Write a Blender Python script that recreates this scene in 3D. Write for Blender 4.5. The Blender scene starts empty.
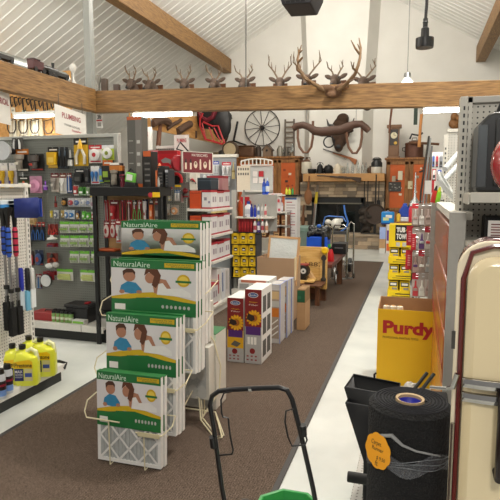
import bpy, math, random
from mathutils import Vector, Matrix
random.seed(7)
PI = math.pi
S = bpy.context.scene
COL = S.collection

# ---------------------------------------------------------------- camera
CAM_H, FOC = 1.5, 540.0
PITCH = math.atan(62 / FOC)
YAW = math.atan(168 / math.hypot(FOC, 62))
cam_d = bpy.data.cameras.new('camera')
cam_d.sensor_fit = 'HORIZONTAL'; cam_d.sensor_width = 36
cam_d.lens = 36 * FOC / 500; cam_d.clip_start = 0.05
cam = bpy.data.objects.new('camera', cam_d); COL.objects.link(cam)
cam.location = (0, 0, CAM_H)
cam.rotation_euler = (PI / 2 - PITCH, 0, YAW)
S.camera = cam
# ---------------------------------------------------------------- light
S.view_settings.view_transform = 'Standard'; S.view_settings.look = 'None'
S.view_settings.gamma = 1; S.view_settings.use_curve_mapping = False
S.view_settings.exposure = 0.12
w = bpy.data.worlds.new('world'); S.world = w; w.use_nodes = True
w.node_tree.nodes['Background'].inputs[0].default_value = (1, .97, .92, 1)
w.node_tree.nodes['Background'].inputs[1].default_value = 0.35
def area(name, loc, sx, sy, power, rot=(0, 0, 0), col=(1, .965, .9)):
    l = bpy.data.lights.new(name, 'AREA'); l.shape = 'RECTANGLE'; l.size = sx; l.size_y = sy
    l.energy = power; l.color = col
    o = bpy.data.objects.new(name, l); COL.objects.link(o); o.location = loc; o.rotation_euler = rot
    return o
def bulb(loc, power, r=.3, col=(1, .955, .88)):  # unseen point light with no fixture; all calls but the first add fill
    l = bpy.data.lights.new('unseen_light', 'POINT'); l.energy = power; l.shadow_soft_size = r; l.color = col
    o = bpy.data.objects.new('unseen_light', l); COL.objects.link(o); o.location = loc
bulb((0.6, 4.4, 4.7), 380)
bulb((-2.4, 8.4, 4.9), 150)
bulb((-2.0, 11.0, 5.8), 150)
bulb((-7.4, 5.2, 3.2), 110)
bulb((0.4, -1.2, 3.3), 210)  # added fill from behind the camera
bulb((-3.4, 1.6, 3.9), 50)
bulb((-4.6, 3.6, 3.7), 90)  # added to brighten the left roof slope

# ---------------------------------------------------------------- helpers
cP, sP, cW, sW = math.cos(PITCH), math.sin(PITCH), math.cos(YAW), math.sin(YAW)
FWD = Vector((-sW * cP, cW * cP, -sP)); RGT = Vector((cW, sW, 0)); UPV = RGT.cross(FWD)
def ray(x, y): return FWD + RGT * ((x - 250) / FOC) - UPV * ((y - 250) / FOC)
def P(x, y, Y):
    d = ray(x, y); return Vector((0, 0, CAM_H)) + d * (Y / d.y)
def PX(x, y, X):
    d = ray(x, y); return Vector((0, 0, CAM_H)) + d * (X / d.x)
def FL(x, y, z=0.0):
    d = ray(x, y); return Vector((0, 0, CAM_H)) + d * ((z - CAM_H) / d.z)
def RR(r, Y):
    x0, y0, x1, y1 = r; cx, cy = (x0 + x1) / 2, (y0 + y1) / 2
    a, b = P(x0, cy, Y).x, P(x1, cy, Y).x
    t, u = P(cx, y0, Y).z, P(cx, y1, Y).z
    return (a + b) / 2, u, b - a, t - u

def lin(c): return tuple((v / 12.92 if v <= .04045 else ((v + .055) / 1.055) ** 2.4) for v in c)
def hexc(h):
    h = h.lstrip('#'); h = ''.join(c * 2 for c in h) if len(h) == 3 else h
    return lin(tuple(int(h[i:i + 2], 16) / 255 for i in (0, 2, 4)))
MATS = {}
def M(c, rough=.5, metal=0., noise=.08, scale=40., bump=0., coat=0., trans=0., emit=0., alpha=1.):
    key = (c, rough, metal, noise, scale, bump, coat, trans, emit, alpha)
    if key in MATS: return MATS[key]
    m = bpy.data.materials.new('mat_' + c.lstrip('#')); m.use_nodes = True
    nt = m.node_tree; b = nt.nodes['Principled BSDF']
    rgb = hexc(c)
    b.inputs['Roughness'].default_value = rough; b.inputs['Metallic'].default_value = metal
    if coat: b.inputs['Coat Weight'].default_value = coat
    if trans: b.inputs['Transmission Weight'].default_value = trans
    if alpha < 1: b.inputs['Alpha'].default_value = alpha
    if emit:
        b.inputs['Emission Color'].default_value = rgb + (1,); b.inputs['Emission Strength'].default_value = emit
    if noise or bump:
        tc = nt.nodes.new('ShaderNodeTexCoord'); nz = nt.nodes.new('ShaderNodeTexNoise')
        nz.inputs['Scale'].default_value = scale; nz.inputs['Detail'].default_value = 3
        nt.links.new(tc.outputs['Object'], nz.inputs['Vector'])
        mx = nt.nodes.new('ShaderNodeMix'); mx.data_type = 'RGBA'
        mx.inputs[6].default_value = tuple(v * (1 - noise) for v in rgb) + (1,)
        mx.inputs[7].default_value = tuple(min(1, v * (1 + noise)) for v in rgb) + (1,)
        nt.links.new(nz.outputs['Fac'], mx.inputs[0]); nt.links.new(mx.outputs[2], b.inputs['Base Color'])
        if bump:
            bp = nt.nodes.new('ShaderNodeBump'); bp.inputs['Strength'].default_value = bump; bp.inputs['Distance'].default_value = .01
            nt.links.new(nz.outputs['Fac'], bp.inputs['Height']); nt.links.new(bp.outputs[0], b.inputs['Normal'])
    else:
        b.inputs['Base Color'].default_value = rgb + (1,)
    MATS[key] = m; return m

def nodes_mat(name):
    m = bpy.data.materials.new(name); m.use_nodes = True
    return m, m.node_tree, m.node_tree.nodes['Principled BSDF']
def mix_noise(nt, vec, scale, detail, c0, c1, lo=.3, hi=.7):
    nz = nt.nodes.new('ShaderNodeTexNoise'); nz.inputs['Scale'].default_value = scale; nz.inputs['Detail'].default_value = detail
    nt.links.new(vec, nz.inputs['Vector'])
    r = nt.nodes.new('ShaderNodeValToRGB'); r.color_ramp.elements[0].position = lo; r.color_ramp.elements[1].position = hi
    r.color_ramp.elements[0].color = hexc(c0) + (1,); r.color_ramp.elements[1].color = hexc(c1) + (1,)
    nt.links.new(nz.outputs['Fac'], r.inputs[0]); return nz, r
def mapping(nt, sc):
    tc = nt.nodes.new('ShaderNodeTexCoord'); mp = nt.nodes.new('ShaderNodeMapping')
    mp.inputs['Scale'].default_value = sc; nt.links.new(tc.outputs['Object'], mp.inputs[0]); return mp.outputs[0]
def wood(name, c0, c1, grain, rough=.6, bump=.25):
    m, nt, b = nodes_mat(name)
    nz, r = mix_noise(nt, mapping(nt, grain), 3.0, 6, c0, c1, .3, .72)
    nt.links.new(r.outputs[0], b.inputs['Base Color']); b.inputs['Roughness'].default_value = rough
    bp = nt.nodes.new('ShaderNodeBump'); bp.inputs['Strength'].default_value = bump; bp.inputs['Distance'].default_value = .01
    nt.links.new(nz.outputs['Fac'], bp.inputs['Height']); nt.links.new(bp.outputs[0], b.inputs['Normal']); return m
def pegmat(name, col, hole, ax=(0, 2), pitch=.0254, rad=.0045):
    m, nt, b = nodes_mat(name)
    tc = nt.nodes.new('ShaderNodeTexCoord'); sp = nt.nodes.new('ShaderNodeSeparateXYZ')
    nt.links.new(tc.outputs['Object'], sp.inputs[0])
    sq = []
    for a in ax:
        d = nt.nodes.new('ShaderNodeMath'); d.operation = 'PINGPONG'; d.inputs[1].default_value = pitch / 2
        nt.links.new(sp.outputs[a], d.inputs[0])
        p = nt.nodes.new('ShaderNodeMath'); p.operation = 'POWER'; p.inputs[1].default_value = 2
        nt.links.new(d.outputs[0], p.inputs[0]); sq.append(p)
    ad = nt.nodes.new('ShaderNodeMath'); ad.operation = 'ADD'
    nt.links.new(sq[0].outputs[0], ad.inputs[0]); nt.links.new(sq[1].outputs[0], ad.inputs[1])
    lt = nt.nodes.new('ShaderNodeMath'); lt.operation = 'LESS_THAN'; lt.inputs[1].default_value = rad ** 2
    nt.links.new(ad.outputs[0], lt.inputs[0])
    mx = nt.nodes.new('ShaderNodeMix'); mx.data_type = 'RGBA'
    mx.inputs[6].default_value = hexc(col) + (1,); mx.inputs[7].default_value = hexc(hole) + (1,)
    nt.links.new(lt.outputs[0], mx.inputs[0]); nt.links.new(mx.outputs[2], b.inputs['Base Color'])
    b.inputs['Roughness'].default_value = .5; return m

class MB:
    """collects shapes in local coordinates; build() links them as ONE mesh object"""
    def __init__(s): s.v = []; s.f = []; s.m = []; s.mats = []
    def mi(s, m):
        if m not in s.mats: s.mats.append(m)
        return s.mats.index(m)
    def add(s, vs, fs, m):
        o = len(s.v); s.v += [tuple(v) for v in vs]; i = s.mi(m)
        for f in fs: s.f.append([o + k for k in f]); s.m.append(i)
        return s
    def box(s, x0, x1, y0, y1, z0, z1, m, rot=None, piv=None):
        vs = [Vector((x, y, z)) for x in (x0, x1) for y in (y0, y1) for z in (z0, z1)]
        if rot is not None:
            pv = Vector(piv) if piv is not None else Vector(((x0 + x1) / 2, (y0 + y1) / 2, (z0 + z1) / 2))
            vs = [rot @ (v - pv) + pv for v in vs]
        return s.add(vs, [(0, 1, 3, 2), (4, 6, 7, 5), (0, 4, 5, 1), (2, 3, 7, 6), (0, 2, 6, 4), (1, 5, 7, 3)], m)
    def front(s, x0, x1, z0, z1, m, y=-.0008):      # printed patch on a face that looks along -y
        return s.add([(x0, y, z0), (x1, y, z0), (x1, y, z1), (x0, y, z1)], [(0, 1, 2, 3)], m)
    def poly(s, pts, m, y=-.001):
        return s.add([(p[0], y, p[1]) for p in pts], [tuple(range(len(pts)))], m)
    def disc(s, cx, cz, rx, rz, m, y=-.0014, n=16):
        return s.poly([(cx + rx * math.cos(2 * PI * k / n), cz + rz * math.sin(2 * PI * k / n)) for k in range(n)], m, y)
    def prism(s, pts, y0, y1, m):                    # outline in xz, extruded along y
        n = len(pts); vs = [(p[0], y0, p[1]) for p in pts] + [(p[0], y1, p[1]) for p in pts]
        return s.add(vs, [tuple(range(n)), tuple(range(2 * n - 1, n - 1, -1))] + [(k, k + n, (k + 1) % n + n, (k + 1) % n) for k in range(n)], m)
    def tube(s, pts, r, m, n=8, closed=False):
        pts = [Vector(p) for p in pts]; rs = r if isinstance(r, (list, tuple)) else [r] * len(pts)
        vs = []; L = len(pts); prev = None
        for i, p in enumerate(pts):
            if closed: t = pts[(i + 1) % L] - pts[i - 1]
            else: t = pts[min(i + 1, L - 1)] - pts[max(i - 1, 0)]
            t = t.normalized() if t.length > 1e-9 else Vector((0, 0, 1))
            if prev is None:
                a = Vector((0, 0, 1)) if abs(t.z) < .9 else Vector((1, 0, 0)); u = t.cross(a).normalized()
            else:
                u = prev - t * prev.dot(t)
                u = u.normalized() if u.length > 1e-6 else t.orthogonal().normalized()
            prev = u; w_ = t.cross(u)
            for k in range(n):
                an = 2 * PI * k / n; vs.append(p + (u * math.cos(an) + w_ * math.sin(an)) * rs[i])
        fs = []
        for i in range(L if closed else L - 1):
            j = (i + 1) % L
            for k in range(n): fs.append((i * n + k, i * n + (k + 1) % n, j * n + (k + 1) % n, j * n + k))
        if not closed: fs += [tuple(range(n - 1, -1, -1)), tuple(range((L - 1) * n, L * n))]
        return s.add(vs, fs, m)
    def lathe(s, prof, m, c=(0, 0, 0), n=20, axis='z', sy=1.):
        vs = []; c = Vector(c)
        for r, h in prof:
            for k in range(n):
                a = 2 * PI * k / n; q = (r * math.cos(a), r * math.sin(a) * sy, h)
                if axis == 'y': q = (q[0], h, q[1])
                if axis == 'x': q = (h, q[0], q[1])
                vs.append(c + Vector(q))
        L = len(prof); fs = []
        for i in range(L - 1):
            for k in range(n): fs.append((i * n + k, i * n + (k + 1) % n, (i + 1) * n + (k + 1) % n, (i + 1) * n + k))
        if prof[0][0] > 1e-5: fs.append(tuple(range(n - 1, -1, -1)))
        if prof[-1][0] > 1e-5: fs.append(tuple(range((L - 1) * n, L * n)))
        return s.add(vs, fs, m)
    def ell(s, c, r, m, rot=None, n=14, k=9):
        vs = []; c = Vector(c)
        for i in range(k + 1):
            t = PI * i / k
            for j in range(n):
                a = 2 * PI * j / n
                q = Vector((r[0] * math.sin(t) * math.cos(a), r[1] * math.sin(t) * math.sin(a), r[2] * math.cos(t)))
                if rot is not None: q = rot @ q
                vs.append(c + q)
        fs = [(i * n + j, i * n + (j + 1) % n, (i + 1) * n + (j + 1) % n, (i + 1) * n + j) for i in range(k) for j in range(n)]
        return s.add(vs, fs, m)
    def build(s, name, parent=None, bevel=0., smooth=True, loc=None, rz=0., remesh=0.):
        me = bpy.data.meshes.new(name); me.from_pydata(s.v, [], s.f)
        for m in s.mats: me.materials.append(m)
        me.polygons.foreach_set('material_index', s.m)
        if smooth:
            me.polygons.foreach_set('use_smooth', [True] * len(s.f))
        me.validate(); me.update()
        import bmesh
        bm = bmesh.new(); bm.from_mesh(me)
        bmesh.ops.remove_doubles(bm, verts=bm.verts, dist=1e-6); bmesh.ops.recalc_face_normals(bm, faces=bm.faces)
        bm.to_mesh(me); bm.free()
        if smooth: me.set_sharp_from_angle(angle=math.radians(38))
        o = bpy.data.objects.new(name, me); COL.objects.link(o)
        if parent is not None: o.parent = parent
        if loc is not None: o.location = loc
        if rz: o.rotation_euler.z = rz
        if remesh:
            r = o.modifiers.new('remesh', 'REMESH'); r.mode = 'VOXEL'; r.voxel_size = remesh; r.use_smooth_shade = True
            sm = o.modifiers.new('smooth', 'SMOOTH'); sm.iterations = 4
        if bevel:
            b = o.modifiers.new('bevel', 'BEVEL'); b.width = bevel; b.segments = 2; b.limit_method = 'ANGLE'; b.angle_limit = math.radians(50)
        return o
def tag(o, label, cat, group=None, kind=None):
    o['label'] = label; o['category'] = cat
    if group: o['group'] = group
    if kind: o['kind'] = kind
    return o
def thing(name, label, cat, loc, rz=0., group=None):
    o = bpy.data.objects.new(name, None); COL.objects.link(o); o.empty_display_size = .05
    o.location = loc; o.rotation_euler.z = rz
    return tag(o, label, cat, group)
def struct(o): o['kind'] = 'structure'; return o
def lettering(parent, txt, x0, x1, z0, z1, mat, y=-.002, name='lettering', face='y', bold=0., shear=0.):
    """printed text fitted to a rectangle on the face of its parent that looks along -y (or +x)"""
    cu = bpy.data.curves.new('text', 'FONT'); cu.body = txt; cu.align_x = 'LEFT'; cu.resolution_u = 3; cu.offset = bold; cu.shear = shear
    t = bpy.data.objects.new('text', cu); COL.objects.link(t)
    dg = bpy.context.evaluated_depsgraph_get(); dg.update()
    me = bpy.data.meshes.new_from_object(t.evaluated_get(dg))
    bpy.data.objects.remove(t); bpy.data.curves.remove(cu)
    xs = [v.co.x for v in me.vertices]; ys = [v.co.y for v in me.vertices]
    if not xs: return
    ax, bx, ay, by = min(xs), max(xs), min(ys), max(ys)
    for v in me.vertices:
        u = x0 + (v.co.x - ax) / max(bx - ax, 1e-6) * (x1 - x0); h = z0 + (v.co.y - ay) / max(by - ay, 1e-6) * (z1 - z0)
        v.co = (u, y, h) if face == 'y' else (y, u, h)
    me.materials.clear(); me.materials.append(mat)
    o = bpy.data.objects.new(name, me); COL.objects.link(o); o.parent = parent
    return o

# ---------------------------------------------------------------- shared materials
WHITE = M('#e6e3dc', .5); OFFW = M('#d8d4ca', .55); CREAM = M('#e4d8bd', .4); BLACK = M('#151515', .45); DGREY = M('#3a3a3a', .5)
GREY = M('#8f8f8a', .5); LGREY = M('#b9b8b2', .5); RED = M('#b3202a', .45); DRED = M('#7c1a22', .5); MAROON = M('#6a1f27', .45)
YEL = M('#f0c419', .45); BYEL = M('#f5d800', .45); GREEN = M('#1f7a3a', .5); LIME = M('#7fc241', .5); BLUE = M('#1f4fa8', .45); NAVY = M('#22265c', .5)
LBLUE = M('#4c9ad0', .45); ORANGE = M('#e0702a', .5); PINK = M('#d98fb0', .5); PURPLE = M('#5b2a86', .5); KRAFT = M('#b08a62', .8, noise=.12, scale=14)
BROWN = M('#5e3d25', .6, noise=.25, scale=12); STEEL = M('#b5b7b8', .3, 1.); CHROME = M('#a5a3a0', .12, 1.); DSTEEL = M('#55534f', .4, .8); RUST = M('#5b4334', .8, .2, noise=.35, scale=30)
CLEAR = M('#eaf0f2', .12, 0, 0, 40, 0, 0, 0, 0, .28); GOLD = M('#d9a520', .5); SKIN = M('#c99372', .6); HAIR = M('#5f3a22', .7); TAN = M('#cdae7e', .6)
TIMBER = wood('timber_x', '#654626', '#9e7846', (2.4, 26, 26)); TIMBERY = wood('timber_y', '#654626', '#9e7846', (26, 2.4, 26))
PLY = wood('plywood', '#a9763c', '#d3a364', (6, .9, 6), .65, .1); DWOOD = wood('dark_wood', '#4a2a17', '#6f4526', (10, 10, 1.5)); PINE = wood('pine', '#bf9048', '#e0ba74', (1.6, 12, 12))
OAK = wood('oak', '#754a25', '#9f6c38', (10, 10, 1.4)); PEGG = pegmat('grey_pegboard', '#7f827b', '#33342f'); PEGW = pegmat('white_pegboard', '#d9d6cd', '#4b4740', (1, 2)); PEGL = pegmat('light_pegboard', '#c9c6be', '#4b4740')
PEGE = pegmat('warm_pegboard', '#bfbbb0', '#26241f', (0, 2), .0254, .0042)
# ================================================================ the setting
def roofz(x): return 6.91 - .577 * abs(x + 2.0)
m, nt, b = nodes_mat('vinyl_floor')
vec = mapping(nt, (1, 1, 1)); nz, r = mix_noise(nt, vec, 2.5, 5, '#c5c9c5', '#d9dcd7')
nt.links.new(r.outputs[0], b.inputs['Base Color']); b.inputs['Roughness'].default_value = .32
VINYL = m
mb = MB(); mb.box(-9.7, 5.8, -2, 14.7, -.08, 0, VINYL); struct(mb.build('floor'))
m, nt, b = nodes_mat('carpet')
vec = mapping(nt, (1, 1, 1)); nz, r = mix_noise(nt, vec, 210, 3, '#362d27', '#806f62', .3, .7)
wv = nt.nodes.new('ShaderNodeTexWave'); wv.bands_direction = 'X'; wv.inputs['Scale'].default_value = 22; wv.inputs['Distortion'].default_value = .6
nt.links.new(vec, wv.inputs['Vector'])
mx = nt.nodes.new('ShaderNodeMix'); mx.data_type = 'RGBA'; mx.blend_type = 'MULTIPLY'; mx.inputs[0].default_value = .22
nt.links.new(r.outputs[0], mx.inputs[6]); nt.links.new(wv.outputs['Color'], mx.inputs[7]); nt.links.new(mx.outputs[2], b.inputs['Base Color'])
b.inputs['Roughness'].default_value = .95; b.inputs['Specular IOR Level'].default_value = .1
bp = nt.nodes.new('ShaderNodeBump'); bp.inputs['Strength'].default_value = .6; bp.inputs['Distance'].default_value = .004
nt.links.new(nz.outputs['Fac'], bp.inputs['Height']); nt.links.new(bp.outputs[0], b.inputs['Normal'])
CARPET = m
t = thing('carpet_runner', 'long brown ribbed carpet runner down the aisle with dark rubber edges', 'carpet', (-1.5, 0, 0))
mb = MB(); mb.box(-.855, .855, -1.8, 11.2, .0, .008, CARPET); mb.build('carpet_pile', t)
for sx in (-1, 1):
    mb = MB(); mb.box(sx * .87 - .016, sx * .87 + .016, -1.8, 11.2, .0, .010, M('#3d3b3a', .6)); o = mb.build('rubber_edge', t, .003)

m, nt, b = nodes_mat('drywall'); vec = mapping(nt, (1, 1, 1)); nz, r = mix_noise(nt, vec, 1.5, 4, '#d8d5cd', '#e1ded7')
nt.links.new(r.outputs[0], b.inputs['Base Color']); b.inputs['Roughness'].default_value = .85; DRY = m
mb = MB(); mb.prism([(-9.7, 0), (5.8, 0), (5.8, roofz(5.8)), (-2, 6.91), (-9.7, roofz(-9.7))], 14.5, 14.7, DRY); struct(mb.build('wall_back'))
mb = MB(); mb.box(-9.8, -9.7, -2, 14.7, 0, 2.6, DRY); struct(mb.build('wall_left'))
mb = MB(); mb.box(5.8, 5.9, -2, 14.7, 0, 2.6, DRY); struct(mb.build('wall_right'))
# ribbed metal ceiling, ribs running down both slopes
METALROOF = M('#e9e8e3', .4, 0, .03, 4)
mb = MB()
for sgn in (-1, 1):
    prof = []; y = -2.0
    while y < 14.6:
        prof += [(y, 0), (y + .19, 0), (y + .2, -.015), (y + .225, -.015), (y + .235, 0)]; y += .235
    xa, xb = -2.0, (-9.9 if sgn < 0 else 5.9)
    vs = []; n = len(prof)
    for x in (xa, xb): vs += [(x, p[0], roofz(x) + p[1]) for p in prof]
    mb.add(vs, [(k, k + 1, n + k + 1, n + k) for k in range(n - 1)], METALROOF)
    mb.add([(xa, -2, 7.05), (xb, -2, roofz(xb) + .14), (xb, 14.7, roofz(xb) + .14), (xa, 14.7, 7.05)], [(0, 1, 2, 3)], METALROOF)
o = mb.build('ceiling', smooth=False); struct(o)
# chimney breast that flares towards the ceiling, with splayed cheeks
mb = MB()
def ring(x0, x1, f, z): return [(x0, 14.5, z), (x0 + .22, 14.5 - f, z), (x1 - .22, 14.5 - f, z), (x1, 14.5, z)]
vs = ring(-2.95, -1.16, .5, 1.7) + ring(-2.95, -1.16, .5, 3.4) + ring(-3.15, -1.0, .5, 7.2)
mb.add(vs, [(i * 4 + k, i * 4 + k + 1, i * 4 + k + 5, i * 4 + k + 4) for i in range(2) for k in range(3)] + [(0, 1, 2, 3), (8, 9, 10, 11)], DRY)
o = mb.build('trim_1', smooth=False); struct(o); o['label'] = 'plastered chimney breast'
# timber purlins under the roof
for i, (x, lab) in enumerate([(-5.12, 'heavy timber purlin under the left roof slope'), (1.34, 'heavy timber purlin under the right roof slope')]):
    zt = roofz(x) - .10
    mb = MB(); mb.box(-.11, .11, -2, 14.48, -.37, 0, TIMBERY); o = mb.build('timber_purlin', bevel=.008, loc=(x + (.19 if i == 0 else 0), 0, zt), rz=.013 if i == 0 else 0); tag(o, lab, 'beam')
# cross beam, side beam, post
a = Vector((-3.93, 6.05, 2.435)); bb = Vector((2.4, 6.55, 2.345)); L = (bb - a).length
BEAM_RZ = math.atan2(.5, 6.33)
t = thing('timber_beam', 'wide timber beam crossing the store with elk antlers fixed to it', 'beam', a, BEAM_RZ)
mb = MB(); mb.add([(x, y, z - .0142 * x) for x in (0, L) for y in (-.06, .06) for z in (0, .262)], [(0, 1, 3, 2), (4, 6, 7, 5), (0, 4, 5, 1), (2, 3, 7, 6), (0, 2, 6, 4), (1, 5, 7, 3)], TIMBER); mb.build('beam_timber', t, .006)
mb = MB(); mb.box(L - .02, L + .07, -.05, .05, -2.345, .2, LGREY); mb.build('end_post', t)
t = tag(MB().box(-.06, .06, -8, 0, 0, .27, TIMBERY).build('timber_beam', bevel=.006, loc=(-3.9, 5.98, 2.44)), 'timber beam coming forward from the grey post along the left side', 'beam')
mb = MB(); mb.box(-.045, .045, -.045, .045, 0, roofz(-4.08) - .03, M('#8d8f8a', .45)); mb.box(-.07, .07, -.07, .07, 0, .012, LGREY)
tag(mb.build('steel_post', bevel=.004, loc=(-4.06, 6.2, 0)), 'pale grey square steel post where the two timber beams meet', 'post')
# second beam behind, carrying the deer heads and the yoke
B2Y = 9.5
tag(MB().box(-6.4, 5.8, 0, .12, 0, .16, TIMBER).build('timber_beam', loc=(0, B2Y, 3.02)), 'slimmer timber beam behind the front one carrying the row of deer heads', 'beam')
# plywood fascia and partition on the left
mb = MB(); mb.box(-.02, .02, 9.2, 14.48, 2.68, 3.25, PLY)
tag(mb.build('plywood_fascia', loc=(-5.2, 0, 0)), 'plywood fascia board running back along the left, hung with rusty tools', 'board')
mb = MB(); mb.box(-8.9, -6.05, 0, .04, 0, 3.6, PLY); struct(mb.build('trim_2', loc=(0, 8.6, 0)))
# duct on top of the left beam
mb = MB(); mb.lathe([(.13, 0), (.13, 7.2)], M('#9ea19e', .35, .9, .1, 6), axis='y', n=24)
for k in range(8): mb.lathe([(.134, .9 * k + .4), (.134, .9 * k + .43)], M('#8b8e8b', .35, .9), axis='y', n=24)
tag(mb.build('duct_pipe', loc=(-4.2, -1.4, 2.78)), 'galvanized round duct lying behind the left timber beam', 'pipe')
# ---------------- lamps
def tube_light(loc, ln, label, rz=0., arm=0.):
    t = thing('fluorescent_light', label, 'light', loc, rz, 'fluorescent strip lights')
    MB().box(-ln / 2, ln / 2, -.06, .06, .03, .08, M('#d8d8d4', .4)).build('housing', t, .006)
    MB().lathe([(.022, -ln / 2 + .02), (.022, ln / 2 - .02)], M('#fffdf2', .3, 0, 0, 1, 0, 0, 0, 14), (0, 0, .005), axis='x', n=12).build('glowing_tube', t)
    for sx in (-.4, .4):
        MB().box(sx * ln - .015, sx * ln + .015, -.02 if not arm else 0, .02 if not arm else arm, .06, .12 if not arm else .08, DGREY).build('mounting_bracket', t)
    for s_ in (-1, 1):
        MB().box(s_ * ln / 2 - .02, s_ * ln / 2 + .02, -.03, .03, -.02, .04, WHITE).build('lamp_holder', t)
    l = area('fluorescent_lamp', (loc[0], loc[1], loc[2] - .03), ln, .08, 8)
    return t
p = P(163, 115.5, 6.22); tube_light((p.x, 6.22, p.z), .84, 'glowing strip light under the cross beam, right of the grey post')
p = P(35, 116.5, 8.2); tube_light((p.x, 8.2, p.z), .86, 'glowing strip light left of the plumbing sign, before the hanging straps', 0., .4)
p = P(455, 110.5, 6.48); tube_light((p.x, 6.48, p.z), .70, 'glowing strip light at the right under the cross beam')
def cord(px, y0, y1, Y): a = P(px, y1, Y); return a, roofz(a.x) - a.z
a, h = cord(246, 0, 98, 8.6)
t = thing('pendant_light', 'pendant light on a long grey cord, mostly behind the cross beam among deer heads', 'light', a)
MB().tube([(0, 0, 0), (0, 0, h)], .012, DSTEEL, 6).build('cord', t); MB().lathe([(.03, 0), (.05, -.08), (.14, -.16), (.15, -.2)], LGREY).build('lamp_shade', t)
a, h = cord(407.5, 0, 73, 8.2)
t = thing('pendant_light', 'small lit pendant lamp with clear shade on thin cord above the cross beam', 'light', a)
MB().tube([(0, 0, 0), (0, 0, h)], .008, GREY, 6).build('cord', t)
MB().lathe([(.045, 0), (.05, -.05), (.035, -.07)], STEEL).build('lamp_cap', t)
MB().lathe([(.036, -.07), (.06, -.10), (.085, -.14)], M('#f4f4f0', .2, 0, 0, 40, 0, 0, 0, 3)).build('glass_shade', t)
a = P(424.5, 48, 5.0)
t = thing('spotlight', 'black cylinder spotlight hanging on a thick black rod at upper right', 'light', a)
MB().lathe([(.072, 0), (.075, .015), (.075, .08), (.035, .085), (.033, .16), (.02, .17), (.02, .2), (.024, .21), (.02, .22), (.02, .24)], M('#161616', .35)).build('lamp_head', t)
MB().tube([(0, 0, .24), (.005, 0, .35), (.005, 0, roofz(a.x) - a.z)], .013, BLACK, 8).build('rod', t)
a = P(297, 0, 5.4)
t = thing('unit_heater', 'black unit heater with grille hanging at top centre', 'heater', a)
mb = MB(); mb.prism([(-.2, .12), (-.15, -.03), (.13, -.04), (.19, .08), (.2, .35), (-.2, .35)], 0, .4, M('#232226', .5)); mb.build('housing', t, .01)
mb = MB()
for k in range(5): mb.box(-.12 + .05 * k, -.112 + .05 * k, -.012, 0, -.015, .06, DGREY)
for k in range(3): mb.box(-.13, .1, -.014, 0, .0 + .025 * k, .006 + .025 * k, DGREY)
mb.build('grille', t); MB().box(-.05, .05, -.014, 0, .1, .11, GREY).build('label_plate', t)
MB().box(.2, .27, .0, .1, .1, .3, M('#5e4a48', .6)).build('control_box', t)
for sx in (-.15, .15): MB().tube([(sx, .2, .35), (sx, .2, roofz(a.x + sx) - a.z)], .008, DSTEEL, 6).build('hanger_rod', t)
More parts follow.
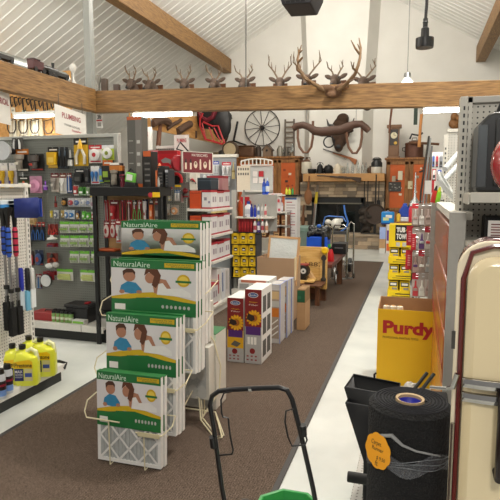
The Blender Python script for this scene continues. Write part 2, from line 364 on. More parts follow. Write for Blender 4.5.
# ================================================================ furnace filter rack in the foreground
GRN = M('#1d6b35', .45, noise=.04); FWHITE = M('#e4e2de', .5); MEDIA = M('#aeb0ae', .9, noise=.12, scale=60, bump=.3); FEDGE = M('#d6d2c6', .6, noise=.1, scale=30)
PHOTO = M('#d3cfcf', .45, noise=.05, scale=6); TOPY = M('#c9a616', .5); BADGE = M('#c8a21a', .4)
def filter_box(name, label, x0, x1, y, z0, z1, th=.026, art=True, art_h=.56, tilt=0., group='boxed furnace filters in the wire rack', barcode=True):
    W_, H_ = x1 - x0, z1 - z0
    t = thing(name, label, 'air filter', ((x0 + x1) / 2, y, z0), 0, group); t.rotation_euler.x = tilt
    h = W_ / 2
    mb = MB(); fw = .018                                   # cardboard frame with diamond lattice
    for (a, b_, c, d) in ((-h, h, 0, fw), (-h, h, H_ - fw, H_), (-h, -h + fw, fw, H_ - fw), (h - fw, h, fw, H_ - fw)): mb.box(a, b_, 0, th, c, d, FWHITE)
    nd = 3; cw = (W_ - 2 * fw) / nd; ch = cw * 1.1; wd = .006
    zz = fw
    for s_ in (1, -1):
        for k in range(-8, 12):
            xa, za = -h + fw + k * cw, fw
            # clip the strip to the opening
            pts = []
            for tt in range(0, 41):
                xx = xa + s_ * cw * tt / 4; z2 = za + ch * tt / 4
                if -h + fw - 1e-6 <= xx <= h - fw + 1e-6 and z2 <= H_ - fw: pts.append((xx, .002, z2))
            if len(pts) > 1:
                p0, p1 = Vector(pts[0]), Vector(pts[-1]); d = (p1 - p0).normalized(); nrm = Vector((-d.z, 0, d.x)) * wd
                mb.add([p0 - nrm, p1 - nrm, p1 + nrm, p0 + nrm], [(0, 1, 2, 3)], FWHITE)
    mb.build('cardboard_frame', t)
    mb = MB(); n = int(W_ / .012); vs = []
    for k in range(n + 1): vs += [(-h + fw + (W_ - 2 * fw) * k / n, .004 + (.009 if k % 2 else 0), z) for z in (fw, H_ - fw)]
    mb.add(vs, [(2 * k, 2 * k + 2, 2 * k + 3, 2 * k + 1) for k in range(n)], MEDIA)
    mb.box(-h + fw, h - fw, th - .006, th - .003, fw, H_ - fw, MEDIA); mb.build('pleated_media', t)
    # printed wrap: green header, photograph band, yellow swoosh, green foot
    zb = H_ * (1 - art_h); A = H_ - zb
    mb = MB(); yy = -.0015
    mb.box(-h - .001, h + .001, yy, th + .001, H_ - .001, H_ + .0015, GRN)
    mb.box(-h - .001, h + .001, yy, -.0002, H_ - .15 * A, H_ + .001, GRN)
    mb.box(-h - .001, h + .001, yy, -.0002, zb + .3 * A, H_ - .15 * A, PHOTO)
    mb.box(-h - .001, h + .001, yy, -.0002, zb, zb + .3 * A, GRN)
    if art:
        f = yy - .0006
        def z(v): return zb + v * A
        def x(v): return -h + v * W_
        mb.poly([(x(.0), z(.30)), (x(.25), z(.38)), (x(.5), z(.42)), (x(.8), z(.36)), (x(1), z(.30)), (x(1), z(.25)), (x(.7), z(.29)), (x(.45), z(.32)), (x(.2), z(.27)), (x(0), z(.26))], TOPY, f)
        mb.poly([(x(.3), z(.30)), (x(.6), z(.33)), (x(.85), z(.27)), (x(.55), z(.27)), (x(.3), z(.27))], GRN, f - .0003)
        mb.poly([(x(.64), z(.89)), (x(.98), z(.89)), (x(.98), z(.97)), (x(.64), z(.97))], TOPY, f)
        # small child in a blue shirt and a woman leaning over, drawn as flat shapes
        shirt = M('#2f7fa6', .5, noise=.15); skin = M('#a9765c', .6); hair = M('#4a2c1c', .7); hair2 = M('#5c3420', .7)
        mb.poly([(x(.1), z(.40)), (x(.12), z(.52)), (x(.2), z(.60)), (x(.3), z(.58)), (x(.37), z(.46)), (x(.37), z(.40)), (x(.25), z(.37))], shirt, f - .0004)
        mb.disc(x(.22), z(.70), .075 * W_, .105 * A, skin, f - .0006); mb.poly([(x(.145), z(.7)), (x(.14), z(.79)), (x(.19), z(.84)), (x(.26), z(.84)), (x(.295), z(.78)), (x(.29), z(.72)), (x(.265), z(.77)), (x(.18), z(.76))], hair, f - .0008)
        mb.disc(x(.13), z(.40), .035 * W_, .04 * A, skin, f - .0007, 8); mb.disc(x(.34), z(.41), .035 * W_, .035 * A, skin, f - .0007, 8)
        mb.poly([(x(.52), z(.40)), (x(.5), z(.58)), (x(.57), z(.68)), (x(.66), z(.66)), (x(.72), z(.5)), (x(.76), z(.40))], skin, f - .0004)
        mb.poly([(x(.55), z(.38)), (x(.57), z(.58)), (x(.62), z(.6)), (x(.67), z(.5)), (x(.84), z(.52)), (x(.94), z(.44)), (x(.95), z(.36))], M('#dedbd8', .6), f - .0005)
        mb.disc(x(.47), z(.68), .06 * W_, .1 * A, skin, f - .0006)
        mb.poly([(x(.42), z(.85)), (x(.40), z(.72)), (x(.46), z(.79)), (x(.52), z(.72)), (x(.49), z(.55)), (x(.54), z(.5)), (x(.58), z(.6)), (x(.6), z(.74)), (x(.56), z(.85))], hair2, f - .0008)
        mb.disc(x(.86), z(.66), .075 * W_, .115 * A, BADGE, f - .0006, 18); mb.disc(x(.86), z(.66), .055 * W_, .08 * A, M('#dfc24a', .4), f - .0009, 18)
        mb.poly([(x(.77), z(.62)), (x(.95), z(.62)), (x(.95), z(.66)), (x(.77), z(.66))], GRN, f - .0011)
        for k in range(7): mb.disc(x(.62 + .05 * k), z(.16), .016 * W_, .035 * A, LGREY, f, 8)
        if barcode: mb.poly([(x(.04), z(.06)), (x(.17), z(.06)), (x(.17), z(.17)), (x(.04), z(.17))], WHITE, f)
    mb.build('printed_wrap', t)
    if art:
        g = yy - .0012; zz0 = H_ - .125 * A
        lettering(t, 'NaturalAire', -h + .03 * W_, -h + .47 * W_, zz0, H_ - .025 * A, M('#cfe3cf', .5), g)
        lettering(t, 'FURNACE FILTER', -h + .66 * W_, -h + .95 * W_, H_ - .07 * A, H_ - .045 * A, GRN, g, 'lettering')
        lettering(t, 'STANDARD', -h + .72 * W_, -h + .95 * W_, H_ - .108 * A, H_ - .08 * A, GRN, g, 'lettering')
    return t
TIERS = [  # px rect of the front filter, Y, number, art share, words
    ((97, 383, 160, 472), 2.45, 2, .60, 'bottom'), ((106, 316.5, 175, 432), 2.62, 3, .50, 'second lowest'),
    ((111, 261.5, 195, 370), 2.80, 4, .49, 'second highest'), ((121, 222, 199, 345), 3.0, 5, .37, 'top')]
ordn = ['front', 'second', 'third', 'fourth', 'rear']
RK = []
for r, Y, n, ah, wd in TIERS:
    xc, z0, W_, H_ = RR(r, Y); z0 = max(z0, .014); RK.append((xc, z0, W_, H_, Y, n))
    for k in range(n):
        nm = 'rear' if k == n - 1 else ordn[k]
        lab = f'green and white boxed furnace filter with family photo, front of the {wd} tier' if k == 0 else f'white edged furnace filter, {nm} one in the {wd} tier of the wire rack'
        filter_box('furnace_filter', lab, xc - W_ / 2 + (.004 * k if n < 5 else .006 * k), xc + W_ / 2 + .004 * (k % 3), Y + .037 * k, z0 - (.004 * (k % 2)) + .004, z0 + H_ - .006 * (k % 2), .03, k == 0, ah, -.035, barcode=(wd != 'top'))
# the side facing the right: deep pleated filters
for k, (r, Y, lab) in enumerate([((168, 346, 209, 398), 3.08, 'thick grey pleated filter standing low at the back of wire rack'), ((176, 338, 216, 412), 3.28, 'tall thick filter with green top standing at the rear right of wire rack'), ((172, 300, 211, 362), 3.22, 'pale filter above the thick ones on the back side of wire rack')]):
    xc, z0, W_, H_ = RR(r, Y); z0 = max(.01, z0)
    t = thing('pleated_filter', lab, 'air filter', (xc, Y, z0), 0, 'thick filters on the back of the wire rack'); h = W_ / 2; D = (.1, .2, .05)[k]
    MB().box(-h, h, 0, D, 0, H_, M('#cfccc2', .7, noise=.08, scale=20)).build('carton', t, .003)
    mb = MB(); mb.front(-h + .02, h - .02, .02, H_ - .02, MEDIA)
    for i in range(4):
        for j in range(3): mb.disc(-h + .05 + i * (W_ - .1) / 3, .05 + j * (H_ - .1) / 2, .034, .045, M('#bdbdb8', .9, noise=.1), -.003, 14)
    mb.build('pleated_media', t)
    if k == 1: MB().box(-h - .001, h + .001, -.002, D + .001, H_, H_ + .004, GRN).front(-h, h, H_ - .04, H_, M('#cfe0c8', .5), -.003).build('printed_wrap', t)
# the cream wire rack itself
WIRE = M('#d9cfae', .4)
rx = RK[1][0] + .03
t = thing('wire_rack', 'cream wire display rack with stepped cradles holding the furnace filters', 'rack', (rx, 2.9, 0))
def loc3(x, y, z): return (x - rx, y - 2.9, z)
for sx in (-1, 1):
    MB().tube([loc3(rx + sx * .13, 3.18, 0.01), loc3(rx + sx * .13, 3.18, 1.2)], .005, WIRE, 6).build('upright_wire', t)
    q = FL(190, 437); q2 = FL(203, 438)
mb = MB()
for dy in (0, .03): mb.tube([loc3(rx + .1, 3.14 + dy, .28), loc3(rx + .17, 3.02 + dy, .05), loc3(rx + .33, 2.86 + dy, .02), loc3(rx + .36, 2.89 + dy, .02), loc3(rx + .2, 3.2, .03), loc3(rx - .1, 3.2, .03)], .005, WIRE, 6)
mb.tube([loc3(rx + .17, 3.02, .05), loc3(rx + .25, 3.14, .2), loc3(rx + .25, 3.17, .36), loc3(rx + .2, 3.18, .52), loc3(rx + .13, 3.18, .6)], .005, WIRE, 6)
mb.tube([loc3(rx - .36, 2.86, .02), loc3(rx - .17, 3.02, .05), loc3(rx - .1, 3.14, .28)], .005, WIRE, 6)
mb.build('foot_wire', t)
for xc, z0, W_, H_, Y, n in RK:
    h = W_ / 2; yb = Y + .037 * n + .01; zc = z0 + H_ * .46; zb = z0 - .006
    mb = MB()
    mb.tube([loc3(xc - h * .55, 3.18, zc), loc3(xc - h * .55, yb, zb), loc3(xc - h * .55, Y - .016, zb), loc3(xc - h * .55, Y - .02, zc + .01)], .004, WIRE, 6)
    mb.tube([loc3(xc + h * .55, 3.18, zc), loc3(xc + h * .55, yb, zb), loc3(xc + h * .55, Y - .016, zb), loc3(xc + h * .55, Y - .02, zc - .03)], .004, WIRE, 6)
    mb.tube([loc3(xc - h * .2, Y - .02, zc + .012), loc3(xc - h - .05, Y - .02, zc + .015), loc3(xc - h - .075, Y + .0, zc + .04), loc3(xc - h - .075, Y + .03, zc + .09), loc3(xc - h - .03, yb + .03, zc + .14)], .004, WIRE, 6)
    mb.tube([loc3(xc + h * .3, Y - .02, zc - .03), loc3(xc + h + .02, Y - .02, zc - .03), loc3(xc + h + .05, Y + .04, zc), loc3(xc + h + .05, yb, zc + .04), loc3(xc + h - .03, yb, zc + .04), loc3(rx, 3.18, zc + .05)], .004, WIRE, 6)
    mb.build('cradle', t)
    MB().box(xc + h * .38 - rx, xc + h + .01 - rx, Y - .03 - 2.9, Y - .026 - 2.9, zc - .045, zc - .02, M('#cfc49e', .5)).build('price_channel', t, .002)

# ================================================================ push spreader (black tube handle, green hopper)
c0 = FL(284, 560, .0)
c0 = Vector((-.32, 1.98, 0))
t = thing('push_spreader', 'green push spreader with black tube handle on carpet in front', 'spreader', c0)
BTUBE = M('#17171a', .3, noise=0)
def lp(px, py, Y): return P(px, py, Y) - c0
hp = [lp(228, 520, 2.0), lp(222, 488, 1.98), lp(214, 430, 1.93), lp(210, 405, 1.91), lp(212, 396, 1.905), lp(219, 391, 1.90), lp(232, 389.5, 1.90), lp(262, 388, 1.90), lp(279, 387.5, 1.90), lp(287, 390, 1.90), lp(292, 399, 1.905), lp(300, 430, 1.93), lp(313, 488, 1.98), lp(319, 520, 2.0)]
MB().tube(hp, .0098, BTUBE, 12).build('handle', t)
MB().tube([lp(232, 391.5, 1.89), lp(224, 393, 1.89), lp(221, 400, 1.885), lp(221.5, 413, 1.88), lp(223, 417, 1.88), lp(228, 418, 1.88), lp(230, 435, 1.88), lp(233, 450, 1.88), lp(232, 454, 1.88), lp(219, 455.5, 1.91)], .0035, BTUBE, 8).build('bail_wire', t)
MB().tube([lp(293, 409, 1.89), lp(286, 411, 1.89), lp(285, 422, 1.885), lp(288, 437, 1.88), lp(292, 446, 1.88), lp(305, 445, 1.88), lp(307, 440, 1.9), lp(304, 430, 1.92)], .0035, BTUBE, 8).build('bail_wire', t)
for q in ((212.5, 437), (302.5, 425)): MB().tube([lp(q[0], q[1], 1.925), lp(q[0] + 1, q[1] + 10, 1.935)], .014, BTUBE, 10).build('clamp', t)
MB().tube([lp(249, 388.9, 1.9), lp(252, 388.8, 1.9)], .0102, LGREY, 10).build('label_band', t)
mb = MB(); GP = M('#1f8d3c', .35, noise=.05)
top = lp(285, 516, 2.02)
hx, hz = top.x, top.z
n = 8
def octo(r, z, sx=1.): return [(hx + sx * r * math.cos(PI / 8 + k * PI / 4), r * math.sin(PI / 8 + k * PI / 4) + .1, z) for k in range(8)]
vs = octo(.135, hz) + octo(.15, hz) + octo(.15, hz - .02) + octo(.125, hz - .025) + octo(.03, hz - .2) + octo(.12, hz - .03)
mb.add(vs, [(i * 8 + k, i * 8 + (k + 1) % 8, i * 8 + 8 + (k + 1) % 8, i * 8 + 8 + k) for i in range(4) for k in range(8)] + [tuple(range(32, 40))] + [(k, (k + 1) % 8, 40 + (k + 1) % 8, 40 + k) for k in range(8)], GP)
mb.build('hopper', t, .003); bz = hz - .2
for sx in (-1, 1):
    MB().lathe([(.04, -.02), (.073, -.022), (.075, 0), (.073, .022), (.04, .02)], BLACK, (hx + sx * .19, .1, .086), 24, 'x').lathe([(.038, -.023), (.038, .023)], LGREY, (hx + sx * .19, .1, .086), 16, 'x').build('wheel', t)
MB().tube([(hx - .2, .1, .086), (hx + .2, .1, .086)], .008, STEEL, 8).tube([(hx, .1, .09), (hx, .1, bz + .02)], .02, BLACK, 8).build('axle', t)
MB().tube([hp[0], (hx - .1, .1, .12)], .009, BTUBE, 8).tube([hp[-1], (hx + .1, .1, .12)], .009, BTUBE, 8).build('frame_tube', t)

# ================================================================ carpet roll, scoops, retro pump
RY = 1.56
c = P(410, 399, RY); c = Vector((c.x, RY, 0)); TZ = P(410, 400, RY).z; RR_ = .115
t = thing('carpet_roll', 'roll of black ribbed floor runner standing on end beside cream pump', 'roll', c)
BC = M('#121213', .95, noise=.5, scale=140, bump=.9)
MB().lathe([(.05, 0), (RR_, 0), (RR_ * 1.01, .3), (RR_, TZ - .012), (RR_ - .012, TZ), (.042, TZ), (.042, TZ - .3), (.0, TZ - .3)], BC, n=48).build('rolled_carpet', t)
sp = []
for k in range(150):
    a = k * 2 * PI / 24; r = .045 + (.06 * k / 150); sp.append((r * math.cos(a), r * math.sin(a), TZ + .001))
MB().tube(sp, .0024, M('#26262a', .95, noise=.3, scale=120), 5).build('spiral_edge', t)
MB().lathe([(.033, -.10), (.033, .004), (.040, .006), (.042, -.1)], M('#b49b78', .8), (0.0, 0, TZ), 28).build('cardboard_core', t)
MB().lathe([(.0325, -.12), (.0325, -.004), (.0, -.09)], M('#20249a', .5), (0, 0, TZ), 24).build('blue_core_lining', t)
FILM = M('#8d9096', .18, 0, .5, 25, .8, 0, 0, 0, .30)
mb = MB(); vs = []
for k in range(41):
    a = -PI * .99 + k * PI * 1.3 / 40
    zt = TZ - .135 + .012 * math.sin(5 * a) + .03 * (k / 40); vs += [((RR_ + .003) * math.cos(a), (RR_ + .003) * math.sin(a), zt), ((RR_ + .0035) * math.cos(a), (RR_ + .0035) * math.sin(a), zt - .042)]
mb.add(vs, [(2 * k, 2 * k + 2, 2 * k + 3, 2 * k + 1) for k in range(40)], FILM)
for q in range(3):
    mb.tube([((RR_ + .005) * math.cos(a), (RR_ + .005) * math.sin(a), TZ - .14 - .011 * q + .006 * math.sin(4 * a + q) + .03 * (a + 3) / 4) for a in [-2.6 + .09 * k for k in range(34)]], .0011, M('#6f7276', .2, 0, .3, 40), 5)
mb.tube([((RR_ + .004) * math.cos(a), (RR_ + .004) * math.sin(a), TZ - .075 + zz) for a, zz in ((-2.3, .0), (-2.1, .006), (-1.95, .012), (-1.7, -.008), (-1.4, -.02), (-1.1, -.028), (-.8, -.04))], [.002, .005, .006, .004, .003, .003, .002], M('#8f9090', .3, 0, .4, 30), 6)
mb.build('stretch_wrap', t)
# yellow scalloped price tag stuck on the roll
t2 = thing('price_tag', 'orange-yellow scalloped price card taped to the black carpet roll', 'tag', (c.x - .080, c.y - .092, TZ - .125), -.62)
mb = MB(); pts = []
for k in range(48):
    a = 2 * PI * k / 48; rr = 1 + .08 * abs(math.sin(4.5 * a)); pts.append((.041 * rr * math.cos(a), (.049 * rr * math.sin(a)) + .004))
mb.prism(pts, -.0012, 0, M('#eda11c', .6, noise=.04)); mb.build('card', t2)
INK = M('#3a3024', .7)
lettering(t2, 'Carpet', -.022, .012, .016, .034, INK, -.002, shear=.2); lettering(t2, 'Runner', -.02, .02, .004, .016, INK, -.002, shear=.2); lettering(t2, '$ 9.50', -.004, .026, -.022, -.010, INK, -.002, shear=.2); lettering(t2, 'ft', -.008, .002, -.04, -.024, INK, -.002, shear=.2)
# black nested coal scoops
SC = M('#121316', .4, noise=.1)
for k, (pa, pb, lab) in enumerate([((346, 384), (374, 470), 'black metal coal scuttle, upper of two nested ones by the carpet roll'), ((347, 399), (374, 478), 'black metal coal scuttle, lower of two nested ones by the carpet roll')]):
    Yc = 1.74 - .035 * k
    a = P(pa[0], pa[1], Yc); b_ = P(pb[0], pb[1], Yc); o0 = Vector((b_.x, Yc, 0))
    t = thing('coal_scuttle', lab, 'bucket', o0, 0, 'nested black scuttles')
    zt = a.z; zb = b_.z; dx = a.x - b_.x
    mb = MB(); y0, y1 = -.03 - .0 * k, .09
    o_ = [(dx, y0, zt), (dx + .17, y0, zt - .012), (dx + .17, y1, zt - .012), (dx + .015, y1, zt + .004)]
    i_ = [(p[0] * .98 + .004 * (1 if p[0] < 0 else -1), p[1] * .96, p[2]) for p in o_]
    bt = [(-.012, y0 + .02, zb), (.055, y0 + .02, zb), (.055, y1 - .03, zb), (-.012, y1 - .03, zb)]
    mb.add(o_ + bt, [(j, (j + 1) % 4, 4 + (j + 1) % 4, 4 + j) for j in range(4)] + [(4, 5, 6, 7)], SC)
    mb.tube(o_ , .003, SC, 6, True); ob = mb.build('body', t); s_ = ob.modifiers.new('shell', 'SOLIDIFY'); s_.thickness = .003
    MB().box(.0, .05, y0 + .03, y1 - .04, 0, zb + .004, SC).build('foot', t)
    if k == 0: MB().tube([(dx + .085, y1, zt), (dx + .085, y1, zt + .012), (dx + .09, y1 + .004, zt + .015)], .004, SC, 6).build('handle_lug', t)
# low white gondola deck seen beyond the roll, with a black bumper bar
a = FL(350, 500, .13); DX = a.x
t = thing('display_deck', 'low white perforated gondola deck with black bumper bar behind the carpet roll', 'shelf', (DX, 2.16, 0))
MB().box(0, .62, 0, .62, .10, .13, pegmat('deck_pegboard', '#c2c0ba', '#77746c', (0, 1))).build('perforated_deck', t, .003); MB().box(.02, .62, .02, .6, 0, .1, M('#c2c0ba', .5)).build('plinth', t)
zb_ = P(354, 477.5, 2.14).z
MB().lathe([(0, 0), (.02, 0), (.022, .004), (.022, .3), (0, .3)], M('#131313', .5), (P(347.5, 477, 2.14).x - DX, -.02, zb_), 16, 'x').build('bumper_bar', t); MB().box(.25, .28, -.03, .0, 0, zb_, BLACK).build('bar_post', t)

# retro pump: cream door, maroon body, chrome bands
PXL = P(456.5, 300, 1.30); PW = .42
t = thing('vintage_pump', 'tall cream rounded retro pump cabinet with maroon body and chrome bands', 'pump', (PXL.x, 1.30, 0), .0)
PC = M('#d7c6a0', .22, 0, .03, 5, 0, .6); PM = M('#5c1a1c', .15, 0, .1, 10, 0, .8)
ptz = 1.385
def rrect(x0, x1, z0, z1, r, n=8):
    pts = [(x1, z0), ]
    for k in range(n + 1): a = k * PI / 2 / n; pts.append((x1 - r + r * math.cos(a), z1 - r + r * math.sin(a)))
    for k in range(n + 1): a = PI / 2 + k * PI / 2 / n; pts.append((x0 + r + r * math.cos(a), z1 - r + r * math.sin(a)))
    pts.append((x0, z0)); return pts
MB().prism(rrect(.006, PW, 0.03, ptz, .075), .03, .115, PM).box(.02, PW - .02, .04, .10, 0, .03, BLACK).build('cabinet_body', t, .012)
MB().prism(rrect(.0, PW + .006, 0.04, ptz - .004, .07), .012, .03, CREAM).build('cream_flange', t, .003)
MB().prism(rrect(.021, PW - .02, 0.05, ptz - .036, .055), -.028, .014, PC).build('door_panel', t, .018)
MB().tube([(.014, .006, .05), (.014, .006, ptz - .09), (.03, .006, ptz - .03), (.075, .006, ptz - .014), (PW - .07, .006, ptz - .014)], .006, PM, 8).build('maroon_beading', t)
for k in range(2):
    zc = P(475, 382 + 14 * k, 1.28).z
    mb = MB(); vs = []
    for i in range(13):
        x_ = .018 + i * (.09) / 12; y_ = -.032 - .007 * math.sin(PI * min(1, i / 9) / 2)
        for dz, dy in ((-.012, .004), (-.010, -.002), (0, -.006), (.010, -.002), (.012, .004)): vs.append((x_, y_ + dy, zc + dz))
    mb.add(vs, [(i * 5 + j, i * 5 + j + 1, i * 5 + j + 6, i * 5 + j + 5) for i in range(12) for j in range(4)], CHROME)
    o = mb.build('chrome_band', t); so = o.modifiers.new('thick', 'SOLIDIFY'); so.thickness = .003
MB().tube([(-.05, .012, P(450, 391, 1.3).z), (-.012, .008, P(450, 391, 1.3).z + .002), (.0, -.004, P(450, 388, 1.3).z + .004), (.008, -.008, P(450, 372, 1.3).z)], [.004, .005, .006, .006], CHROME, 8).build('chrome_latch', t)
MB().tube([(.004, .004, .75), (.004, .004, .95)], .005, CHROME, 8).build('hinge_rod', t)
MB().box(-.006, .002, .012, .02, P(450, 350, 1.3).z, P(450, 332, 1.3).z, DSTEEL).build('hinge_plate', t)
hz0, hz1 = P(499, 478, 1.25).z, P(499, 398, 1.25).z; hx_ = P(503, 440, 1.22).x - PXL.x
MB().tube([(hx_, -.028, hz0 + .005), (hx_, -.06, hz0), (hx_, -.062, (hz0 + hz1) / 2), (hx_, -.06, hz1 + .0), (hx_, -.028, hz1)], .011, M('#241a18', .25, .3), 10).build('door_handle', t)
gc = P(530, 163, 1.36) - Vector((PXL.x, 1.30, 0))
MB().lathe([(.0, -.06), (.06, -.055), (.077, -.03), (.082, 0), (.077, .03), (.06, .055), (0, .06)], M('#a30f1c', .18, 0, .05, 8, 0, .7), (gc.x, gc.y, gc.z), 36, 'y').build('red_globe', t)
MB().lathe([(.05, 0), (.05, .01), (.03, .02), (.028, gc.z - .07 - ptz), (.036, gc.z - .06 - ptz)], CREAM, (gc.x, gc.y, ptz), 20).build('globe_neck', t)

# ================================================================ Purdy bin
xc, z0, W_, H_ = RR((375, 312, 437, 383), 4.14)
W_ = .42; D = .3
t = thing('display_bin', 'yellow cardboard dump bin lettered in red standing on floor at right', 'box', (xc, 4.14, 0), .0)
CY = M('#e9ba0c', .55, noise=.03, scale=4); h = W_ / 2
zt = P(400, 310, 4.14).z; zb = zt + .04
mb = MB(); th = .006
mb.box(-h, h, 0, th, 0, zt, CY); mb.box(-h, h, D - th, D, 0, zb, KRAFT); mb.box(-h, h, th, D - th, zt - .2, zt - .19, KRAFT)
for s_ in (-1, 1):
    x0, x1 = (-h, -h + th) if s_ < 0 else (h - th, h)
    mb.add([(x0, th, 0), (x0, D - th, 0), (x0, D - th, zb), (x0, th, zt), (x1, th, 0), (x1, D - th, 0), (x1, D - th, zb), (x1, th, zt)], [(0, 1, 2, 3), (4, 5, 6, 7), (3, 2, 6, 7), (0, 1, 5, 4), (0, 3, 7, 4), (1, 2, 6, 5)], KRAFT)
mb.build('cardboard_bin', t)
lettering(t, 'Purdy', -h + .04, h - .005, zt - .275 + .06, zt - .085, M('#b01c1c', .5), -.002, bold=.045)
lettering(t, 'PROFESSIONAL PAINTING TOOLS', -h + .04, h - .12, zt - .225, zt - .208, M('#5a3a10', .6), -.002)
for k, (dx, cl) in enumerate([(-.15, '#d99a3a'), (-.10, '#d7a04a'), (-.05, '#cf8f35')]):
    tt = thing('paint_roller', ['roller sleeve at the left corner inside the yellow bin', 'middle roller sleeve of three in the yellow bin', 'right hand roller sleeve of three in the yellow bin'][k], 'roller cover', (xc + dx, 4.14 + .05, zt - .19), 0, 'roller sleeves in the bin')
    MB().lathe([(.012, 0), (.024, .005), (.024, .205), (.012, .21)], M('#e8e0cc', .9, noise=.1), n=14).build('roller_nap', tt)
    MB().lathe([(.012, .21), (.012, .212), (.008, .212)], M(cl, .6), n=12).build('sleeve_core', tt)
# crumpled white paper and two black rods seen over the carpet roll
for k, (px, py) in enumerate([(381, 385), (395, 387), (411, 387)]):
    a = P(px, py, 2.35)
    o = MB(); o.ell((0, 0, 0), (.03, .03, .022), M('#c9c4ba', .8, noise=.1), n=9, k=6)
    random.seed(k); o.v = [(x + random.uniform(-.008, .008), y + random.uniform(-.008, .008), z + random.uniform(-.008, .008)) for x, y, z in o.v]
    tag(o.build('paper_bag', smooth=False, loc=(a.x, 2.35, a.z - .004)), ['left', 'middle', 'right'][k] + ' crumpled white bag of the three beyond the carpet roll', 'bag', 'crumpled bags beyond the roll')
a0 = P(395, 396, 2.35)
tag(MB().box(a0.x - .12, a0.x + .22, 2.25, 2.47, .131, a0.z, M('#1b1b1d', .6)).build('storage_tub', bevel=.008), 'black tub hidden behind the carpet roll holding white bags', 'tub')
for k, (p0, p1) in enumerate([((412, 392), (427, 373)), ((420, 392), (434, 374))]):
    a, b_ = P(*p0, 2.3), P(*p1, 2.38)
    tag(MB().tube([a, b_], .0075, M('#141414', .35), 10).build('rod_handle'), ['left', 'right'][k] + ' one of two slim black rods sticking up behind the carpet roll', 'rod', 'black rods behind the roll')
